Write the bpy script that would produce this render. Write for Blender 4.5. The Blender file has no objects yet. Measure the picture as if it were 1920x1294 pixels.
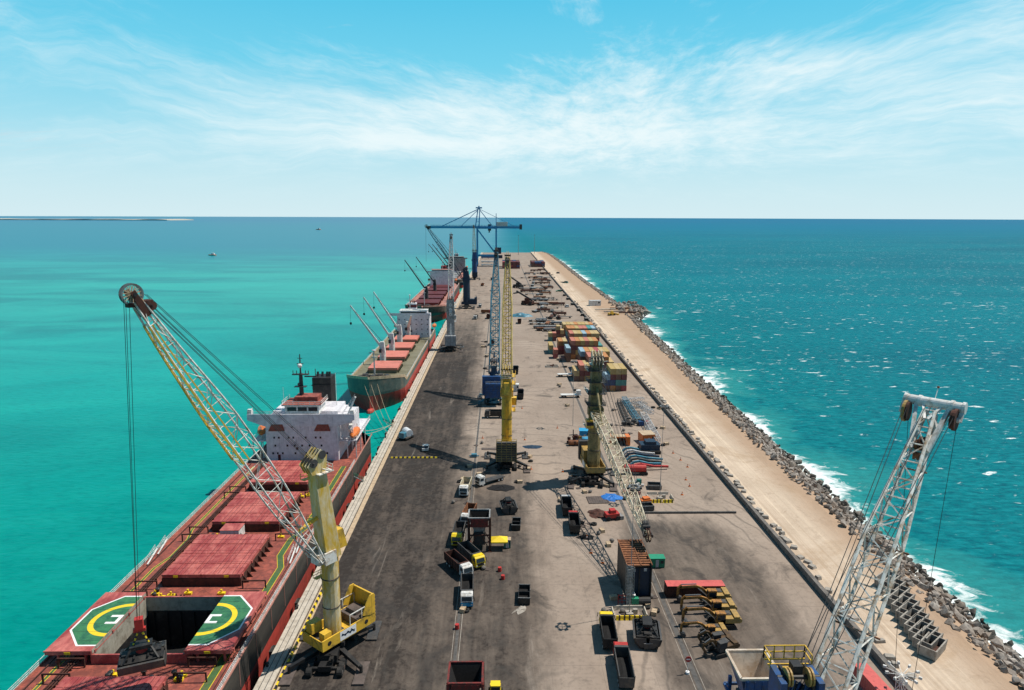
import bpy, math, random
from math import sin, cos, pi, atan2, hypot, sqrt, radians as R
from mathutils import Vector as V, Matrix
random.seed(11)
S = bpy.context.scene
COL = S.collection

# ------------------------------------------------------------------ camera
CAMZ = 78.0
F = 1280.0                                   # focal length in photo pixels (1920 wide)
PITCH, YAW, ROLL = R(10.65), R(1.03), R(0.2)
cd = bpy.data.cameras.new('camera'); cam = bpy.data.objects.new('camera', cd); COL.objects.link(cam)
cd.sensor_width = 36; cd.lens = 36 * F / 1920; cd.clip_start = 0.5; cd.clip_end = 120000
CM = Matrix.Rotation(-YAW, 4, 'Z') @ Matrix.Rotation(pi/2 - PITCH, 4, 'X') @ Matrix.Rotation(ROLL, 4, 'Z')
cam.matrix_world = Matrix.Translation((0, 0, CAMZ)) @ CM
S.camera = cam
M3 = CM.to_3x3()

def G(px, py, z=0.0):
    """survey helper: where the sight line through a photo pixel meets the level z"""
    d = M3 @ V(((px - 960) / F, -(py - 647) / F, -1))
    t = (z - CAMZ) / d.z
    return V((d.x * t, d.y * t, z))
def GY(px, py, y):
    d = M3 @ V(((px - 960) / F, -(py - 647) / F, -1))
    t = y / d.y
    return V((d.x * t, y, CAMZ + d.z * t))

# ------------------------------------------------------------------ light
S.view_settings.view_transform = 'Standard'; S.view_settings.look = 'None'
S.view_settings.exposure = 0.0; S.view_settings.gamma = 1.0
SUN_EL, SUN_DIR = R(62), atan2(0.28, 0.96)
sd = V((cos(SUN_EL) * cos(SUN_DIR), cos(SUN_EL) * sin(SUN_DIR), sin(SUN_EL)))
ld = bpy.data.lights.new('sun', 'SUN'); ld.energy = 5.0; ld.angle = R(0.5); ld.color = (1, .93, .83)
lo = bpy.data.objects.new('sun', ld); COL.objects.link(lo)
lo.rotation_euler = sd.to_track_quat('Z', 'Y').to_euler()
lo.location = (0, 0, 200)

class NT:
    """small node-tree helper"""
    def __init__(s, t): s.t = t; t.nodes.clear()
    def n(s, typ, **kw):
        x = s.t.nodes.new(typ)
        for k, v in kw.items():
            if k in ('op',): x.operation = v
            elif hasattr(x, k) and not k.startswith('i_'): setattr(x, k, v)
        return x
    def l(s, a, b): s.t.links.new(a, b)
    def val(s, sock, v):
        if hasattr(v, 'is_output') or isinstance(v, bpy.types.NodeSocket): s.l(v, sock)
        else: sock.default_value = v
    def math(s, op, a, b=None, c=None, clamp=False):
        x = s.t.nodes.new('ShaderNodeMath'); x.operation = op; x.use_clamp = clamp
        s.val(x.inputs[0], a)
        if b is not None: s.val(x.inputs[1], b)
        if c is not None: s.val(x.inputs[2], c)
        return x.outputs[0]
    def mix(s, f, a, b, mode='MIX'):
        x = s.t.nodes.new('ShaderNodeMix'); x.data_type = 'RGBA'; x.blend_type = mode
        s.val(x.inputs[0], f)
        s.val(x.inputs[6], a if isinstance(a, bpy.types.NodeSocket) else (*a, 1)[:4])
        s.val(x.inputs[7], b if isinstance(b, bpy.types.NodeSocket) else (*b, 1)[:4])
        return x.outputs[2]
    def noise(s, vec, scale, detail=4, rough=.55, dist=0.0):
        x = s.t.nodes.new('ShaderNodeTexNoise')
        if vec is not None: s.l(vec, x.inputs['Vector'])
        x.inputs['Scale'].default_value = scale; x.inputs['Detail'].default_value = detail
        x.inputs['Roughness'].default_value = rough; x.inputs['Distortion'].default_value = dist
        return x.outputs['Fac']
    def mapr(s, v, a, b, c=0.0, d=1.0, smooth=False):
        x = s.t.nodes.new('ShaderNodeMapRange'); s.val(x.inputs[0], v)
        if smooth: x.interpolation_type = 'SMOOTHSTEP'
        for i, q in enumerate((a, b, c, d)): x.inputs[i + 1].default_value = q
        return x.outputs[0]
    def mapping(s, vec, loc=(0, 0, 0), rot=(0, 0, 0), sc=(1, 1, 1)):
        x = s.t.nodes.new('ShaderNodeMapping'); s.l(vec, x.inputs[0])
        x.inputs[1].default_value = loc; x.inputs[2].default_value = rot; x.inputs[3].default_value = sc
        return x.outputs[0]

# ------------------------------------------------------------------ sky
w = bpy.data.worlds.new('World'); S.world = w; w.use_nodes = True
t = NT(w.node_tree)
sky = t.n('ShaderNodeTexSky'); sky.sky_type = 'NISHITA'; sky.sun_disc = False
sky.sun_elevation = SUN_EL; sky.sun_rotation = pi/2 - SUN_DIR; sky.air_density = 1.0; sky.dust_density = 1.2; sky.ozone_density = 2.0
tc = t.n('ShaderNodeTexCoord'); gen = tc.outputs['Generated']
sp = t.n('ShaderNodeSeparateXYZ'); t.l(gen, sp.inputs[0])
X_, Y_, Z_ = sp.outputs
ramp = t.n('ShaderNodeValToRGB'); t.l(Z_, ramp.inputs[0])
cr = ramp.color_ramp
stops = [(0.0, (.66, .87, .93)), (.05, (.56, .84, .93)), (.12, (.36, .77, .92)), (.20, (.17, .68, .90)), (.29, (.085, .59, .86)), (.42, (.02, .17, .34)), (1.0, (.012, .07, .15))]
cr.elements[0].position, cr.elements[0].color = stops[0][0], (*stops[0][1], 1)
cr.elements[1].position, cr.elements[1].color = stops[-1][0], (*stops[-1][1], 1)
for p_, c_ in stops[1:-1]:
    e = cr.elements.new(p_); e.color = (*c_, 1)
skyc = t.mix(1.0, sky.outputs[0], (.085, .085, .085), 'MULTIPLY')
base = t.mix(.90, skyc, ramp.outputs[0])
den = t.math('ADD', t.math('MAXIMUM', Z_, 0.0), .10)
cv = t.n('ShaderNodeCombineXYZ'); t.l(t.math('DIVIDE', X_, den), cv.inputs[0]); t.l(t.math('DIVIDE', Y_, den), cv.inputs[1])
m1 = t.mapping(cv.outputs[0], rot=(0, 0, R(-28)), sc=(.30, 1.5, 1))
warp = t.noise(cv.outputs[0], .55, 3)
wadd = t.n('ShaderNodeVectorMath', operation='ADD'); t.l(m1, wadd.inputs[0])
wc = t.n('ShaderNodeCombineXYZ'); t.l(t.math('MULTIPLY', warp, 1.5), wc.inputs[1]); t.l(t.math('MULTIPLY', warp, .6), wc.inputs[0]); t.l(wc.outputs[0], wadd.inputs[1])
n1 = t.noise(wadd.outputs[0], 1.0, 9, .62, .35)
n2 = t.noise(wadd.outputs[0], 4.2, 8, .7, .6)
n3 = t.noise(cv.outputs[0], .42, 3, .5)
# streaks fanning out from a point low on the right of centre
fx = t.math('SUBTRACT', X_, .155); fz = t.math('SUBTRACT', Z_, .085)
fr = t.math('SQRT', t.math('ADD', t.math('ADD', t.math('MULTIPLY', fx, fx), t.math('MULTIPLY', fz, fz)), .045))
fv = t.n('ShaderNodeCombineXYZ'); t.l(t.math('MULTIPLY', t.math('DIVIDE', fx, fr), 2.2), fv.inputs[0]); t.l(t.math('MULTIPLY', t.math('DIVIDE', fz, fr), 5.2), fv.inputs[1]); t.l(t.math('MULTIPLY', fr, 2.6), fv.inputs[2])
fw = t.n('ShaderNodeVectorMath', operation='ADD'); t.l(fv.outputs[0], fw.inputs[0])
fc = t.n('ShaderNodeCombineXYZ'); t.l(t.math('MULTIPLY', t.noise(gen, 5.0, 4, .6), .75), fc.inputs[1]); t.l(t.math('MULTIPLY', t.noise(gen, 3.1, 3, .6), .8), fc.inputs[2]); t.l(fc.outputs[0], fw.inputs[1])
n4 = t.noise(fw.outputs[0], 1.25, 9, .66, .3)
n5 = t.noise(t.mapping(fw.outputs[0], sc=(3.2, 3.2, 1.0)), 1.2, 8, .7, .3)
# coverage: broad bank right of centre and a thinner one to the left
def blob(x0, z0, sx, sz, a):
    dx = t.math('DIVIDE', t.math('SUBTRACT', X_, x0), sx); dz = t.math('DIVIDE', t.math('SUBTRACT', Z_, z0), sz)
    r2 = t.math('ADD', t.math('MULTIPLY', dx, dx), t.math('MULTIPLY', dz, dz))
    return t.math('MULTIPLY', t.math('EXPONENT', t.math('MULTIPLY', r2, -1.0)), a)
cov = t.math('ADD', t.math('ADD', blob(.42, .150, .46, .062, .17), blob(-.22, .135, .36, .050, .13)), t.math('ADD', blob(.62, .235, .16, .05, .12), blob(.10, .262, .05, .03, .14)))
cov = t.math('ADD', cov, blob(.05, .095, .50, .03, .12))
cov = t.math('SUBTRACT', cov, blob(.06, .24, .20, .045, .12))
cov = t.math('SUBTRACT', cov, blob(-.35, .26, .40, .05, .08))
cov = t.math('SUBTRACT', cov, blob(.40, .245, .10, .035, .10))
s_ = t.math('ADD', t.math('ADD', t.math('MULTIPLY', n4, .50), t.math('MULTIPLY', n5, .40)), t.math('MULTIPLY', n1, .16))
dens = t.mapr(t.math('ADD', s_, cov), .48, .86, smooth=True)
dens = t.math('MULTIPLY', dens, t.mapr(Z_, .015, .07))
low = t.math('MULTIPLY', t.mapr(t.math('ADD', n2, blob(-.60, .088, .11, .016, .22)), .64, .82), t.mapr(Z_, .03, .06))
col = t.mix(t.math('MULTIPLY', dens, .93), base, (.86, .97, .99))
col = t.mix(t.math('MULTIPLY', low, .45), col, (.62, .74, .80))
haz = t.mapr(Z_, .14, 0.0)
col = t.mix(t.math('MULTIPLY', t.math('MULTIPLY', haz, haz), .30), col, (.78, .93, .97))
col = t.mix(t.mapr(Y_, .35, -.35, 0, .55, smooth=True), col, (.02, .10, .22))  # unseen sky behind the view darkened to cut fill and deepen shadows
bg = t.n('ShaderNodeBackground'); t.l(col, bg.inputs[0]); bg.inputs[1].default_value = 1.0
out = t.n('ShaderNodeOutputWorld'); t.l(bg.outputs[0], out.inputs[0])

# ------------------------------------------------------------------ materials
def newmat(name):
    m = bpy.data.materials.new(name); m.use_nodes = True
    t = NT(m.node_tree)
    b = t.n('ShaderNodeBsdfPrincipled'); o = t.n('ShaderNodeOutputMaterial'); t.l(b.outputs[0], o.inputs[0])
    return m, t, b
def bump(t, b, h, strength, dist):
    x = t.n('ShaderNodeBump'); x.inputs['Strength'].default_value = strength; x.inputs['Distance'].default_value = dist
    t.l(h, x.inputs['Height']); t.l(x.outputs[0], b.inputs['Normal'])
def pm(name, col, rough=.6, metal=0.0, var=.18, scale=.8, dirt=None, amt=.5, dscale=.6, bmp=.0, coord='Object', aniso=(1, 1, 1), spec=.4):
    """worn paint / metal / rubber: colour with cloudy variation plus patches of dirt or rust"""
    m, t, b = newmat(name)
    tc = t.n('ShaderNodeTexCoord'); v = t.mapping(tc.outputs[coord], sc=aniso)
    n = t.noise(v, scale, 6, .65)
    lo_, hi_ = tuple(c * (1 - var) for c in col), tuple(min(1, c * (1 + var)) for c in col)
    c = t.mix(t.mapr(n, .3, .7), lo_, hi_)
    if dirt:
        n2 = t.noise(v, dscale, 8, .72, .4)
        c = t.mix(t.mapr(n2, .62 - .28 * amt, .74 - .18 * amt), c, dirt)
        n3 = t.noise(t.mapping(tc.outputs[coord], sc=(1.9, 1.9, .16)), 1.0, 6, .7, .2)
        c = t.mix(t.math('MULTIPLY', t.mapr(n3, .56, .68), .55), c, tuple(q * .6 for q in dirt))
        b.inputs['Roughness'].default_value = rough
    b.inputs['Roughness'].default_value = rough; b.inputs['Metallic'].default_value = metal
    b.inputs['Specular IOR Level'].default_value = spec
    t.l(c, b.inputs['Base Color'])
    if bmp: bump(t, b, t.noise(v, scale * 6, 5, .6), bmp, .05)
    return m
K = {}
def k(name, *a, **kw): K[name] = pm(name, *a, **kw)
RUST = (.16, .06, .03)
k('yellow', (.70, .43, .045), .45, dirt=(.30, .20, .05), amt=.45, dscale=.5, var=.15)
k('yellow_pale', (.64, .57, .40), .5, dirt=(.55, .36, .04), amt=.85, dscale=.45, var=.18, aniso=(1, 1, .35))
k('yellow_tan', (.42, .26, .07), .55, dirt=(.22, .16, .07), amt=.6, dscale=.7)
k('boom_yellow', (.60, .45, .15), .5, dirt=(.36, .24, .08), amt=.5, dscale=.6)
k('olive', (.27, .21, .09), .55, dirt=(.08, .07, .03), amt=.6)
k('white_paint', (.70, .70, .68), .45, dirt=(.42, .38, .33), amt=.5, dscale=1.2)
k('white_boom', (.70, .70, .66), .5, dirt=(.34, .22, .12), amt=.55, dscale=.9)
k('cream_boom', (.62, .56, .42), .5, dirt=(.33, .22, .10), amt=.5, dscale=.5)
k('house_white', (.70, .685, .72), .5, dirt=(.46, .44, .50), amt=.3, dscale=.25)
k('grey_paint', (.30, .31, .31), .5, dirt=(.15, .14, .13), amt=.5)
k('pale_grey', (.50, .51, .52), .5, dirt=(.30, .29, .28), amt=.5)
k('dark_grey', (.05, .05, .052), .6, dirt=(.10, .085, .07), amt=.5)
k('black', (.015, .015, .016), .55, var=.3, dirt=(.05, .045, .04), amt=.4)
k('rubber', (.018, .018, .018), .85, var=.2, dirt=(.05, .045, .04), amt=.5)
k('rope', (.025, .027, .03), .6)
k('steel', (.22, .22, .22), .45, .5, dirt=RUST, amt=.4)
k('rust', (.26, .105, .045), .85, var=.35, scale=1.5, dirt=(.11, .045, .025), amt=.7, dscale=.9, bmp=.3)
k('red_dark', (.21, .024, .020), .6, var=.25, dirt=(.07, .03, .025), amt=.75, dscale=1.2)
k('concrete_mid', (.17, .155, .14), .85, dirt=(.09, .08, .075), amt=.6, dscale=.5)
k('exc_dark', (.10, .055, .02), .6, var=.3, dirt=(.03, .02, .015), amt=.6)
k('groove', (.12, .018, .02), .8)
k('rust_and_shade', (.085, .03, .02), .85, var=.3, dirt=(.03, .015, .012), amt=.6)  # dark rust, also the painted shade of hatch coamings and container sides
k('ship_red', (.40, .105, .070), .62, var=.22, scale=.6, dirt=(.19, .055, .042), amt=.95, dscale=.7)
k('hatch_red', (.52, .155, .13), .58, var=.20, scale=1.2, dirt=(.29, .045, .045), amt=.8, dscale=.30, aniso=(1, .45, 1))
k('hull_black', (.028, .027, .026), .5, var=.2, dirt=(.075, .065, .055), amt=.6, dscale=.15, aniso=(1, .3, 2))
k('boot_red', (.45, .06, .045), .6, var=.15, dirt=(.26, .05, .04), amt=.5, dscale=.2)
k('hull_green', (.075, .11, .10), .5, var=.2, dirt=(.17, .15, .12), amt=.5, dscale=.12)
k('deck_olive', (.20, .19, .13), .7, var=.2, dirt=(.13, .12, .07), amt=.7, dscale=.12)
k('salmon', (.62, .20, .15), .55, var=.12, dirt=(.45, .15, .11), amt=.5, dscale=.2)
k('maroon', (.11, .018, .020), .6, var=.25)
k('deck_pink', (.42, .20, .16), .65, var=.15, dirt=(.26, .10, .07), amt=.5, dscale=.15)
k('pad_green', (.05, .20, .085), .6, var=.2, scale=.5, dirt=(.02, .11, .06), amt=.7, dscale=.5)
k('walk_green', (.055, .125, .04), .6, dirt=(.13, .12, .05), amt=.5)
k('mark_yellow', (.80, .58, .02), .5, var=.08)
k('mark_white', (.80, .80, .80), .5, var=.05)
k('orange', (.65, .17, .03), .45, dirt=(.4, .10, .03), amt=.3)
k('exc_orange', (.40, .18, .035), .5, dirt=(.10, .05, .025), amt=.6, dscale=1.2)
k('red_paint', (.45, .035, .03), .5, dirt=(.24, .03, .025), amt=.4)
k('red_roof', (.60, .115, .10), .5, var=.1, scale=.4, dirt=(.46, .085, .075), amt=.5, dscale=.4)
k('blue_sts', (.03, .23, .46), .45, var=.15)
k('blue_dark', (.012, .030, .060), .5, var=.2)
k('blue_crane', (.014, .075, .23), .5, var=.25, dirt=(.05, .07, .11), amt=.6, dscale=1.0)
k('blue_boom', (.06, .22, .31), .5, var=.2, dirt=(.07, .10, .11), amt=.5)
k('blue_bright', (.03, .30, .55), .5, var=.15)
k('blue_tarp', (.02, .15, .48), .55, var=.35, scale=2.0)
k('green_box', (.02, .25, .14), .5, var=.12)
k('teal_box', (.02, .17, .14), .5)
k('glass', (.02, .03, .04), .12, var=.1)
k('coal', (.010, .010, .011), .95, var=.5, scale=2.5, bmp=.8)
k('hold_wall', (.045, .042, .04), .85, dirt=(.02, .02, .02), amt=.6, dscale=.3)
k('hold_pale', (.36, .33, .27), .7, dirt=(.20, .17, .13), amt=.5, dscale=.5)
k('concrete', (.36, .33, .29), .85, dirt=(.22, .19, .16), amt=.6, dscale=.5, bmp=.3)
k('concrete_pale', (.50, .45, .38), .85, dirt=(.35, .30, .24), amt=.5, dscale=.35, bmp=.2)
k('concrete_dark', (.10, .095, .09), .85, dirt=(.05, .05, .05), amt=.5)
k('beige', (.50, .38, .25), .6, dirt=(.36, .26, .17), amt=.5)
k('hopper_lining', (.55, .48, .40), .65, dirt=(.40, .30, .21), amt=.6, dscale=.6)
k('plate_brown', (.115, .09, .08), .8, dirt=(.06, .05, .045), amt=.6)
k('tank_white', (.62, .64, .66), .4)
k('lens', (.6, .6, .55), .2)
CC = {'yellow': (.46, .32, .11), 'tan': (.50, .36, .16), 'salmon': (.50, .17, .11), 'crimson': (.36, .06, .06), 'maroon': (.16, .03, .03),
      'teal': (.07, .26, .24), 'pale blue': (.30, .42, .50), 'dark blue': (.03, .06, .16), 'orange': (.50, .21, .06), 'brown': (.17, .08, .05)}
for n_, c_ in CC.items(): k('box_' + n_.replace(' ', '_'), c_, .55, var=.12, scale=.6, dirt=tuple(q * .6 for q in c_), amt=.35, dscale=.5)

# ------------------------------------------------------------------ mesh builder
class MB:
    def __init__(s): s.v = []; s.f = []; s.m = []; s.c = 0
    def mat(s, i): s.c = i; return s
    def add(s, vs, fs):
        o = len(s.v); s.v += [tuple(q) for q in vs]
        for f in fs: s.f.append(tuple(o + i for i in f)); s.m.append(s.c)
        return s
    BF = [(0, 3, 2, 1), (4, 5, 6, 7), (0, 1, 5, 4), (1, 2, 6, 5), (2, 3, 7, 6), (3, 0, 4, 7)]
    def b(s, x0, x1, y0, y1, z0, z1):
        return s.add([(x0, y0, z0), (x1, y0, z0), (x1, y1, z0), (x0, y1, z0), (x0, y0, z1), (x1, y0, z1), (x1, y1, z1), (x0, y1, z1)], MB.BF)
    def box(s, c, d, rz=0.0, ry=0.0):
        m = Matrix.Rotation(rz, 3, 'Z') @ Matrix.Rotation(ry, 3, 'Y'); vs = []
        for z in (-1, 1):
            for x, y in ((-1, -1), (1, -1), (1, 1), (-1, 1)):
                vs.append(V(c) + m @ V((x * d[0] / 2, y * d[1] / 2, z * d[2] / 2)))
        return s.add(vs, MB.BF)
    def hexa(s, lo4, hi4): return s.add(list(lo4) + list(hi4), MB.BF)
    def frame(s, p, q):
        d = (V(q) - V(p)); L = d.length; d = d / (L or 1)
        u = d.cross(V((0, 0, 1)));
        if u.length < 1e-3: u = V((1, 0, 0))
        u.normalize(); return d, u, u.cross(d).normalized(), L
    def bar(s, p, q, w_, h_=None, w2=None, h2=None):
        h_ = h_ or w_; w2 = w2 or w_; h2 = h2 or (h_ if w2 == w_ else h_ * w2 / w_)
        d, u, n, L = s.frame(p, q); p = V(p); q = V(q); vs = []
        for c, a, b_ in ((p, w_, h_), (q, w2, h2)):
            for i, j in ((-1, -1), (1, -1), (1, 1), (-1, 1)): vs.append(c + u * (i * a / 2) + n * (j * b_ / 2))
        return s.add(vs, MB.BF)
    def tube(s, p, q, r, n=6, r2=None, cap=True):
        r2 = r if r2 is None else r2
        d, u, w_, L = s.frame(p, q); p = V(p); q = V(q); vs = []
        for c, a in ((p, r), (q, r2)):
            for i in range(n):
                t_ = 2 * pi * i / n; vs.append(c + (u * cos(t_) + w_ * sin(t_)) * a)
        fs = [(i, (i + 1) % n, n + (i + 1) % n, n + i) for i in range(n)]
        if cap: fs += [tuple(range(n - 1, -1, -1)), tuple(range(n, 2 * n))]
        return s.add(vs, fs)
    def path(s, pts, r, n=5):
        for a, b_ in zip(pts[:-1], pts[1:]): s.tube(a, b_, r, n)
        return s
    def disc(s, c, ax, r, th, n=14, hole=0.0):
        ax = V(ax).normalized(); c = V(c)
        if not hole: return s.tube(c - ax * th / 2, c + ax * th / 2, r, n)
        d, u, w_, L = s.frame(c, c + ax); vs = []
        for sg in (-.5, .5):
            for rr in (r, hole):
                for i in range(n):
                    t_ = 2 * pi * i / n; vs.append(c + ax * th * sg + (u * cos(t_) + w_ * sin(t_)) * rr)
        fs = []
        for i in range(n):
            j = (i + 1) % n
            fs += [(i, j, 2 * n + j, 2 * n + i), (n + j, n + i, 3 * n + i, 3 * n + j), (j, i, n + i, n + j), (2 * n + i, 2 * n + j, 3 * n + j, 3 * n + i)]
        return s.add(vs, fs)
    def prism(s, poly, a, b_, plane='XY'):
        """poly extruded from a to b_ along the axis normal to plane"""
        f = {'XY': lambda p, q: (p[0], p[1], q), 'XZ': lambda p, q: (p[0], q, p[1]), 'YZ': lambda p, q: (q, p[0], p[1])}[plane]
        n = len(poly); vs = [f(p, a) for p in poly] + [f(p, b_) for p in poly]
        return s.add(vs, [(i, (i + 1) % n, n + (i + 1) % n, n + i) for i in range(n)] + [tuple(range(n - 1, -1, -1)), tuple(range(n, 2 * n))])
    def loft(s, rings, closed=True, caps=True):
        n = len(rings[0]); vs = [p for r in rings for p in r]; fs = []
        for a in range(len(rings) - 1):
            for i in range(n if closed else n - 1):
                j = (i + 1) % n; fs.append((a * n + i, a * n + j, (a + 1) * n + j, (a + 1) * n + i))
        if caps: fs += [tuple(range(n - 1, -1, -1)), tuple(range((len(rings) - 1) * n, len(rings) * n))]
        return s.add(vs, fs)
    def ball(s, c, r, sc=(1, 1, 1), nu=10, nv=6):
        rings = []
        for i in range(1, nv):
            a = -pi/2 + pi * i / nv
            rings.append([(c[0] + cos(a) * cos(2*pi*j/nu) * r * sc[0], c[1] + cos(a) * sin(2*pi*j/nu) * r * sc[1], c[2] + sin(a) * r * sc[2]) for j in range(nu)])
        return s.loft(rings)
    def rail(s, pts, h=1.05, step=2.5, r=.04, mids=1):
        """hand rail along a polyline"""
        for a, b_ in zip(pts[:-1], pts[1:]):
            a = V(a); b_ = V(b_); L = (b_ - a).length; n = max(1, int(L / step))
            for i in range(n + 1):
                p = a.lerp(b_, i / n); s.bar(p, p + V((0, 0, h)), 2 * r)
            for m in range(mids + 1):
                z = h * (m + 1) / (mids + 1); s.bar(a + V((0, 0, z)), b_ + V((0, 0, z)), 2 * r)
        return s
    def ladder(s, p, q, side, w_=.6, step=.5, r=.04):
        side = V(side).normalized() * w_ / 2; p = V(p); q = V(q); L = (q - p).length
        s.bar(p - side, q - side, 2 * r); s.bar(p + side, q + side, 2 * r)
        for i in range(1, int(L / step)):
            c = p.lerp(q, i * step / L); s.bar(c - side, c + side, r * 1.4)
        return s
    def build(s, name, mats, parent=None, world=False, smooth=False):
        me = bpy.data.meshes.new(name)
        vs = s.v
        if world and parent is not None:
            r = parent
            while r.parent is not None: r = r.parent
            L = r.location; vs = [(a - L.x, b_ - L.y, c - L.z) for a, b_, c in vs]
        me.from_pydata(vs, [], s.f)
        if not isinstance(mats, (list, tuple)): mats = [mats]
        for q in mats: me.materials.append(K[q] if isinstance(q, str) else q)
        me.polygons.foreach_set('material_index', s.m)
        if smooth: me.polygons.foreach_set('use_smooth', [True] * len(me.polygons))
        me.update()
        o = bpy.data.objects.new(name, me); COL.objects.link(o); o.parent = parent
        return o

def thing(name, label, cat, loc=(0, 0, 0), rz=0.0, group=None):
    o = bpy.data.objects.new(name, None); COL.objects.link(o); o.empty_display_size = .5
    o.location = loc; o.rotation_euler = (0, 0, rz); o['label'] = label; o['category'] = cat
    if group: o['group'] = group
    return o
def tag(o, label, cat, group=None, loc=None, rz=None):
    o['label'] = label; o['category'] = cat
    if group: o['group'] = group
    if loc is not None: o.location = loc
    if rz is not None: o.rotation_euler = (0, 0, rz)
    return o
def copy_tree(o, parent=None):
    c = o.copy(); COL.objects.link(c); c.parent = parent
    for ch in list(o.children): copy_tree(ch, c)
    return c
def dup(o, label, loc, rz=0.0, group=None, sc=None):
    c = copy_tree(o); c.location = loc; c.rotation_euler = (0, 0, rz); c['label'] = label
    if group: c['group'] = group
    if sc: c.scale = (sc,) * 3
    return c
def struct(name, mb, mats, kind='structure'):
    o = mb.build(name, mats); o['kind'] = kind; return o
def lattice(mb, st, rc, rb, nchord=6):
    """four-chord lattice; st = list of (centre, half-side vector, half-up vector)"""
    cor = [[c + a * s1 + b_ * s2 for s1, s2 in ((-1, -1), (1, -1), (1, 1), (-1, 1))] for c, a, b_ in st]
    for i in range(len(cor) - 1):
        for j in range(4): mb.tube(cor[i][j], cor[i + 1][j], rc, nchord)
        for j in range(4):
            j2 = (j + 1) % 4
            if (i + j) % 2: mb.tube(cor[i][j], cor[i + 1][j2], rb, 4, cap=False)
            else: mb.tube(cor[i][j2], cor[i + 1][j], rb, 4, cap=False)
    for r in cor:
        for j in range(4): mb.tube(r[j], r[(j + 1) % 4], rb, 4, cap=False)
    return cor
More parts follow.
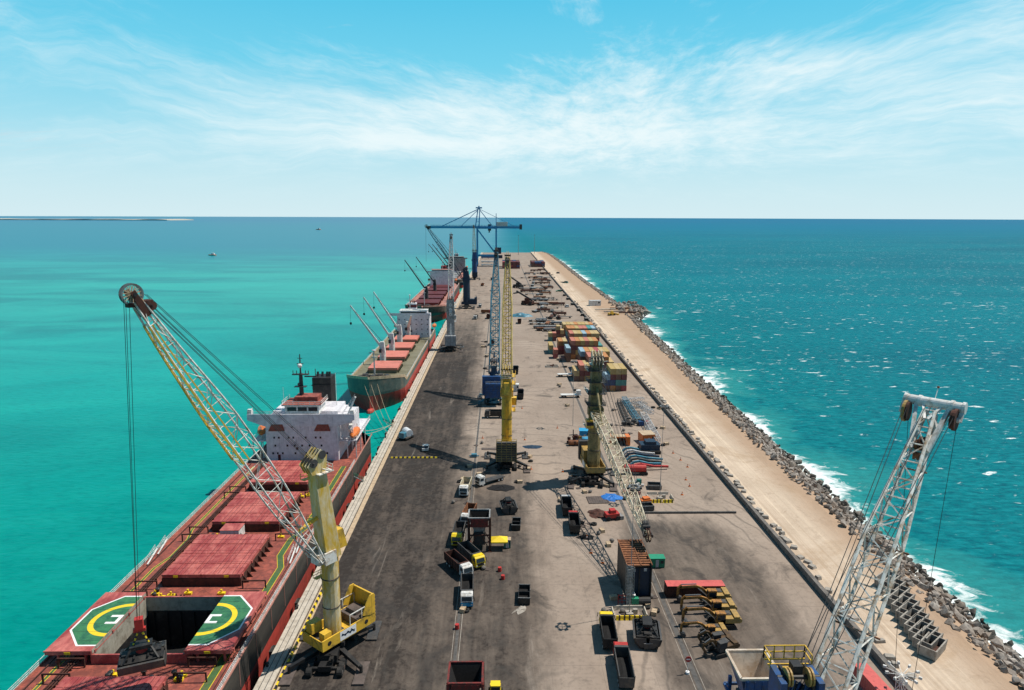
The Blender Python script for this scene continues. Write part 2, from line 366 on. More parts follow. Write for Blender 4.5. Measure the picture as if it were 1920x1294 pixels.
# ================================================================== THE SETTING
# ---- sea
def sea_mat():
    m, t, b = newmat('sea_water')
    g = t.n('ShaderNodeNewGeometry'); P = g.outputs['Position']
    s = t.n('ShaderNodeSeparateXYZ'); t.l(P, s.inputs[0]); X, Y, Z = s.outputs
    side = t.mapr(t.math('ADD', X, t.math('MULTIPLY', t.noise(P, .004, 3), 60)), -5, 120)      # 0 harbour side, 1 open sea
    big = t.noise(t.mapping(P, sc=(.0011, .0035, 1)), 1.0, 5, .6, .8)
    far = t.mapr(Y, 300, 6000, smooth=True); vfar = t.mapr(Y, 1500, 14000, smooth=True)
    left = t.mix(t.mapr(big, .44, .60), (.000, .220, .215), (.000, .320, .290))
    near = t.mapr(Y, 90, 420)
    cl2 = t.noise(t.mapping(P, sc=(.006, .014, 1)), 1.0, 6, .62, 1.0)
    left = t.mix(t.math('MULTIPLY', t.mapr(cl2, .47, .64), .6), left, (.012, .40, .34))
    left = t.mix(t.math('MULTIPLY', t.mapr(cl2, .48, .34), .35), left, (.000, .17, .175))
    left = t.mix(t.math('MULTIPLY', t.mapr(Y, 420, 100), .65), left, (.000, .225, .180))
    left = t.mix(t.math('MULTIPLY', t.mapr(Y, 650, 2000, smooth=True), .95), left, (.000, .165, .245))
    shoal = t.math('MULTIPLY', t.mapr(t.math('ADD', big, t.mapr(X, -900, -100, -.05, .1)), .5, .58), t.math('MULTIPLY', t.mapr(Y, 500, 640), t.mapr(Y, 1500, 1000)))
    left = t.mix(t.math('MULTIPLY', shoal, .45), left, (.02, .37, .31))
    right = t.mix(t.mapr(big, .35, .65), (.000, .105, .155), (.000, .165, .210))
    right = t.mix(t.math('MULTIPLY', t.mapr(X, 300, 90), .55), right, (.000, .175, .180))
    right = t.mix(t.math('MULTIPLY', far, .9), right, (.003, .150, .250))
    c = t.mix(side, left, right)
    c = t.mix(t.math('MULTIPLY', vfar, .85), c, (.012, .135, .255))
    # small chop in the colour: thin darker and lighter wave backs
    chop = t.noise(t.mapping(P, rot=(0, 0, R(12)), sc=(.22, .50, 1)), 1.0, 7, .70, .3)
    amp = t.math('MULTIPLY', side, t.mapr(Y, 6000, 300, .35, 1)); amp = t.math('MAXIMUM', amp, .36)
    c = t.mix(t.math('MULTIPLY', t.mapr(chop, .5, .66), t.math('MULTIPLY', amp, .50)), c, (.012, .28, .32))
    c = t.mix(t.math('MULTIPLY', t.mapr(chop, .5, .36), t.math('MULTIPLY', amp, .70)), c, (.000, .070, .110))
    # white caps on the open side
    wc = t.noise(t.mapping(P, rot=(0, 0, R(8)), sc=(.10, .23, 1)), 1.0, 7, .63, .5)
    patch = t.noise(t.mapping(P, sc=(.012, .012, 1)), 1.0, 3, .5)
    capm = t.mapr(t.math('ADD', wc, t.math('MULTIPLY', patch, .14)), .695, .76)
    cap2 = t.mapr(t.noise(t.mapping(P, rot=(0, 0, R(-6)), sc=(.45, .80, 1)), 1.0, 7, .70, .6), .635, .69)
    capm = t.math('MAXIMUM', capm, t.math('MULTIPLY', t.math('MULTIPLY', cap2, t.mapr(patch, .42, .6, .25, 1)), t.mapr(Y, 1600, 250, .35, .8)))
    capm = t.math('MULTIPLY', capm, t.mapr(X, 96, 150))
    capm = t.math('MULTIPLY', capm, t.mapr(Y, 5200, 1200))
    # surf against the rocks: follows the shoreline x(y)
    cu = t.n('ShaderNodeFloatCurve'); t.l(t.mapr(Y, 0, 1700), cu.inputs[1])
    cm = cu.mapping.curves[0]
    pts = [(y / 1700, (shore(y) - 80) / 80) for y in (0, 115, 215, 300, 434, 545, 585, 640, 874, 1200, 1540, 1700)]
    cm.points[0].location = pts[0]; cm.points[1].location = pts[-1]
    for p in pts[1:-1]: cm.points.new(*p)
    cu.mapping.update()
    dist = t.math('SUBTRACT', X, t.math('ADD', t.math('MULTIPLY', cu.outputs[0], 80), 80))
    fn = t.noise(t.mapping(P, sc=(.16, .22, 1)), 1.0, 8, .72, .9)
    fbig = t.noise(t.mapping(P, sc=(.02, .022, 1)), 1.0, 3, .55)
    reach = t.math('ADD', t.math('MULTIPLY', t.mapr(fbig, .42, .66), 15), 3)
    d2 = t.math('DIVIDE', dist, reach)
    foam = t.mapr(t.math('SUBTRACT', t.math('ADD', fn, .24), t.math('MULTIPLY', d2, .34)), .50, .68)
    foam = t.math('MULTIPLY', t.math('MULTIPLY', foam, t.mapr(dist, -8, -3)), t.mapr(Y, 1560, 1520))
    veil = t.math('MULTIPLY', t.mapr(d2, 3.0, .2), .5)
    c = t.mix(t.math('MULTIPLY', t.math('MULTIPLY', veil, t.mapr(dist, -8, -3)), t.mapr(Y, 1560, 1520)), c, (.05, .34, .31))
    fo = t.math('MAXIMUM', foam, capm)
    c = t.mix(fo, c, (.80, .86, .86))
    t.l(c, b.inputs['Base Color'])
    b.inputs['IOR'].default_value = 1.18
    b.inputs['Specular IOR Level'].default_value = .12
    t.l(t.mapr(t.math('MAXIMUM', fo, t.math('MULTIPLY', side, .4)), 0, 1, .28, .8), b.inputs['Roughness'])
    w1 = t.noise(t.mapping(P, rot=(0, 0, R(10)), sc=(.28, .75, 1)), 1.0, 5, .6)
    w2 = t.noise(t.mapping(P, rot=(0, 0, R(-15)), sc=(.05, .12, 1)), 1.0, 4, .55)
    h = t.math('ADD', t.math('MULTIPLY', w1, t.mapr(side, 0, 1, .25, 1.0)), t.math('MULTIPLY', w2, t.mapr(side, 0, 1, .15, 3.0)))
    h = t.math('MULTIPLY', h, t.mapr(Y, 4000, 300, .1, 1))
    bump(t, b, h, .55, 1.0)
    return m

SH = [(-200, 99), (0, 98), (115, 98), (215, 99.5), (300, 102), (434, 107), (545, 112), (575, 124), (600, 125), (625, 113), (874, 111), (1200, 113), (1480, 112), (1540, 104)]
def shore(y):
    for (a, b_), (c, d) in zip(SH[:-1], SH[1:]):
        if a <= y <= c: return b_ + (d - b_) * (y - a) / (c - a)
    return SH[-1][1]
SEAZ = -4.0
me = bpy.data.meshes.new('sea')
mb = MB(); N = 72
rr = [0, 400, 1500, 6000, 20000, 60000]
vs = [(0, 0, SEAZ)]
for r in rr[1:]: vs += [(r * cos(2*pi*i/N), r * sin(2*pi*i/N), SEAZ) for i in range(N)]
fs = [(0, 1 + i, 1 + (i + 1) % N) for i in range(N)]
for q in range(len(rr) - 2):
    a = 1 + q * N; c = a + N
    fs += [(a + i, c + i, c + (i + 1) % N, a + (i + 1) % N) for i in range(N)]
mb.add(vs, fs); struct('sea', mb, sea_mat())

# ---- quay apron
def apron_mat():
    m, t, b = newmat('apron')
    g = t.n('ShaderNodeNewGeometry'); P = g.outputs['Position']
    s = t.n('ShaderNodeSeparateXYZ'); t.l(P, s.inputs[0]); X, Y, Z = s.outputs
    streak = t.noise(t.mapping(P, sc=(.30, .022, 1)), 1.0, 6, .62, .25)
    cloud = t.noise(t.mapping(P, sc=(.05, .028, 1)), 1.0, 6, .62, .5)
    diag = t.noise(t.mapping(P, rot=(0, 0, R(28)), sc=(.50, .035, 1)), 1.0, 6, .65, .3)
    fine = t.noise(P, .9, 6, .7)
    pale = t.mix(t.mapr(cloud, .3, .7), (.26, .205, .165), (.37, .30, .245))
    # how sooty: left apron near the ships, patches in the middle
    Xw = t.math('ADD', X, t.math('MULTIPLY', t.math('SUBTRACT', cloud, .5), 16))
    left = t.mapr(Xw, -4, -18, smooth=True)
    mid = t.math('MULTIPLY', t.mapr(Xw, 15, 3, smooth=True), t.mapr(Y, 250, 170, smooth=True))
    right = t.math('MULTIPLY', t.math('MULTIPLY', t.mapr(Xw, 26, 33, smooth=True), t.mapr(Xw, 63, 54, smooth=True)), t.math('MULTIPLY', t.mapr(Y, 176, 158, smooth=True), .74))
    ydamp = t.mapr(Y, 430, 250, smooth=True)
    soot = t.math('MAXIMUM', t.math('MULTIPLY', left, t.mapr(Y, 640, 330, .25, 1, smooth=True)), t.math('MAXIMUM', t.math('MULTIPLY', mid, .86), right))
    mott = t.noise(t.mapping(P, sc=(.24, .16, 1)), 1.0, 8, .70, .9)
    tex = t.math('ADD', t.math('MULTIPLY', streak, .24), t.math('ADD', t.math('MULTIPLY', cloud, .30), t.math('ADD', t.math('MULTIPLY', diag, .22), t.math('MULTIPLY', mott, .34))))
    k1 = t.mapr(t.math('ADD', t.math('ADD', tex, t.math('MULTIPLY', t.math('SUBTRACT', fine, .5), .35)), t.math('MULTIPLY', soot, .52)), .66, 1.10, 0, 1)
    c = t.mix(t.math('MULTIPLY', k1, 1.0), pale, (.033, .027, .024))
    spots = t.mapr(t.math('ADD', t.noise(t.mapping(P, sc=(.12, .09, 1)), 1.0, 6, .68, .6), t.math('MULTIPLY', soot, .06)), .56, .69)
    c = t.mix(t.math('MULTIPLY', spots, t.mapr(soot, 0, .6, .6, .7)), c, (.040, .036, .034))
    lite = t.mapr(t.noise(t.mapping(P, sc=(.22, .03, 1)), 1.0, 6, .7, .8), .60, .72)
    c = t.mix(t.math('MULTIPLY', lite, t.mapr(soot, 0, 1, .25, .5)), c, (.36, .31, .265))
    c = t.mix(t.math('MULTIPLY', t.mapr(fine, .52, .35), t.mapr(soot, 0, 1, .22, .6)), c, (.05, .045, .04))
    # slab joints every 9 m
    def joints(a, per, wd):
        f = t.math('PINGPONG', a, per / 2); return t.math('LESS_THAN', f, wd)
    j = t.math('MAXIMUM', joints(X, 9.0, .05), joints(Y, 9.0, .10))
    c = t.mix(t.math('MULTIPLY', t.math('MULTIPLY', j, .22), t.mapr(soot, .9, .1)), c, (.07, .06, .055))
    # wheel tracks
    wv = t.n('ShaderNodeTexWave'); wv.wave_type = 'RINGS'; wv.rings_direction = 'Z'
    t.l(t.mapping(P, loc=(-.2, -2.4, 0), sc=(.03, .02, 1)), wv.inputs[0]); wv.inputs['Scale'].default_value = 2.2; wv.inputs['Distortion'].default_value = 9; wv.inputs['Detail'].default_value = 4; wv.inputs['Detail Scale'].default_value = .8
    trk = t.math('MULTIPLY', t.mapr(wv.outputs['Fac'], .90, 1.0), t.mapr(cloud, .45, .6))
    c = t.mix(t.math('MULTIPLY', trk, .45), c, (.06, .055, .05))
    t.l(c, b.inputs['Base Color']); b.inputs['Roughness'].default_value = .9; b.inputs['Specular IOR Level'].default_value = .2
    bump(t, b, t.math('ADD', fine, tex), .3, .08)
    return m
def sand_mat():
    m, t, b = newmat('sand_road')
    g = t.n('ShaderNodeNewGeometry'); P = g.outputs['Position']
    s = t.n('ShaderNodeSeparateXYZ'); t.l(P, s.inputs[0]); X, Y, Z = s.outputs
    n = t.noise(P, .07, 6, .65); st = t.noise(t.mapping(P, rot=(0, 0, R(.6)), sc=(.9, .012, 1)), 1.0, 5, .6, .2)
    c = t.mix(t.mapr(n, .3, .7), (.47, .375, .285), (.58, .47, .365))
    edge = t.mapr(t.math('ADD', X, t.math('MULTIPLY', n, 9)), 83, 92, smooth=True)
    c = t.mix(edge, c, (.40, .285, .20))
    c = t.mix(t.math('MULTIPLY', t.mapr(st, .52, .68), t.mapr(X, 82, 75)), c, (.74, .61, .46))
    c = t.mix(t.math('MULTIPLY', t.mapr(st, .47, .33), t.mapr(X, 82, 75, 0, .45)), c, (.36, .26, .175))
    c = t.mix(t.math('MULTIPLY', t.mapr(t.noise(P, .22, 8, .74, .8), .54, .70), .55), c, (.27, .19, .135))
    c = t.mix(t.math('MULTIPLY', t.mapr(t.noise(P, .05, 6, .68, .6), .52, .66), .55), c, (.36, .25, .16))
    t.l(c, b.inputs['Base Color']); b.inputs['Roughness'].default_value = .95; b.inputs['Specular IOR Level'].default_value = .1
    bump(t, b, t.math('ADD', t.noise(P, .8, 6, .7), st), .6, .25)
    return m
QX0, QX1, QY1 = -41.2, 67.2, 1520
mb = MB(); mb.b(QX0, QX1, -120, QY1, -9, 0); struct('quay_apron', mb, apron_mat())
# quay edge beam strips, 4 mm above the apron and each other
mb = MB(); mb.b(QX0 + .02, -38.4, -120, QY1, .002, .30)
struct('quay_edge_beam', mb, 'concrete_pale')
mb = MB()
for a, b_ in ((-40.35, -40.22), (-39.35, -39.22)): mb.b(a, b_, -120, QY1, .29, .304)
struct('rail_slot', mb, 'concrete_dark')
mb = MB(); mb.b(-38.2, -37.0, -120, QY1, .002, .010); struct('kerb_strip', mb, 'beige')
mb = MB(); mb.b(-8.40, -7.8, -120, QY1 - 200, .003, .008); mb.b(33.3, 34.2, -120, QY1 - 250, .003, .008)
struct('rail_trench', mb, 'concrete_dark')
mb = MB()
for x in (-8.75, -7.45, 32.95, 34.55): mb.b(x - .05, x + .05, -120, QY1 - 250, .003, .012)
struct('trench_kerb', mb, 'concrete')
# sandy road on the breakwater crest, with a sloping shoulder
mb = MB(); ys = list(range(-120, 1560, 12)); rings = []
for y in ys:
    sh = shore(y); j = random.uniform(-.6, .6)
    rings.append([(69.0, y, -9), (69.0, y, .05), (76, y, .10 + random.uniform(-.05, .05)), (sh - 15 + j, y, .35 + random.uniform(-.2, .2)), (sh - 11 + j, y, .5 + random.uniform(-.25, .25)), (sh - 8, y, -.2), (sh + 2, y, -6.5), (sh + 2, y, -9)])
mb.loft(rings); struct('breakwater_road', mb, sand_mat(), 'structure')
# far coast
mb = MB(); random.seed(3)
far = []
for i in range(60):
    x = -15500 + i * 170; far.append((x, 11500, 4 + 10 * abs(sin(i * .9)) * random.random() + (9 if i < 30 else 4)))
top = [(p[0], p[2]) for p in far] + [(p[0], -5) for p in reversed(far)]
mb.prism(top, 11500, 12500, 'XZ')
mcoast, tcst, bcst = newmat('coast'); 
gg = tcst.n('ShaderNodeNewGeometry')
tcst.l(tcst.mix(tcst.mapr(tcst.noise(tcst.mapping(gg.outputs['Position'], sc=(.0012, .0012, .03)), 1.0, 4), .42, .58), (.22, .30, .30), (.62, .55, .45)), bcst.inputs['Base Color'])
bcst.inputs['Roughness'].default_value = 1
struct('far_coast', mb, mcoast)
random.seed(11)

# ---- parapet wall between apron and road
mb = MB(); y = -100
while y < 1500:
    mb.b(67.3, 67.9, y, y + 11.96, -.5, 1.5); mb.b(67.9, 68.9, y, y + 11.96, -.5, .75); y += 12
w_ = mb.build('parapet_wall', ['concrete_mid']); tag(w_, 'long grey concrete parapet wall between the apron and the sandy road', 'wall')  # whole wall toned darker, painting in the shade of its left face
# blocks lying along the parapet
bl = []
def rubble_block(sx, sy, sz):
    mb = MB(); q = lambda: random.uniform(-.12, .12)
    lo4 = [(-sx + q(), -sy + q(), 0), (sx + q(), -sy + q(), 0), (sx + q(), sy + q(), 0), (-sx + q(), sy + q(), 0)]
    hi4 = [(-sx * .8 + q(), -sy * .8 + q(), sz), (sx * .8 + q(), -sy * .8 + q(), sz + q()), (sx * .8 + q(), sy * .8 + q(), sz), (-sx * .8 + q(), sy * .8 + q(), sz + q())]
    mb.hexa(lo4, hi4); return mb
protos = [rubble_block(*a).build('concrete_block', 'concrete') for a in ((.9, .7, .7), (.7, .8, .6), (1.0, .6, .5), (.6, .6, .8))]
used = set(); y = 104.0
while y < 640:
    i = random.randrange(4); o = protos[i] if i not in used else protos[i].copy()
    if i in used: COL.objects.link(o)
    used.add(i)
    tag(o, 'grey rough concrete block lying in the line beside the parapet wall', 'concrete block', 'concrete blocks along the parapet', (70.2 + random.uniform(-.5, .7), y, .08), random.uniform(0, 3))
    y += random.choice((1.9, 2.1, 2.4, 3.0, 5)) * (1 if y < 320 else 2.0)
# dark fender bundles left of the parapet further out
proto = MB(); proto.tube((0, -2.2, .9), (0, 2.2, .9), .9, 10); proto.tube((1.4, -1.6, .8), (1.5, 1.8, .8), .75, 10).mat(1).box((.3, 0, 1.9), (1.8, 3.0, .25), .1)
ft = proto.build('rubber_fender', ['rubber', 'concrete'])
k_ = 0
for px, py in ((1056, 546), (1061, 555), (1068, 562), (1076, 572), (1088, 583), (1095, 592), (1102, 601), (1109, 611)):
    p = G(px - 4, py); o = ft if k_ == 0 else ft.copy()
    if k_: COL.objects.link(o)
    tag(o, 'black rubber fender pile with grey slab on the apron beside the parapet', 'fender', 'rubber fenders stored beside the parapet', (p.x, p.y, 0), random.uniform(-.2, .2)); k_ += 1

# ---- armour rocks
def rock_mesh(seed, sub=2):
    rnd = random.Random(seed); n = 9; rings = []
    base = [V((rnd.uniform(-1, 1), rnd.uniform(-1, 1), rnd.uniform(-1, 1))).normalized() for _ in range(13)]
    import bmesh
    bm = bmesh.new()
    for d in base: bm.verts.new(d * rnd.uniform(.75, 1.2))
    bmesh.ops.convex_hull(bm, input=bm.verts)
    me = bpy.data.meshes.new('armour_rock'); bm.to_mesh(me); bm.free(); return me
def rock_mat():
    m, t, b = newmat('rock')
    g = t.n('ShaderNodeNewGeometry'); oi = t.n('ShaderNodeObjectInfo')
    P = g.outputs['Position']; s = t.n('ShaderNodeSeparateXYZ'); t.l(P, s.inputs[0])
    n = t.noise(P, .9, 6, .65); n2 = t.noise(P, .22, 3)
    c = t.mix(t.mapr(n, .3, .7), (.15, .13, .115), (.46, .41, .36))
    c = t.mix(t.math('MULTIPLY', t.mapr(n2, .45, .6), .6), c, (.19, .14, .10))
    wet = t.mapr(t.math('ADD', s.outputs[2], n), -1.6, -2.8)
    c = t.mix(wet, c, (.035, .036, .03))
    t.l(c, b.inputs['Base Color']); b.inputs['Roughness'].default_value = .85
    bump(t, b, t.noise(P, 2.2, 6, .7), .6, .15); return m
RM = rock_mat(); RK = []
for i in range(9):
    me = rock_mesh(i + 5); me.materials.append(RM); RK.append(me)
cand = []; y = 88.0
while y < 1545:
    nper = 9 if y < 330 else 7
    for q in range(nper):
        u = (q + random.random()) / nper
        x = shore(y) - 10.6 + u * 12.2 + random.uniform(-.5, .5)
        z = (.75 - u * 5.0) + random.uniform(-.2, .5)
        if u < .25 and random.random() < .35: z += .4
        sz = random.uniform(.40, 1.05) * (1.6 if random.random() < .18 else 1)
        cand.append((x, y + random.uniform(-.9, .9), z, sz))
    y += 1.5 if y < 330 else 2.1
# spill of rocks where the breakwater bulges out
for _ in range(160):
    cand.append((random.uniform(100, 124), random.uniform(560, 622), random.uniform(-.8, 1.8), random.uniform(1.0, 2.2)))
def rk_rot(rnd=random): return (rnd.uniform(0, 6.3), rnd.uniform(0, 6.3), rnd.uniform(0, 6.3))
vis = [c for c in cand if c[1] > 100]
vis.sort(key=lambda c: c[1] - c[3] * 6)
ind = set(map(id, vis[:300])); st = MB()
for c in cand:
    me = RK[random.randrange(9)]; s_ = (c[3] * random.uniform(.8, 1.25), c[3] * random.uniform(.8, 1.3), c[3] * random.uniform(.55, .95)); e = rk_rot()
    if id(c) in ind:
        o = bpy.data.objects.new('armour_rock', me); COL.objects.link(o)
        tag(o, 'grey angular armour rock in the near slope of the breakwater', 'rock', 'armour rocks along the breakwater', c[:3]); o.rotation_euler = e; o.scale = s_
    else:
        from mathutils import Euler
        mt = Matrix.Translation(c[:3]) @ Euler(e).to_matrix().to_4x4() @ Matrix.Diagonal((*s_, 1))
        st.add([mt @ v.co for v in me.vertices], [tuple(p.vertices) for p in me.polygons])
o = struct('armour_rocks', st, RM, 'stuff')
# ================================================================== SHIPS
def hull(cx, y0, y1, hb, zd, colors, parent, flare=26, sheer=2.6, boot=-.2, stern=8, rake=5.5):
    """hull plating: bow at y0 (towards the camera), stern at y1. colors = [upper, boot]"""
    st = []
    def hw(y, z):
        u = (z - SEAZ) / (zd - SEAZ)
        rk = y0 + (1 - u) * rake                       # raked stem
        if y <= rk: return 0.03
        L = flare * (1.25 - .35 * u); q = min(1, (y - rk) / L)
        a = hb * (1 - (1 - q) ** (2.6 if u > .6 else 2.0)) if q < 1 else hb
        qs = min(1, (y1 - y) / stern + .72); return max(.03, a * min(1, qs))
    ysr = [y0 + f * flare for f in (0, .04, .1, .18, .28, .4, .55, .75, 1.0, 1.3)] + [y1 - stern, y1 - stern / 2, y1]
    def zdk(y): return zd + sheer * max(0, 1 - (y - y0) / (flare * .95)) ** .5 if y < y0 + flare * .95 else zd
    mb = MB()
    levels = lambda y: [zdk(y), (zd + boot) / 2, boot, SEAZ - .6]
    mid = [y for y in ysr]
    for sg in (1, -1):
        for a in range(len(mid) - 1):
            for l in range(3):
                q = []
                for yy in (mid[a], mid[a + 1]):
                    zs = levels(yy)
                    q.append([(cx + sg * hw(yy, min(zd, zs[l])), yy, zs[l]), (cx + sg * hw(yy, zs[l + 1]), yy, zs[l + 1])])
                vs = [q[0][0], q[1][0], q[1][1], q[0][1]]
                mb.mat(0 if l < 2 else 1).add(vs, [(0, 1, 2, 3) if sg > 0 else (3, 2, 1, 0)])
    zs = levels(y1)
    for l in range(3):
        a, b_ = hw(y1, min(zd, zs[l])), hw(y1, zs[l + 1])
        mb.mat(0 if l < 2 else 1).add([(cx - a, y1, zs[l]), (cx + a, y1, zs[l]), (cx + b_, y1, zs[l + 1]), (cx - b_, y1, zs[l + 1])], [(0, 3, 2, 1)])
    h = mb.build('hull', colors, parent, world=True)
    return h, hw, zdk
def deck(cx, y0, y1, hw, zdk, hole, mat, parent, zd, flare):
    mb = MB(); fy = y0 + flare * .95
    ys = [y0 + f * flare for f in (0.02, .1, .2, .35, .5, .7, .94)]
    for a, b_ in zip(ys[:-1], ys[1:]):
        mb.add([(cx - hw(a, zd), a, zdk(a) - .05), (cx + hw(a, zd), a, zdk(a) - .05), (cx + hw(b_, zd), b_, zdk(b_) - .05), (cx - hw(b_, zd), b_, zdk(b_) - .05)], [(0, 1, 2, 3)])
    cuts = [ys[-1]] + ([hole[2], hole[3]] if hole else []) + [y1]
    for i in range(len(cuts) - 1):
        a, b_ = cuts[i], cuts[i + 1]
        if hole and i == 1:
            for x0, x1 in ((cx - hw(a, zd), hole[0]), (hole[1], cx + hw(a, zd))): mb.add([(x0, a, zd), (x1, a, zd), (x1, b_, zd), (x0, b_, zd)], [(0, 1, 2, 3)])
        else:
            n = 6; yy = [a + (b_ - a) * q / n for q in range(n + 1)]
            for p, q in zip(yy[:-1], yy[1:]): mb.add([(cx - hw(p, zd), p, zd), (cx + hw(p, zd), p, zd), (cx + hw(q, zd), q, zd), (cx - hw(q, zd), q, zd)], [(0, 1, 2, 3)])
    return mb.build('deck', mat, parent, world=True)
def hatch_cover(x0, x1, y0, y1, z, mat, parent, ribs=True, name='hatch_cover', th=.75):
    mb = MB(); mb.b(x0, x1, y0, y1, z, z + th)
    mb.b(x0 - .12, x1 + .12, y0 - .12, y0 + .02, z + th - .18, z + th + .04)
    if ribs:
        n = max(2, int((x1 - x0) / 1.25))
        for i in range(1, n): x = x0 + (x1 - x0) * i / n; mb.b(x - .05, x + .05, y0 + .1, y1 - .1, z + th, z + th + .07)
        for i in range(1, 4): y = y0 + (y1 - y0) * i / 4; mb.b(x0 + .1, x1 - .1, y - .06, y + .06, z + th, z + th + .09)
    if ribs:
        m2 = 1; mb.mat(1); n = max(2, int((x1 - x0) / .95))
        for i in range(1, n): x = x0 + (x1 - x0) * i / n + .3; mb.b(x - .05, x + .05, y0 + .15, y1 - .15, z + th, z + th + .012)
        for i in range(1, 7): y = y0 + (y1 - y0) * i / 7; mb.b(x0 + .1, x1 - .1, y - .05, y + .05, z + th, z + th + .018)
        mb.mat(0)
    for i in range(4): y = y0 + 1 + (y1 - y0 - 2) * i / 3; mb.b(x0 - .22, x0, y - .2, y + .2, z - .1, z + .4); mb.b(x1, x1 + .22, y - .2, y + .2, z - .1, z + .4)
    return mb.build(name, [mat, 'groove'], parent, world=True)
def lifeboat(c, parent, L=6.0, rz=0.0):
    mb = MB(); m = Matrix.Rotation(rz, 3, 'Z'); rings = []
    for q in (-1, -.85, -.5, 0, .5, .85, 1):
        f = sqrt(max(.02, 1 - abs(q) ** 2.6)); rings.append([V(c) + m @ V((1.35 * f * cos(a), q * L / 2, 1.1 * f * sin(a) * (1 if sin(a) < 0 else 1.15))) for a in [2 * pi * i / 10 for i in range(10)]])
    mb.loft(rings); o = mb.build('lifeboat', 'orange', parent, world=True)
    d = MB()
    for s in (-1, 1):
        a = V(c) + m @ V((0, s * L * .36, -1.6)); d.bar(a + V((0, 0, -1.5)), a + V((0, 0, .4)), .25); d.bar(a + V((0, 0, .4)), V(c) + m @ V((0, s * L * .36, 1.9)), .22)
    d.build('davit', 'white_paint', parent, world=True); return o
def deck_crane(x, y, z, ztop, tip, col, parent, hookz=None, w_=2.8):
    mb = MB(); mb.tube((x, y, z), (x, y, ztop - 3), w_ * .55, 12); mb.hexa([(x - w_/2, y - w_/2, ztop - 3), (x + w_/2, y - w_/2, ztop - 3), (x + w_/2, y + w_/2, ztop - 3), (x - w_/2, y + w_/2, ztop - 3)], [(x - w_*.4, y - w_*.35, ztop + 2), (x + w_*.3, y - w_*.35, ztop + 2), (x + w_*.3, y + w_*.35, ztop + 2), (x - w_*.4, y + w_*.35, ztop + 2)])
    c = mb.build('deck_crane', col, parent, world=True)
    j = MB(); t_ = V(tip); b_ = V((x, y, ztop - 1.5)); d = (t_ - b_); side = d.cross(V((0, 0, 1))).normalized() * .55
    for s in (-1, 1): j.bar(b_ + side * s, t_ + side * s * .35, .80, 1.0, .45, .55)
    for q in (.15, .35, .55, .75, .97): j.bar(b_.lerp(t_, q) - side * .9, b_.lerp(t_, q) + side * .9, .25)
    j.build('jib', col, c, world=True)
    r = MB()
    for s in (-.4, .4): r.tube(V((x, y + s, ztop + 2)), t_, .05, 4)
    hz = hookz if hookz is not None else t_.z - 9
    r.tube(t_, (t_.x, t_.y, hz), .05, 4); r.ball((t_.x, t_.y, hz), .6, (1, 1, 1.3), 6, 4)
    r.build('hoist_rope', 'rope', c, world=True)
    cb = MB(); cb.box((x - w_ * .3, y - w_ * .75, ztop - 2.2), (1.2, 1.2, 1.8)); cb.build('cab', 'glass', c, world=True)
    return c
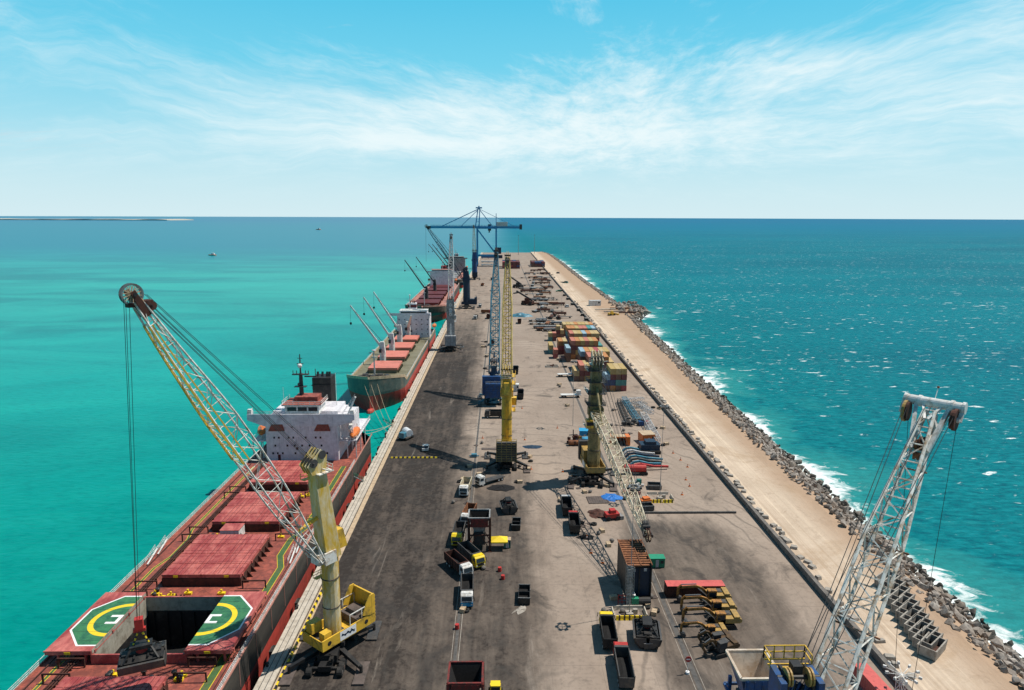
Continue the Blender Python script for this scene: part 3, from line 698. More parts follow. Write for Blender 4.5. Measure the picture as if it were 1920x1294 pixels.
def ship(name, label, cx, y0, y1, hb, zd, cols, hatches, house, cranes=(), flare=26, hatch_w=7.5, rail='white_paint', cranecol='white_paint', portholes=True, hname='bulk_carrier', sheer=2.6):
    root = thing(name, label, 'ship', (cx, (y0 + y1) / 2, SEAZ))
    h, hw, zdk = hull(cx, y0, y1, hb, zd, [cols['hull'], cols['boot']], root, flare, boot=cols.get('bootz', -.2), sheer=sheer, rake=cols.get('rake', 5.5))
    dk = deck(cx, y0, y1, hw, zdk, None, cols['deck'], root, zd, flare)
    mb = MB()                                                       # bulwark / rim
    ys = [y0 + f * flare for f in (0.01, .05, .1, .2, .35, .5, .7, .95)]
    for s in (-1, 1):
        for a, b_ in zip(ys[:-1], ys[1:]):
            pa, pb = V((cx + s * hw(a, zd), a, zdk(a))), V((cx + s * hw(b_, zd), b_, zdk(b_)))
            mb.bar(pa + V((0, 0, .5)), pb + V((0, 0, .5)), .25, 1.2)
        mb.bar((cx + s * (hb - .15), ys[-1], zd + .4), (cx + s * (hb - .15), y1 - 8, zd + .4), .2, .7)
    mb.build('bulwark', cols.get('bulwark', 'deck_olive'), root, world=True)
    for (ya, yb) in hatches:
        c = MB(); c.b(cx - hatch_w, cx + hatch_w, ya, yb, zd - .1, zd + 1.6)
        for i in range(5):
            y = ya + (yb - ya) * (i + .5) / 5
            for s in (-1, 1): c.b(min(cx + s * hatch_w, cx + s * (hatch_w + .9)), max(cx + s * hatch_w, cx + s * (hatch_w + .9)), y - .1, y + .1, zd, zd + 1.3)
        cm = c.build('hatch_coaming', cols.get('coaming', 'hatch_red'), root, world=True)
        hatch_cover(cx - hatch_w - .3, cx + hatch_w + .3, ya - .3, yb + .3, zd + 1.6, cols['hatch'], cm, ribs=False, th=1.0)
    # forecastle gear
    g = MB()
    rnd = random.Random(int(cx * 7 + y0))
    for i in range(18):
        x = cx + rnd.uniform(-1, 1) * hb * .62; y = y0 + flare * rnd.uniform(.22, .75); z = zdk(y)
        g.box((x, y, z + .5), (rnd.uniform(.5, 1.8), rnd.uniform(.5, 1.5), rnd.uniform(.6, 1.4)), rnd.uniform(0, 1))
    for s in (-1, 1): g.tube((cx + s * 3.2 - 1.2, y0 + flare * .42, zdk(y0 + flare * .42) + .9), (cx + s * 3.2 + 1.2, y0 + flare * .42, zdk(y0 + flare * .42) + .9), .9, 10)
    g.build('windlass', 'dark_grey', root, world=True)
    fm = MB(); yf = y0 + flare * .6; fm.tube((cx, yf, zd), (cx, yf, zd + 15), .42, 8, .25); fm.box((cx, yf, zd + 12), (2.4, .6, .3)); fm.ball((cx, yf, zd + 15), .8, (1.3, 1, .5))
    fm.build('foremast', 'pale_grey', root, world=True)
    # accommodation
    hx0, hx1, hy, zt = house; md = hy + 11
    hm = MB(); hm.b(hx0, hx1, hy, md, zd, zt - 2.6)
    hm.b(hx0 + 1.5, hx1 - 1.5, hy + .6, md - 2, zt - 2.6, zt); hm.b(cx - hb, cx + hb, hy - .2, hy + 3.5, zt - 2.9, zt - 2.3)
    hm.b(cx - hb, cx + hb, hy - .35, hy - .2, zt - 2.9, zt - 1.3)
    ho = hm.build('deckhouse', cols.get('house', 'house_white'), root, world=True)
    wm = MB(); wm.b(hx0 + 2.2, hx1 - 2.2, hy + .52, hy + .6, zt - 1.5, zt - .6)
    wm.build('bridge_windows', 'glass', ho, world=True)
    if portholes:
        nr = max(2, int((zt - 3.5 - zd) / 2.7)); nc = 6
        for r in range(nr):
            for q in range(nc):
                x = hx0 + 1.2 + (hx1 - hx0 - 2.4) * q / (nc - 1); z = zd + 1.9 + r * (zt - 4.6 - zd) / nr
                p = MB(); p.b(x - .3, x + .3, hy - .04, hy + .1, z, z + .65); p.build('window', 'glass', ho, world=True)
    rf = MB(); rf.b(hx0 + 1.2, hx1 - 1.2, hy + .4, md - 1.8, zt, zt + .15); rf.build('roof', cols.get('roof', 'salmon'), ho, world=True)
    fn = MB(); fn.b(cx - 2.2, cx + 2.8, md + 2, md + 7, zd, zt + 3); fn.mat(1).b(cx - 2.25, cx + 2.85, md + 1.95, md + 7.05, zt + .4, zt + 2.2); fn.mat(2)
    for q in (-.9, .6, 1.6): fn.tube((cx + q, md + 4, zt + 3), (cx + q, md + 4.4, zt + 4.2), .35, 6)
    fn.build('funnel', [cols.get('funnel', 'house_white'), cols.get('funnel_band', 'maroon'), 'black'], root, world=True)
    mm = MB(); mm.bar((cx, hy + 5, zt), (cx, hy + 5, zt + 9), .45); mm.box((cx, hy + 5, zt + 6), (3.6, .3, .3)); mm.box((cx, hy + 5, zt + 4), (2.6, 1.2, .25)); mm.ball((cx, hy + 5, zt + 9), .5)
    mm.build('radar_mast', 'white_paint', root, world=True)
    lifeboat((hx1 + 2.1, hy + 9, zd + 6), root)
    lifeboat((hx0 - 2.1, hy + 9, zd + 6), root)
    for c in cranes: deck_crane(c[0], c[1], zd, c[2], c[3], cranecol, root)
    rl = MB()
    for s in (-1, 1): rl.rail([(cx + s * (hb - .2), y0 + flare, zd + .6), (cx + s * (hb - .2), y1 - 8, zd + .6)], .9, 4.5, .05)
    rl.build('railing', rail, root, world=True)
    return root

# ---- the near bulk carrier -------------------------------------------------
NX, NHB, ND = -59.3, 16.1, 5.5
near = thing('bulk_carrier', 'red-decked bulk carrier with helipad hatch and pale lavender deckhouse, nearest ship', 'ship', (NX, 140, SEAZ), group='bulk carriers berthed along the quay')
h, hw, zdk = hull(NX, 30, 226, NHB, ND, ['hull_black', 'boot_red'], near, 26, boot=.1, stern=14)
HX0, HX1 = NX - 7.5, NX + 7.5
HY = [(54, 71), (78, 95), (102, 119), (126, 143), (150, 167), (174, 190)]
deck(NX, 30, 226, hw, zdk, (HX0, HX1, 102, 119), 'ship_red', near, ND, 26)
for i, (ya, yb) in enumerate(HY):
    c = MB()
    if i == 2:                                                    # the open hold
        for x0, x1, y0, y1 in ((HX0 - .3, HX0, ya - .3, yb + .3), (HX1, HX1 + .3, ya - .3, yb + .3), (HX0, HX1, ya - .3, ya), (HX0, HX1, yb, yb + .3)): c.b(x0, x1, y0, y1, ND - .1, ND + 1.7)
        cm = c.build('hatch_coaming', 'hatch_red', near, world=True)
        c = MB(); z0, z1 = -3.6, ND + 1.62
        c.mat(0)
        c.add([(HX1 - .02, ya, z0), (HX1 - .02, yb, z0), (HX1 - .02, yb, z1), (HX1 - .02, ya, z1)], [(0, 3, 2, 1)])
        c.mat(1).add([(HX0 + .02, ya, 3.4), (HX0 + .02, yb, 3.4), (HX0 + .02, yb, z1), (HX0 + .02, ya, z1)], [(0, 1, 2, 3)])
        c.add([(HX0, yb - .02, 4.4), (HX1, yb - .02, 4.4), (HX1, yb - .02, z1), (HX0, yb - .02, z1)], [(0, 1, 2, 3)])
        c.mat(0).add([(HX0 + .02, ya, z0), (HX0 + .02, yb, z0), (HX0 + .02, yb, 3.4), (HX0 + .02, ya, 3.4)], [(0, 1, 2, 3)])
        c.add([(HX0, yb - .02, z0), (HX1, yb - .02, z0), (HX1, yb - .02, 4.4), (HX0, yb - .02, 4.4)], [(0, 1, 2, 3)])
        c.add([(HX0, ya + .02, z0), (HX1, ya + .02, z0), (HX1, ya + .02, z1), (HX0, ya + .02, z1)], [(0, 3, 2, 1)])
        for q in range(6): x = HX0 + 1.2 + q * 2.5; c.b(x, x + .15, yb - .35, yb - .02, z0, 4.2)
        hd = c.build('cargo_hold', ['black', 'hold_pale'], near, world=True)  # black walls and pale upper strips paint the hold's shade and sunlit rim
        c = MB(); n = 8; vs = [(HX0 + .03 + 14.94 * a / n, ya + .03 + 16.94 * b_ / n, -3.3 + 1.6 * exp_) for b_ in range(n + 1) for a in range(n + 1) for exp_ in [math.exp(-((a - 5) ** 2 + (b_ - 5) ** 2) / 9) + random.random() * .15]]
        c.add(vs, [(b_ * (n + 1) + a, b_ * (n + 1) + a + 1, (b_ + 1) * (n + 1) + a + 1, (b_ + 1) * (n + 1) + a) for a in range(n) for b_ in range(n)])
        c.build('coal_cargo', 'coal', hd, world=True)
        continue
    c.b(HX0 - .3, HX1 + .3, ya - .3, yb + .3, ND - .1, ND + 1.7)
    for j in range(8):
        y = ya + (yb - ya) * (j + .5) / 8
        for s in (-1, 1):
            x = NX + s * 7.8; c.prism([(x, ND), (x + s * 1.1, ND), (x, ND + 1.5)][::s], y - .07, y + .07, 'XZ')
    cm = c.build('hatch_coaming', 'rust_and_shade', near, world=True)  # dark colour paints in the shadow below the cover overhang
    for xx in (HX0 + 2.5, HX1 - 2.5): pl = MB(); pl.b(xx - .45, xx + .45, ya - .40, ya - .33, ND + 1.9, ND + 2.35); pl.build('number_plate', 'mark_yellow', cm, world=True)
    hatch_cover(HX0 - .2, NX - .03, ya - .2, yb + .2, ND + 1.75, 'hatch_red', cm)
    hatch_cover(NX + .03, HX1 + .2, ya - .2, yb + .2, ND + 1.75, 'hatch_red', cm)
# the rolled-back helipad covers of hold three
def pad_cover(side):
    x0, x1 = (HX0 - 7.6, HX0 - .1) if side < 0 else (HX1 + .1, HX1 + 7.6)
    o = hatch_cover(x0, x1, 101.6, 119.4, ND + 1.75, 'hatch_red', near, ribs=False)
    o['label'] = 'hatch cover half with green helipad paint'
    xe = x1 if side < 0 else x0                                   # the split line of the cover halves
    cy, z = 110.5, ND + 2.5
    S_ = -side                                                    # x offset u>=0 goes outboard
    def pt(u, v, dz): return (xe + side * u, cy + v, z + dz)
    octg = [(0, -7.6), (3.2, -7.6), (6.9, -3.2), (6.9, 3.2), (3.2, 7.6), (0, 7.6)]
    m = MB()
    def poly(p, dz, mi):
        vs = [pt(u, v, dz) for u, v in p]
        m.mat(mi).add(vs, [tuple(range(len(vs))) if side > 0 else tuple(range(len(vs) - 1, -1, -1))])
    poly(octg, .006, 1); poly([(u * .955, v * .957) for u, v in octg], .012, 0)
    n = 20; ro, ri = 5.0, 4.1
    for i in range(n):
        a, b_ = -pi/2 + pi * i / n, -pi/2 + pi * (i + 1) / n
        poly([(ri * cos(a), ri * sin(a)), (ro * cos(a), ro * sin(a)), (ro * cos(b_), ro * sin(b_)), (ri * cos(b_), ri * sin(b_))], .018, 2)
    # half of the letter H, whose bar runs across the split
    for v0, v1, u1 in ((.75, 1.35, 2.1), (-1.35, -.75, 2.1)): poly([(0, v0), (u1, v0), (u1, v1), (0, v1)], .018, 1)
    poly([(0, -.75), (.62, -.75), (.62, .75), (0, .75)], .018, 1)
    for v in (-6.2, -3.6, -1.2, 3.0, 5.4):
        q = 6.2 if abs(v) < 4 else 3.6
        poly([(0, v), (q, v), (q, v + .05), (0, v + .05)], .024, 3)
    m.build('helipad_marking', ['pad_green', 'mark_white', 'mark_yellow', 'black'], o, world=True)
    s_ = MB()
    for y in (102.2, 118.8):
        for x in ((x0 + x1) / 2 - 2, (x0 + x1) / 2 + 2.5): s_.b(x - .15, x + .15, y - .15, y + .15, ND, ND + 1.75)
        s_.b(x0 + .3, x1 - .3, y - .12, y + .12, ND + 1.45, ND + 1.74)
    s_.build('cover_support', 'hatch_red', near, world=True)
    b_ = MB(); b_.b((x0 + x1) / 2 - .5, (x0 + x1) / 2 + .5, 101.40, 101.47, ND + 1.95, ND + 2.35); b_.build('number_plate', 'mark_yellow', o, world=True)
pad_cover(-1); pad_cover(1)
# inboard pale sealing face of the port cover, seen edge-on beside the hold
m = MB(); m.b(HX0 - .09, HX0 - .03, 101.8, 119.2, ND + 1.8, ND + 2.45); m.build('seal_face', 'hold_pale', near, world=True)
# walkways, pipes, frames, fittings
m = MB()
path = [(NX + 13.3, 58), (NX + 13.3, 133), (NX + 11.6, 138), (NX + 11.6, 146), (NX + 13.3, 151), (NX + 13.3, 192)]
path2 = [(NX - 13.0, 58), (NX - 13.0, 133), (NX - 11.8, 138), (NX - 11.8, 146), (NX - 13.0, 151), (NX - 13.0, 192)]
for P_, w2 in ((path, .62), (path2, .22)):
    for mi, ww, dz in ((1, w2 + .10, .010), (0, w2, .016)):
        for a, b_ in zip(P_[:-1], P_[1:]):
            m.mat(mi).add([(a[0] - ww, a[1], ND + dz), (a[0] + ww, a[1], ND + dz), (b_[0] + ww, b_[1], ND + dz), (b_[0] - ww, b_[1], ND + dz)], [(0, 1, 2, 3)])
m.build('walkway', ['walk_green', 'mark_yellow'], near, world=True)
m = MB()
for x in (NX - 10.2, NX - 10.7, NX - 11.1): m.tube((x, 58, ND + .5), (x, 194, ND + .5), .11, 6)
for x in (NX - 14.4, NX + 14.9): m.tube((x, 58, ND + .35), (x, 194, ND + .35), .09, 6)
for y in range(60, 194, 4): m.b(NX - 11.3, NX - 10.0, y, y + .12, ND, ND + .42)
m.build('deck_pipes', 'rust_and_shade', near, world=True)
for y in (75, 99, 123, 147, 171):
    for dy in (-1.9, 1.9):
        for x0, x1 in ((NX - 12.6, NX - 8.4), (NX + 8.4, NX + 12.9)):
            m = MB(); m.bar((x0, y + dy, ND), (x0, y + dy, ND + 1.6), .22); m.bar((x1, y + dy, ND), (x1, y + dy, ND + 1.6), .22); m.bar((x0 - .1, y + dy, ND + 1.6), (x1 + .1, y + dy, ND + 1.6), .22); m.build('cover_track', 'rust_and_shade', near, world=True)
rnd = random.Random(5)
for y in (73.5, 97.8, 121.8, 146, 170, 192.5):
    for q in range(11):
        x = NX + rnd.uniform(-8, 9.5); yy = y + rnd.uniform(-.9, 1.4); tp = rnd.randrange(3)
        m = MB()
        if tp == 0: m.tube((x, yy, ND), (x, yy, ND + .9), .28, 8); m.ball((x, yy, ND + 1.0), .48, (1, 1, .6), 8, 5); mt = 'black'; nm = 'ventilator'
        elif tp == 1: m.b(x - .7, x + .7, yy - .35, yy + .35, ND, ND + .4); m.tube((x, yy, ND), (x, yy, ND + 1.0), .2, 6); mt = 'mark_yellow'; nm = 'valve_box'
        else: m.b(x - .5, x + .5, yy - .2, yy + .2, ND, ND + .12); m.tube((x - .3, yy, ND), (x - .3, yy, ND + .55), .16, 8); m.tube((x + .3, yy, ND), (x + .3, yy, ND + .55), .16, 8); mt = 'rust_and_shade'; nm = 'deck_bollard'
        m.build(nm, mt, near, world=True)
p = G(447, 992, ND)
m = MB(); m.b(p.x - 1.9, p.x + 2.3, 145.4, 149.0, ND, ND + 2.3); m.mat(1).b(p.x - 2.0, p.x + 2.4, 145.3, 149.1, ND + 2.3, ND + 2.4)
m.build('deck_locker', ['white_paint', 'hatch_red'], near, world=True)
m = MB()
for s in (-1, 1):
    m.rail([(NX + s * 15.9, 58, ND), (NX + s * 15.9, 195, ND)], 1.1, 2.4, .035, 2)
m.build('railing', 'white_paint', near, world=True)
m = MB()
for s in (-1, 1): m.bar((NX + s * 16.0, 57, ND + .12), (NX + s * 16.0, 222, ND + .12), .3, .26)
for y in range(70, 200, 8): m.bar((NX + 16.12, y, ND), (NX + 16.12, y, .9), .12)
m.build('sheer_strake', 'deck_pink', near, world=True)
for y in (134, 138.5): 
    for s in (-1, 1):
        m = MB(); x = NX + s * 14.9; m.bar((x, y, ND + .3), (x, y + 4.5, ND + 1.6), .3, .12); m.rail([(x - .4, y, ND + .4), (x - .4, y + 4.5, ND + 1.6)], .9, 1, .03); m.build('accommodation_ladder', 'white_paint', near, world=True)
# deckhouse
hy = 197.0; hx0, hx1 = -70.0, -48.6; zt = 19.9
m = MB(); m.b(hx0, hx1, hy, 213, ND, 18.4)
m.prism([(-75.2, 20.0), (-75.2, 18.2), (-70, 16.2), (-48.6, 16.2), (-43.4, 18.2), (-43.4, 20.0)], hy - .25, hy + .05, 'XZ')
m.b(-75.2, -43.4, hy + .05, hy + 4.5, 18.4, 18.7)
m.b(hx0 + 1, hx1 - 1, hy + 4.5, 213, 18.4, 19.6)
for x0, x1 in ((-75.2, -75.0), (-43.6, -43.4)): m.b(x0, x1, hy + .05, hy + 4.5, 18.7, 19.9)
m.b(hx1, hx1 + 3.4, hy + 5, 212, ND + 5.6, 18.0); m.b(hx0 - 2.6, hx0, hy + 6, 212, ND + 5.6, 13.5)
m.b(hx1, -43.6, hy + 2, 222, ND + 5.3, ND + 5.6); m.b(-75, hx0, hy + 2, 222, ND + 5.3, ND + 5.6)
ho = m.build('deckhouse', 'house_white', near, world=True)
m = MB()
for x in (-75, -72, -46.5, -43.9):
    for y in (hy + 2.2, hy + 9, hy + 16): m.b(x, x + .25, y, y + .25, ND, ND + 5.3)
m.rail([(-43.7, hy + 2, ND + 5.6), (-43.7, 222, ND + 5.6)], 1.1, 2, .04); m.rail([(-48.4, hy + 2, ND + 5.6), (-43.7, hy + 2, ND + 5.6)], 1.1, 1.5, .04)
m.rail([(-74.9, 222, ND + 5.6), (-74.9, hy + 2, ND + 5.6), (-70.2, hy + 2, ND + 5.6)], 1.1, 2, .04)
m.build('boat_deck_frame', 'white_paint', ho, world=True)
m = MB()
for y0_, z0_, y1_, z1_ in ((hy + 5, ND + 5.6, hy + 2.5, ND + 9), (hy + 2.5, ND + 9, hy + 5, 15.5)): m.bar((-45.6, y0_, z0_), (-45.6, y1_, z1_), 1.0, .3)
m.bar((-47.6, hy + 4.0, 15.5), (-43.8, hy + 4.0, 24.2), .9, .5); m.rail([(-47.6, hy + 3.5, 18.7), (-43.8, hy + 3.5, 24.2)], 1, 1, .04)
m.build('side_stair', 'white_paint', ho, world=True)
m = MB(); m.b(-64.3, -54.2, hy + 1.2, hy + 9, 19.6, 22.2); m.b(-65.2, -53.4, hy + .9, hy + 9.4, 22.2, 22.5)
wh = m.build('wheelhouse', 'white_paint', ho, world=True)
for i in range(3):
    x = -63.6 + i * 3.15; m = MB(); m.b(x, x + 2.7, hy + 1.14, hy + 1.2, 20.6, 21.8); m.build('bridge_window', 'glass', wh, world=True)
m = MB(); m.b(-65.1, -53.5, hy + 1.0, hy + 9.3, 22.5, 22.56); m.b(-62.5, -55.5, hy + 5, hy + 10, 22.5, 23.9); m.build('bridge_roof', 'ship_red', wh, world=True)
m = MB(); m.rail([(-65.1, hy + 9, 22.5), (-65.1, hy + 1, 22.5), (-53.5, hy + 1, 22.5), (-53.5, hy + 9, 22.5)], 1.1, 1.6, .04); m.rail([(-75.1, hy + 4.4, 19.8), (-75.1, hy, 19.8), (-65.3, hy, 20.0)], .9, 1.6, .04); m.rail([(-53.3, hy, 20.0), (-43.5, hy, 19.8), (-43.5, hy + 4.4, 19.8)], .9, 1.6, .04)
m.box((-74.6, hy + .8, 20.6), (1.1, 1.1, 1.4)); m.box((-44.3, hy + .8, 20.4), (1.1, 1.0, 1.2))
m.build('bridge_railing', 'white_paint', wh, world=True)
for x in (-69.2, -55.6):
    m = MB(); m.prism([(x, 14.8), (x + 4.9, 14.8), (x + 4.4, 16.9), (x + 1.1, 16.9)], hy - .32, hy - .22, 'XZ'); m.build('wing_recess', 'ship_red', ho, world=True)
for z, xs in ((12.4, (-67.6, -66.2, -63.3, -61.9, -58.2, -55.2, -53.8)), (9.9, (-67.4, -63.8, -61.6, -59.4, -57.2, -53.6)), (7.5, (-68.2, -66.8, -65.3, -61.5, -58.2, -55.0, -53.5, -52.0)), (15.8, (-62.2,))):
    for x in xs:
        m = MB(); m.b(x - .26, x + .26, hy - .05, hy + .05, z, z + .62); m.build('porthole', 'glass', ho, world=True)
for x, w2, z0_, z1_ in ((-66.4, .8, ND, ND + 1.9), (-54.6, .8, ND, ND + 1.9), (-60.9, .7, 8.9, 9.7)):
    m = MB(); m.b(x - w2 / 2, x + w2 / 2, hy - .06, hy + .05, z0_, z1_); m.build('door', 'maroon', ho, world=True)
m = MB(); m.b(-60.2, -54.3, 214, 220, ND, 27.0); m.b(-60.4, -54.1, 213.8, 220.2, 24.4, 24.7)
for x in (-59, -57.5, -56, -55.2): m.tube((x, 216.5, 27), (x, 217, 28.4), .38, 8)
m.build('funnel', 'black', near, world=True)
m = MB(); x, y = -61.2, hy + 8.5
m.tube((x, y, 22), (x, y, 30.5), .75, 10, .55); m.tube((x, y, 30.5), (x, y, 36.5), .28, 6, .15)
m.box((x, y, 30.2), (5.0, 1.4, .25)); m.box((x, y - .6, 26.5), (3.6, 1.6, .2)); m.box((x + 2.8, y + .5, 29.4), (3.6, .4, .35)); m.box((x, y, 33.5), (2.0, .25, .2)); m.box((x, y, 35.2), (1.4, .2, .15))
for q in (-2.3, -1.2, 1.5, 2.4): m.tube((x + q, y, 30.2), (x + q, y, 31.4), .12, 5)
m.ball((x - .4, y - .7, 27.2), .55); m.mat(1).ball((x, y - .5, 33.0), .75, (1, 1, .9)); m.mat(0).tube((x + 4.4, y + .5, 29.4), (x + 4.4, y + .5, 31.8), .12, 5)
m.build('radar_mast', ['dark_grey', 'white_paint'], near, world=True)
m = MB(); m.tube((-51.2, hy + 11, 18), (-51.2, hy + 11, 30), .07, 5); m.tube((-67, hy + 9, 18), (-67, hy + 9, 26), .06, 5); m.build('whip_aerial', 'white_paint', near, world=True)
lifeboat((-44.7, hy + 6, ND + 6.9), near, 8.5); lifeboat((-73.4, hy + 6.5, ND + 7.6), near, 8.5, .25)

# ---- second, third and fourth ship -----------------------------------------
sec = ship('bulk_carrier', 'green-hulled bulk carrier with salmon hatch covers and white cranes, second berth', -55.2, 281.0, 446, 13.0, 5.2,
    dict(hull='hull_green', boot='boot_red', deck='deck_olive', hatch='salmon', coaming='deck_olive', bulwark='beige', roof='white_paint', bootz=3.0, rake=.6, funnel='house_white', funnel_band='maroon'),
    [(315, 331), (341, 357), (366, 382), (391, 405)], (-62.5, -43.0, 412, 21.5),
    cranes=[(-58.6, 335.8, 14.5, (-73.5, 334, 35)), (-58.0, 361.5, 14.5, (-72, 360, 36)), (-57.4, 386.5, 15, (-71.5, 386, 36)), (-55.6, 409, 13.5, (-51, 389, 22))], flare=22, hatch_w=6.6, sheer=5.2)
sec['group'] = 'bulk carriers berthed along the quay'
m = MB(); m.ball((-55.2, 281.6, SEAZ + .3), 1.6, (1, 2.0, .9)); m.build('bulbous_bow', 'boot_red', sec, world=True)
thi = ship('bulk_carrier', 'pink-decked bulk carrier with dark maroon hatches and black cranes, third berth', -59.5, 520, 738, 16, 7.0,
    dict(hull='hull_black', boot='boot_red', deck='deck_pink', hatch='maroon', coaming='maroon', bulwark='deck_pink', roof='deck_pink', bootz=1.5, funnel='red_paint'),
    [(548, 572), (580, 604), (612, 636), (645, 668), (675, 695)], (-72, -48, 706, 24),
    cranes=[(-62, 576, 18, (-80, 578, 42)), (-61, 640, 18, (-78, 640, 41))], flare=26, hatch_w=9.5, cranecol='dark_grey', portholes=False)
thi['group'] = 'bulk carriers berthed along the quay'
fou = ship('bulk_carrier', 'distant grey-housed bulk carrier behind the maroon-hatched ship, farthest berth', -58.5, 762, 940, 15.5, 6.0,
    dict(hull='hull_black', boot='boot_red', deck='deck_pink', hatch='grey_paint', coaming='grey_paint', bulwark='grey_paint', roof='grey_paint', house='grey_paint', bootz=1.0),
    [(788, 806), (814, 832), (840, 860), (868, 886)], (-68, -46, 905, 26),
    cranes=[(-62, 810, 20, (-84, 812, 46)), (-61, 836, 20, (-82, 838, 45)), (-60, 864, 20, (-79, 866, 47))], flare=26, hatch_w=8, cranecol='dark_grey', portholes=False)
fou['group'] = 'bulk carriers berthed along the quay'
# mooring lines, fenders, bollards
def line(a, b_, sag, label):
    m = MB(); a, b_ = V(a), V(b_); n = 8
    pts = [a.lerp(b_, i / n) - V((0, 0, sag * 4 * (i / n) * (1 - i / n))) for i in range(n + 1)]
    for p, q in zip(pts[:-1], pts[1:]): m.tube(p - a, q - a, .07, 4)
    o = m.build('mooring_line', 'beige'); tag(o, label, 'rope', 'mooring lines', tuple(a))
line((-57.5, 282.2, 8.0), (-40, 236, .6), 2, 'pale mooring line from the green ship bow, the lower end nearest the camera')
line((-54.5, 281.6, 8.0), (-40, 241, .6), 2, 'pale mooring line from the green ship bow, middle of the three')
line((-52.0, 282.6, 8.0), (-40, 247, .6), 2, 'pale mooring line from the green ship bow, the one nearest that ship')
line((-45.5, 222, 5.6), (-40, 254, .6), 1, 'pale mooring line running from the near ship stern along the quay')
line((-49, 225.5, 5.6), (-40, 251, .6), 1, 'pale mooring line from the near ship stern, crossing the green gap')
line((-43.5, 60, 5.4), (-40, 46, .6), .4, 'pale mooring line at the near ship shoulder')
m = MB(); m.tube((0, 0, 0), (0, 0, .55), .22, 8); m.ball((0, 0, .6), .38, (1, 1.2, .6), 8, 5)
bp = m.build('mooring_bollard', 'black'); first = True
for y in list(range(90, 300, 18)) + list(range(300, 700, 36)):
    o = bp if first else bp.copy()
    if not first: COL.objects.link(o)
    first = False; tag(o, 'small black mooring bollard on the pale quay edge beam', 'bollard', 'mooring bollards on the quay edge', (-40.8, y, .30))
m = MB(); m.b(-.9, 0, -1.0, 1.0, -3.4, -.3); m.mat(1).b(-1.1, -.9, -.9, .9, -3.2, -.4)
fp = m.build('quay_fender', ['rubber', 'dark_grey']); first = True
for y in range(98, 560, 16):
    o = fp if first else fp.copy()
    if not first: COL.objects.link(o)
    first = False; tag(o, 'black rubber fender on the quay face above the water', 'fender', 'fenders on the quay face', (QX0, y, .0))
# ladder frames at the gap
for i, (px, py) in enumerate(((683, 905), (745, 800))):
    p = G(px, py); t_ = thing('gangway', ('narrow green metal gangway over the gap beside the near deckhouse', 'narrow gangway frame at the quay edge in the gap between the ships')[i], 'gangway', (-40.6, p.y, .3))
    m = MB(); m.bar((0, 0, .2), (-3.2, -1.0, 2.4), .8, .12); m.build('ramp', 'steel', t_)
    m = MB(); m.rail([(0, -.35, .2), (-3.2, -1.35, 2.4)], 1.0, 1.2, .035); m.rail([(0, .35, .2), (-3.2, -.65, 2.4)], 1.0, 1.2, .035); m.build('railing', 'green_box', t_)
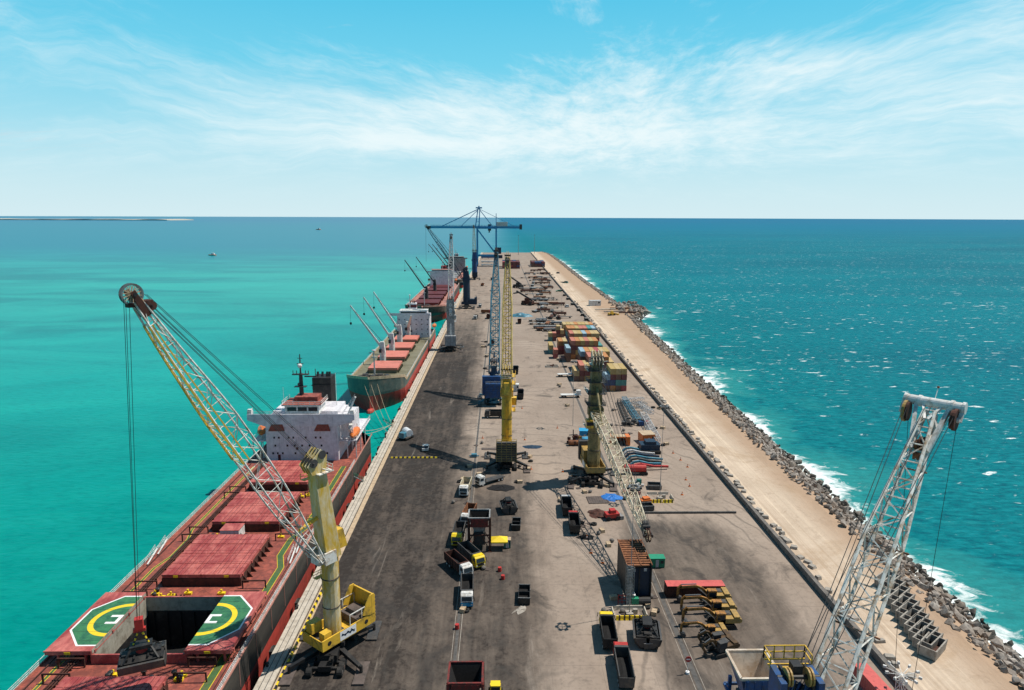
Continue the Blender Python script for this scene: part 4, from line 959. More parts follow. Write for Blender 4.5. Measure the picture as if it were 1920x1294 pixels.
# ================================================================== CRANES
def mobile_crane(label, loc, slew, chassis, tip, cols, piv=(2.2, 20.0), Ht=37.0, hook=None, detail=2, lean=1.6, bw=1.35, cabon=True, rc=None, rb=None, bay=3.4, plats=(), ropes=True, cw='grille', walk=None, head='wheel', hookto=None, towr=1.55, mid=.24, group='mobile harbour cranes', topw=1.0):
    """rubber-tyred harbour crane; boom points along local +x. tip = (reach, height)"""
    root = thing('mobile_harbour_crane', label, 'crane', (loc[0], loc[1], 0), slew, group)
    dk, main, tow, bm_ = cols['base'], cols['main'], cols['tower'], cols['boom']
    ch = chassis - slew; rot = Matrix.Rotation(ch, 3, 'Z')
    def r3(x, y, z): return rot @ V((x, y, z))
    m = MB(); m.box((0, 0, 1.9), (9.5, 3.4, 1.5), ch); m.box(r3(0, 0, 1.2), (13, 2.2, 1.0), ch); m.tube((0, 0, 2.5), (0, 0, 3.7), 2.1, 14)
    if detail > 1:
        for x in (-6, -4.4, 4.4, 6): m.box(r3(x, 0, 1.0), (.5, 5.2, .5), ch)
        rn = random.Random(int(loc[1]))
        for q in range(26):
            p = r3(rn.uniform(-6.5, 6.5), rn.uniform(-2.4, 2.4), rn.uniform(1.6, 3.0)); m.box(p, (rn.uniform(.3, 1.4), rn.uniform(.3, .9), rn.uniform(.3, .8)), ch)
    ug = m.build('undercarriage', dk, root)
    if detail > 1:
        for x in (-6.6, -5.2, -3.8, 3.8, 5.2, 6.6):
            for s in (-1, 1):
                a = r3(x, s * 2.2, .75); b_ = r3(x, s * 3.1, .75); m = MB(); m.tube(a, b_, .75, 12); m.mat(1).tube(a.lerp(b_, .9), a.lerp(b_, 1.03), .35, 8); m.build('wheel', ['rubber', 'steel'], root)
    for i, (x, y) in enumerate(((-6.2, -6.2), (6.2, -6.2), (6.2, 6.2), (-6.2, 6.2))):
        m = MB(); m.bar(r3(x * .25, y * .22, 2.0), r3(x, y, 1.3), .9, .8, .6, .5); m.tube(r3(x, y, 1.7), r3(x, y, .3), .28, 8)
        og = m.build('outrigger', dk, root)
        m = MB(); m.box(r3(x, y, .2), (6.0, 2.0, .32), ch)
        m.build('outrigger_pad', 'plate_brown' if i % 3 == 0 else 'dark_grey', og)
    # slewing platform
    m = MB(); m.b(-7.2, 4.2, -2.7, 2.7, 3.7, 4.05)
    for s in (-1, 1): m.b(-7.4, 4.4, s * 2.7 - .12, s * 2.7 + .12, 3.5, 5.5)
    m.b(4.2, 4.4, -2.6, 2.6, 3.5, 5.3)
    sp_ = m.build('slewing_platform', main, root)
    if detail > 1:
        for s in (-1, 1):
            for x in (-5.4, 2.9): m = MB(); m.disc((x, s * 2.83, 4.5), (0, 1, 0), .42, .03, 14); m.build('porthole', 'black', sp_)
        for s in (-1, 1):
            m = MB(); m.mat(0).b(-3.0, .6, min(s * 2.82, s * 2.85), max(s * 2.82, s * 2.85), 3.65, 5.35)
            if cw == 'house':
                m.mat(1)                                          # dark script-like logo strokes
                yy = s * 2.87
                for a, b_ in (((-2.6, 4.1), (-1.9, 4.9)), ((-1.9, 4.9), (-1.7, 4.2)), ((-1.7, 4.2), (-1.1, 4.85)), ((-1.1, 4.85), (-.6, 4.3)), ((-.6, 4.3), (.2, 4.9)), ((-2.7, 4.45), (.3, 4.6))):
                    m.bar((a[0], yy, a[1]), (b_[0], yy, b_[1]), .03, .16)
            m.build('sign_panel', ['mark_white', 'blue_dark'], sp_)
    m = MB()
    if cw == 'house':
        m.b(-7.6, -7.3, -2.8, 2.8, 3.6, 9.0)
        for s in (-1, 1):
            pl = [(-7.4, 5.4), (-6.4, 5.4)] + [(-6.4 + 1.9 * (1 - (q / 6) ** 1.6), 5.4 + 3.9 * q / 6) for q in range(1, 7)] + [(-7.4, 9.3)]
            m.prism(pl, s * 2.8 - .1, s * 2.8 + .1, 'XZ')
        for i in range(7): m.b(-7.85, -7.6, -2.6, 2.6, 4.0 + i * .72, 4.35 + i * .72)
        mh = m.build('machine_house', main, root)
        m = MB(); m.b(-7.2, -3.6, -2.4, 2.4, 4.05, 5.6); m.b(-6.6, -4.4, -1.6, 1.2, 5.6, 6.3); m.build('winch', 'plate_brown', mh)
        m = MB(); m.rail([(-7.2, -2.7, 5.5), (-1.8, -2.7, 5.5)], 2.0, 2.6, .07, 0); m.rail([(-7.2, 2.7, 5.5), (-1.8, 2.7, 5.5)], 2.0, 2.6, .07, 0); m.build('railing', 'white_boom', mh)
        m = MB(); m.b(1.8, 4.0, -2.2, -.6, 5.3, 7.2); m.b(2.0, 3.6, .9, 2.3, 4.1, 6.2); eb = m.build('equipment_box', main, root)
        m = MB(); m.b(-1.6, 4.0, -1.6, 2.2, 4.06, 4.5); m.build('deck_grating', 'dark_grey', root)
    else:
        m.b(-7.0, -2.4, -2.6, 2.6, 4.06, 8.2)
        mh = m.build('machine_house', main, root)
        m = MB(); m.b(-8.6, -7.05, -3.2, 3.2, 3.6, 9.6)
        for i in range(8): m.mat(1).b(-8.8, -8.6, -3.2, 3.2, 3.75 + i * .74, 3.95 + i * .74)
        for i in range(5): m.b(-8.85, -8.6, -3.2 + i * 1.55, -3.0 + i * 1.55, 3.6, 9.6)
        m.build('counterweight', [cols.get('cw', 'dark_grey'), cols.get('cwbar', 'black')], root)
        m = MB(); m.rail([(-8.4, -3.1, 9.6), (-8.4, 3.1, 9.6)], 1.1, 1.3, .05); m.build('railing', cols.get('rail', 'yellow'), root)
    # tower
    zp = piv[1]; m = MB(); n = 14
    m.tube((0, 0, 4), (0, 0, zp + 1), towr, n, towr * .96)
    m.mat(0)
    w0, w1 = towr * .98, towr * .72
    lo4 = [(-w0, -w0, zp - .5), (w0, -w0, zp - .5), (w0, w0, zp - .5), (-w0, w0, zp - .5)]
    hi4 = [(lean - w1, -w1, Ht - 2), (lean + w1, -w1, Ht - 2), (lean + w1, w1, Ht - 2), (lean - w1, w1, Ht - 2)]
    m.hexa(lo4, hi4)
    m.mat(1)
    for z in (9.5, 15.0): m.disc((0, 0, z), (0, 0, 1), towr + .09, .16, n)
    tw = m.build('tower', [tow, cols.get('ring', 'plate_brown')], root)
    m = MB(); m.ladder((-towr - .15, 0, 4), (-towr - .15, 0, zp + 1), (0, 1, 0)); m.ladder((-w0 - .1, .5, zp + 1), (lean - w1 - .25, .3, Ht - 2), (0, 1, 0))
    if detail > 1 and cols.get('plat', 1):
        for z, f in ((zp - 5, 0), (zp + 6, .4), (Ht - 4, .85)):
            x = lean * f; m.b(x - towr - 1.5, x + towr + .2, -towr - 1.0, -towr - .02, z, z + .1); m.rail([(x - towr - 1.5, -towr - 1.0, z), (x + towr + .2, -towr - 1.0, z)], 1, 1.4, .04)
    m.build('ladder', cols.get('ladder', main), tw)
    for z in plats:
        f = max(0, (z - zp) / (Ht - zp)); x = lean * f; q = towr + .75; m = MB(); m.b(x - q, x + q, -q, q, z, z + .12); m.rail([(x - q, -q, z), (x + q, -q, z), (x + q, q, z), (x - q, q, z), (x - q, -q, z)], 1.0, 1.6, .05); m.box((x + q - .3, -q + .4, z + .7), (.6, .7, 1.2)); m.build('platform', 'dark_grey', tw)
    m = MB(); m.b(1.4, 3.0, -1.1, 1.1, zp - 1.0, zp + 1.0); m.b(-.2, 2.2, -towr - .35, -towr, zp - 1, zp + 1.2); m.b(-.2, 2.2, towr, towr + .35, zp - 1, zp + 1.2)
    m.build('boom_hinge', cols.get('hinge', tow), tw)
    if cabon:
      m = MB(); m.b(towr - .1, towr + 2.4, -3.1, -1.2, zp - 4.2, zp - 1.8); cb = m.build('cab', cols.get('cab', main), root)
      m = MB(); m.b(towr + .6, towr + 2.45, -3.15, -1.15, zp - 3.4, zp - 2.3); m.build('cab_window', 'glass', cb)
    m = MB(); m.hexa([(-3.4, -.9, zp + .4), (-1.3, -.9, zp + .4), (-1.3, .9, zp + .4), (-3.4, .9, zp + .4)], [(-2.6, -.9, zp + 4), (-.9, -.9, zp + 4), (-.9, .9, zp + 4), (-2.6, .9, zp + 4)]); m.build('tower_shield', cols.get('shield', main), tw)
    # tower head: sheave nest
    m = MB(); hx = lean
    for i in range(4):
        y = -w1 * 1.0 + i * w1 * .67; m.mat(0).prism([(hx - 1.2 * topw, Ht - 2.3), (hx + 1.9 * topw, Ht - 2.3), (hx + 2.9 * topw, Ht - .6), (hx - .2, Ht + 1.9), (hx - 1.5 * topw, Ht + .6)], y - .10, y + .10, 'XZ')
        m.mat(1).disc((hx + 1.6 * topw, y + .25, Ht - .2), (0, 1, 0), .75, .16, 12); m.disc((hx - .3, y + .25, Ht + .9), (0, 1, 0), .75, .16, 12)
    m.mat(1).tube((hx + 1.6, -w1 - .7, Ht - .2), (hx + 1.6, w1 + .7, Ht - .2), .22, 8); m.mat(2).bar((hx - .2, -w1 - .8, Ht - 1.7), (hx - .2, w1 + 2.4, Ht - 1.5), .18)
    m.rail([(hx - 1.9, -1.9, Ht - 2.2), (hx - 1.9, 1.9, Ht - 2.2)], 1.1, 1, .05)
    m.b(hx - 2.1, hx + 1.0, -2.0, 2.0, Ht - 2.35, Ht - 2.2)
    m.build('tower_head', [cols.get('headc', main), 'dark_grey', 'white_boom'], tw)
    # boom
    P0 = V((2.6, 0, zp)); P1 = V((tip[0], 0, tip[1])); ax = (P1 - P0); L = ax.length; ax.normalize(); up = V((-ax.z, 0, ax.x)); sd_ = V((0, 1, 0))
    nb = max(9, int(L / bay)); st = []
    for i in range(nb + 1):
        u = i / nb
        hh = .35 + (bw - .35) * min(1, u / mid) if u < mid else (bw if u < .62 else bw - (bw - .5) * (u - .62) / .38)
        hs = bw * 1.15 * (1 - .18 * min(1, u / mid)) if u < .62 else bw * .94 - (bw * .94 - .6) * (u - .62) / .38
        bow = .9 * sin(pi * min(1, u / .85)) if u < .85 else 0
        st.append((P0 + ax * (L * u) + up * bow * .55, sd_ * hs, up * hh))
    m = MB(); lattice(m, st, rc or (.13 if detail > 1 else .16), rb or (.065 if detail > 1 else .09), 6)
    bo = m.build('boom', bm_, root)
    if walk:
        m = MB()
        for i in range(int(nb * walk[0]), int(nb * walk[1])):
            c0, a0, b0 = st[i]; c1, a1, b1 = st[i + 1]
            for s in (-1, 1): m.bar(c0 + a0 * s - b0 * 1.10, c1 + a1 * s - b1 * 1.10, .26)
            for q in range(3): c = c0.lerp(c1, q / 3); b_ = b0.lerp(b1, q / 3); a = a0.lerp(a1, q / 3); m.bar(c - a - b_ * 1.1, c + a - b_ * 1.1, .10, .05)
            for s in (-1, 1): m.bar(c0 + a0 * s - b0 * .45, c1 + a1 * s - b1 * .45, .18)
        m.build('walkway', cols.get('walk', 'yellow'), bo)
    m = MB(); T = st[-1][0]
    if head == 'wheel':
        for s in (-.28, .28):
            m.mat(0).disc(T + ax * 1.0 + sd_ * s, sd_, 1.45, .14, 22, 1.22)
            for q in range(14): a = 2 * pi * q / 14; m.mat(3).bar(T + ax * 1.0 + sd_ * s, T + ax * 1.0 + sd_ * s + (ax * cos(a) + up * sin(a)) * 1.25, .09)
        m.mat(1).tube(T + ax * 1.0 - sd_ * 1.1, T + ax * 1.0 + sd_ * 1.1, .25, 8)
        m.mat(2)
        for s in (-1, 1): m.hexa([T - ax * 2.4 + sd_ * (s * .62 - .08) - up * .5, T - ax * 2.4 + sd_ * (s * .62 + .08) - up * .5, T - ax * 2.4 + sd_ * (s * .62 + .08) + up * .5, T - ax * 2.4 + sd_ * (s * .62 - .08) + up * .5], [T + ax * 1.5 + sd_ * (s * .95 - .08) - up * .35, T + ax * 1.5 + sd_ * (s * .95 + .08) - up * .35, T + ax * 1.5 + sd_ * (s * .95 + .08) + up * .35, T + ax * 1.5 + sd_ * (s * .95 - .08) + up * .35])
        m.box(tuple(T - ax * .9 + up * .9), (1.4, 1.5, .7)); m.disc(T - ax * 1.6 + up * 1.2, sd_, .6, 1.2, 12)
        m.box(tuple(T - ax * .2 - up * .8), (1.2, 1.0, .5))
    else:
        W = 3.3
        m.mat(0).tube(T + ax * 1.4 - sd_ * W, T + ax * 1.4 + sd_ * W, .62, 16)
        for s in (-1, -.62, .45, .93): m.mat(0).disc(T + ax * 1.4 + sd_ * W * s, sd_, .74, .35, 16)
        for s in (-1, 1):
            m.mat(0).bar(T + ax * 1.4 + sd_ * s * 1.9, st[-3][0] + sd_ * s * .9 - up * .5, .45, .45, .5, .5)
            m.bar(T + ax * 1.4 + sd_ * s * 1.2, T - ax * 1.4 + sd_ * s * .2 + up * .6, .3); m.bar(T + ax * .6 + sd_ * s * .2, T - ax * 2 + sd_ * s * 1.2 - up * .4, .25)
            m.mat(1 if s > 0 else 2).disc(T - ax * .3 + sd_ * s * 2.75 - up * .2, sd_, 1.35, .34, 22, .35); m.mat(2).disc(T - ax * .3 + sd_ * s * 2.45 - up * .2, sd_, 1.2, .3, 20)
            m.mat(0).bar(T + ax * 1.5 + sd_ * s * (W - .1), T - ax * .5 + sd_ * s * (W - .1) - up * .2, .5, .25); m.disc(T - ax * .3 + sd_ * s * 3.05 - up * .2, sd_, .32, .35, 12)
        m.mat(2)
        for s in (-.3, .15): m.disc(st[-2][0] - ax * 1.5 + sd_ * s - up * .9, sd_, .95, .2, 16)
        m.mat(3).box(tuple(st[-2][0] - ax * 1.8 - up * .9), (1.1, 1.2, 1.2)); m.box(tuple(st[-2][0] - ax * 3.2 - up * 1.0), (.8, .9, .8))
        m.mat(0).tube(T + ax * 1.8, T + ax * 3.6 + up * .3, .05, 4); m.mat(3).ball(tuple(T + ax * 3.6 + up * .3), .16)
    m.build('boom_head', [cols.get('bhead', 'dark_grey'), 'yellow_tan' if head != 'wheel' else 'black', cols.get('bhead2', 'dark_grey'), 'rust' if head != 'wheel' else 'beige'], bo)
    if detail > 1 and head != 'wheel':
        for u in (.42, .66, .84):
            i = int(nb * u); c, a, b_ = st[i]; m = MB(); m.bar(c - a * 1.45 - b_, c + a * 1.45 - b_, .16); m.build('spreader_bar', 'rust', bo)
    # ropes
    rd = .04
    tops = [V((lean + 1.6 * topw, s, Ht + .5)) for s in (-w1, -w1 * .35, w1 * .35, w1)]
    ends = [T + up * (.9) - ax * .5 + sd_ * s for s in (-.9, -.5, .5, .9)] if head == 'wheel' else [T - ax * .3 + sd_ * s + up * .9 for s in (-2.75, -2.4, 2.4, 2.75)]
    for a, b_ in zip(tops, ends): m = MB(); m.tube(a, b_, rd, 4); m.build('luffing_rope', 'rope', root)
    if detail > 1:
        for s in (-.5, .5): m = MB(); m.tube(V((lean - .3, s, Ht + 1.5)), T + up * 1.5 + sd_ * s * .6, rd, 4); m.build('luffing_rope', 'rope', root)
    if ropes:
        hs = .5 if head == 'wheel' else 2.75
        for s in (-1, 1):
            a = T + ax * 1.0 + sd_ * s * hs - up * .6
            e = V(hookto) + V((0, 0, 0)) + sd_ * s * .35 if hookto else V((a.x + .3, s * .5, hook if hook is not None else 12))
            m = MB(); m.tube(a, e, rd, 4); m.build('hoist_rope', 'rope', root)
            if detail > 1 and head == 'wheel' and s > 0: m = MB(); m.tube(a + V((.7, 0, -.2)), e + V((.35, 0, 0)), rd, 4); m.build('hoist_rope', 'rope', root)
    m = MB()   # luffing cylinder
    c1 = st[max(2, int(nb * .18))][0]; m.tube((1.6, 0, zp + 7.5), (1.6 + (c1.x - 1.6) * .5, 0, zp + 7.5 + (c1.z - zp - 7.5) * .5), .38, 10); m.tube((1.6 + (c1.x - 1.6) * .5, 0, zp + 7.5 + (c1.z - zp - 7.5) * .5), c1, .22, 8)
    m.build('luffing_cylinder', cols.get('cyl', 'yellow'), root)
    return root, T

def slew_of(a, b_): return atan2(b_[1] - a[1], b_[0] - a[0])
YEL = dict(base='black', main='yellow', tower='yellow_pale', boom='white_boom', headc='yellow_pale', bhead='steel', bhead2='rust_and_shade', hinge='white_boom', cyl='yellow', shield='yellow')
# A: near left yellow crane
A = (-30.2, 112.3); tA = (-47.8, 90.0)
sa = slew_of(A, tA); gA = V((-52.6, 91.2))                        # the grab swings a little outboard
dA = gA - V(A); gl = V((dA.x * cos(-sa) - dA.y * sin(-sa), dA.x * sin(-sa) + dA.y * cos(-sa)))
mobile_crane('large yellow harbour crane on the quay edge with white lattice boom over the near ship', A, sa, R(90), (hypot(tA[0] - A[0], tA[1] - A[1]), 67.0), YEL, piv=(2.2, 19.5), Ht=37.5, detail=2, lean=1.7, cw='house', walk=(.48, .97), hookto=(gl.x, gl.y, 20.2), bw=1.65, topw=.9, mid=.3, cabon=False, rc=.15)
# B: yellow crane in the middle of the apron seen from behind
BY = dict(base='black', main='yellow', tower='yellow', boom='boom_yellow', headc='boom_yellow', bhead='yellow_tan', bhead2='dark_grey', rail='yellow', cw='dark_grey', cwbar='olive', hinge='yellow')
B = G(950, 868)
mobile_crane('yellow harbour crane mid-apron seen from behind, pale lattice boom pointing away over its tower', (B.x, B.y), R(89), R(90), (27, 64), BY, piv=(2.2, 23), Ht=30.5, detail=2, lean=.8, hook=16, bw=1.6, walk=(.05, .97), rc=.24, rb=.15, bay=2.6, towr=1.7)
# C: olive-yellow crane on the right with its boom lowered towards the camera
CY = dict(base='black', main='yellow_tan', tower='olive', boom='cream_boom', headc='cream_boom', bhead='rust_and_shade', bhead2='dark_grey', ladder='white_boom', hinge='olive', cab='yellow', shield='olive', cyl='olive')
Cc = G(1112, 898); tipC = (31.5, 136.0)
mobile_crane('olive-towered harbour crane with its cream lattice boom lowered toward the rusty-roofed hopper', (Cc.x, Cc.y), slew_of(Cc, tipC), R(80), (hypot(tipC[0] - Cc.x, tipC[1] - Cc.y), 11.5), CY, piv=(2.4, 21.5), Ht=38.0, detail=2, lean=.6, ropes=False, bw=1.5, towr=1.9, rc=.16, rb=.10, bay=2.8, plats=(23.5, 27, 30.5, 34))
# D: near right crane, only head, tower top and boom in view
DB = dict(base='black', main='blue_crane', tower='blue_crane', boom='white_boom', headc='blue_crane', bhead='white_paint', bhead2='rust_and_shade', rail='mark_yellow', hinge='white_boom', cyl='white_boom')
Dp = (27.9, 57.0); tD = (53.2, 80.5)
rD, TD = mobile_crane('blue harbour crane at the bottom edge with big rust-streaked white lattice boom', Dp, slew_of(Dp, tD), R(90), (hypot(tD[0] - Dp[0], tD[1] - Dp[1]), 54.4), DB, piv=(2.2, 21), Ht=33.0, detail=2, lean=.5, bw=1.75, rc=.21, rb=.10, bay=2.5, head='drum', hookto=(34.0, -1.0, 0.5), towr=1.3, mid=.2)
m = MB(); a = slew_of(Dp, tD)   # yellow-railed platform and sheaves on the blue tower top
# built in axes square to the quay, then turned into the crane's own axes
m.mat(0).rail([(-2.0, 1.2, 37.2), (-2.0, 2.8, 37.2), (2.0, 2.8, 37.2), (2.0, 1.2, 37.2)], 1.3, 1.0, .05)
for q in (1.3, 1.8, 2.6): m.bar((-2.0, q, 37.2), (2.0, q, 37.2), .13)
for s in (-1, 1):
    m.mat(1).b(s * 1.75 - .28, s * 1.75 + .28, -1.6, 1.2, 30, 37.6); m.mat(3).b(s * 1.2 - .12, s * 1.2 + .12, -1.2, 1.0, 36.6, 37.8)
    for x in (.85, 1.15): m.mat(2).disc((s * x, -.5, 37.5), (1, 0, 0), .85, .16, 18, .3)
m.mat(3).box((0, .2, 37.8), (.9, 1.0, 1.3)); m.tube((-2.0, -.5, 37.5), (2.0, -.5, 37.5), .2, 8)
m.v = [(x * cos(-a) - y * sin(-a), x * sin(-a) + y * cos(-a), z) for x, y, z in m.v]
m.v = [(x, y, z - 1.7) for x, y, z in m.v]
m.build('sheave_platform', ['yellow', 'blue_crane', 'yellow_tan', 'black'], rD)
# E: pale crane between second and third ship; F, G: dark blue cranes; H: blue-boomed crane
EG = dict(base='dark_grey', main='pale_grey', tower='grey_paint', boom='pale_grey', headc='rust_and_shade', bhead='maroon', bhead2='dark_grey', cw='pale_grey', cwbar='grey_paint', rail='pale_grey', cyl='grey_paint', shield='pale_grey', ladder='pale_grey')
E = G(846, 655)
rE, _ = mobile_crane('pale grey harbour crane beside the green ship, white lattice boom raised above its tower', (E.x, E.y), R(92), R(90), (24, 66), EG, piv=(2.2, 22), Ht=30, detail=2, lean=.4, hook=45, bw=1.6, towr=2.2, rc=.22, rb=.13)
m = MB(); m.b(-2.9, -2.5, -2.3, 2.3, 6, 30); m.mat(1)
for z in (27, 24.2, 21.4): m.disc((-2.95, 0, z), (1, 0, 0), .9, .08, 14, .45)
m.mat(1).b(-2.93, -2.88, -.5, .5, 9, 16)
m.build('tower_panel', ['grey_paint', 'white_paint'], rE)
FB = dict(base='dark_grey', main='blue_dark', tower='blue_dark', boom='blue_dark', headc='blue_dark', bhead='dark_grey', bhead2='black', cw='blue_dark', cwbar='blue_dark', rail='blue_dark', cyl='blue_dark', shield='blue_dark', ladder='blue_dark', ring='blue_dark', hinge='blue_dark', cab='blue_dark')
Fp = G(875, 578)
mobile_crane('dark navy harbour crane beside the third ship with boom raised steeply to the left', (Fp.x, Fp.y), R(178), R(90), (33, 69), FB, piv=(2.2, 24), Ht=34, detail=1, lean=.4, hook=40, bw=1.4, towr=3.0)
Gp = G(890, 524)
GB = dict(FB, boom='yellow_tan', main='blue_crane', tower='blue_crane')
mobile_crane('distant navy harbour crane with tan boom standing in front of the blue gantry crane', (Gp.x, Gp.y), R(95), R(90), (16, 66), GB, piv=(2.2, 24), Ht=36, detail=1, lean=.4, hook=45, bw=1.7, towr=3.4)
HB = dict(FB, boom='blue_boom', main='blue_crane', tower='blue_crane', cw='blue_crane', cwbar='blue_crane', base='blue_boom', rail='pale_grey')
Hp = G(935, 752)
mobile_crane('bright blue harbour crane with steel-blue lattice boom, standing behind the yellow crane', (Hp.x - 2.0, Hp.y), R(88), R(90), (26, 62), HB, piv=(2.2, 11.5), Ht=17, detail=2, lean=.4, hook=20, bw=2.0, towr=1.5, rc=.26, rb=.17, bay=3.0, cabon=False)

# ---- grab hanging from crane A
def grab(name, label, loc, rz, s=1.0, group=None, ropes=0):
    r = thing(name, label, 'grab', loc, rz, group)
    for sg in (-1, 1):
        m = MB(); pr = [(.05 * sg, .15), (2.0 * sg, 1.9), (1.75 * sg, 2.3), (.5 * sg, 2.1), (.05 * sg, 1.7)]
        outer = [(.04, .0), (1.1, .15), (1.95, .85), (2.25, 1.9), (1.95, 1.95), (1.7, 1.0), (1.0, .38), (.04, .22)]
        pts = [(x * sg * s, z * s) for x, z in outer]
        m.prism(pts if sg > 0 else pts[::-1], -2.7 * s, 2.7 * s, 'XZ')
        for y in (-2.7, 2.6):
            q = [(.04, 0), (1.1, .15), (1.95, .85), (2.25, 1.9), (.3, 2.0)]; q = [(x * sg * s, z * s) for x, z in q]
            m.prism(q if sg > 0 else q[::-1], y * s, (y + .1) * s, 'XZ')
        m.build('clamshell', 'dark_grey', r)
    m = MB()
    m.box((0, 0, 2.3 * s), (1.2 * s, 4.6 * s, .5 * s)); m.box((0, 0, 3.3 * s), (1.5 * s, 2.6 * s, .5 * s))
    for y in (-2.0, 2.0):
        for x in (-1.6, 1.6): m.bar((x * s, y * s, 2.0 * s), (x * .35 * s, y * .55 * s, 3.4 * s), .2 * s)
    for y in (-2.4, 2.4): m.bar((-1.8 * s, y * s, 2.1 * s), (1.8 * s, y * s, 2.1 * s), .22 * s)
    for x in (-.95, .95): m.box((x * s, 0, 2.12 * s), (1.5 * s, 5.2 * s, .12 * s), 0, .25 * (1 if x > 0 else -1))
    for y in (-1.6, -.8, .8, 1.6): m.tube((-1.5 * s, y * s, 2.35 * s), (1.5 * s, y * s, 2.35 * s), .14 * s, 6)
    m.build('grab_frame', 'black', r)
    m = MB(); m.disc((0, 0, 2.75 * s), (0, 0, 1), .7 * s, .5 * s, 14); m.build('winch_drum', 'red_paint', r)
    if ropes:
        m = MB(); m.box((0, 0, 7.2), (1.1, 1.1, 1.6)); m.box((0, 0, 6.2), (.6, 1.6, .5)); hb = m.build('hook_block', 'red_paint', r)
        m = MB()
        for y in (-1.2, 1.2):
            a, b_ = V((0, y, 3.5)), V((0, 0, 6.4))
            for i in range(8): m.mat(i % 2).tube(a.lerp(b_, i / 8), a.lerp(b_, (i + 1) / 8), .13, 6)
        m.build('sling', ['black', 'mark_yellow'], hb)
    return r
grab('grab_bucket', 'dark clamshell grab with red winch hanging from the yellow crane over the near ship hold', (gA.x, gA.y, 12.4), R(112), 1.12, None, 1)

# ---- blue ship-to-shore gantry crane at the far berth
Sg = G(914, 499); sy = Sg.y; SX0, SX1 = -36.0, -6.0
sts = thing('gantry_crane', 'tall blue ship-to-shore gantry crane with horizontal boom at the far end of the quay', 'crane', (-21, sy, 0))
def sb(name, mb, mat='blue_sts', par=None): return mb.build(name, mat, par or sts, world=True)
for x in (SX0, SX1):
    for dy in (-9, 9):
        m = MB(); m.bar((x, sy + dy, 3), (x, sy + dy * .6, 62), 2.4, 1.9); lg = sb('leg', m)
        m = MB(); m.box((x, sy + dy, 1.6), (2.2, 7, 2.6)); sb('bogie', m, 'blue_dark', lg)
m = MB()
for dy in (-9, 9): m.bar((SX0, sy + dy * .85, 17), (SX1, sy + dy * .85, 17), 1.8, 2.2); m.bar((SX0, sy + dy * .6, 60), (SX1, sy + dy * .6, 60), 1.6, 2)
for x in (SX0, SX1): m.bar((x, sy - 8, 17), (x, sy + 8, 17), 1.6, 2); m.bar((x, sy - 5.5, 61), (x, sy + 5.5, 61), 1.6, 2)
for dy in (-7, 7): m.bar((SX0 + 1, sy + dy, 57), (SX1 - 1, sy + dy, 20), 1.5, 1.6)
sb('portal_frame', m)
m = MB(); bx0, bx1 = GY(808, 427, sy).x, GY(974, 427, sy).x
for dy in (-3, 3): m.b(bx0, bx1, sy + dy - .8, sy + dy + .8, 59.5, 63.0)
for i in range(14): x = bx0 + (bx1 - bx0) * i / 13; m.b(x - .4, x + .4, sy - 2.3, sy + 2.3, 60, 61)
bmm = sb('boom', m)
m = MB(); m.rail([(bx0, sy - 4, 63), (bx1, sy - 4, 63)], 1.6, 5, .15); sb('walkway_rail', m, 'blue_sts', bmm)
ap = V((GY(898, 396, sy).x, sy, 90))
m = MB()
for dx, dy in ((-2.8, -4), (2.8, -4), (-2.8, 4), (2.8, 4)): m.bar((SX0 + dx, sy + dy, 62), (ap.x + dx * .5, sy + dy * .5, 91), 1.0)
for z in (70, 78, 85): m.bar((SX0 - 2.2, sy - 3, z), (SX0 + 2.2, sy - 3, z), .5)
m.b(ap.x - 5, ap.x + 5, sy - 2.5, sy + 2.5, 90.5, 92.5); m.box((ap.x, sy, 93.5), (2, 2, 2)); sb('a_frame', m)
m = MB()
for x, wd in ((bx0 + 18, 1.1), (bx0 + 48, .8), (-12, 1.0), (bx1 - 8, .6)):
    for dy in (-2.5, 2.5): m.bar((ap.x, sy + dy * .5, 90), (x, sy + dy, 63), wd)
sb('stay', m)
m = MB(); m.b(-6, 12, sy - 4.5, sy + 4.5, 63.2, 69); m.mat(1).b(-6.3, 12.3, sy - 4.7, sy + 4.7, 69, 69.5); m.build('machine_house', ['pale_grey', 'white_paint'], sts, world=True)
m = MB(); m.b(-19, -14, sy - 2.0, sy + 2.0, 56, 66); m.b(-18, -16, sy - 5, sy - 1, 53, 57.5); sb('trolley', m, 'dark_grey')
m = MB(); m.b(bx0 - 6, bx0, sy - 4, sy + 4, 59, 63); sb('boom_tip', m, 'dark_grey', bmm)
m = MB(); m.b(bx1, bx1 + 4, sy - 4, sy + 4, 58, 66); sb('backreach_winch', m, 'dark_grey', bmm)
m = MB(); m.bar((SX1, sy - 5, 62), (SX1, sy - 5, 83), 1.0); sb('aerial_mast', m)
m = MB(); m.b(SX1 - 2, SX1 + 8, sy - 11, sy - 7, 20, 30); m.b(SX1 - 1, SX1 + 10, sy - 12, sy - 6, 13, 18); sb('cable_reel', m, 'blue_dark')
# blue hatch frames and pale beams on the quay under the gantry
for i, (py, c, hgt) in enumerate(((485, 'blue_crane', 8), (493, 'white_paint', 4), (499, 'white_paint', 3))):
    p, q = G(902, py), G(929, py); m = MB(); m.b(0, q.x - p.x, -2.5, 2.5, 1.5, 1.5 + hgt * .5)
    for x in (2, (q.x - p.x) * .5, q.x - p.x - 2): m.b(x - .5, x + .5, -2, 2, 0, 1.5)
    tag(m.build('spreader_frame', c), ('blue steel spreader frame resting on the quay under the gantry crane', 'white steel beam behind the other one under the gantry crane', 'white steel beam nearest the camera under the gantry crane')[i], 'steel beam', None, (p.x, p.y, 0))
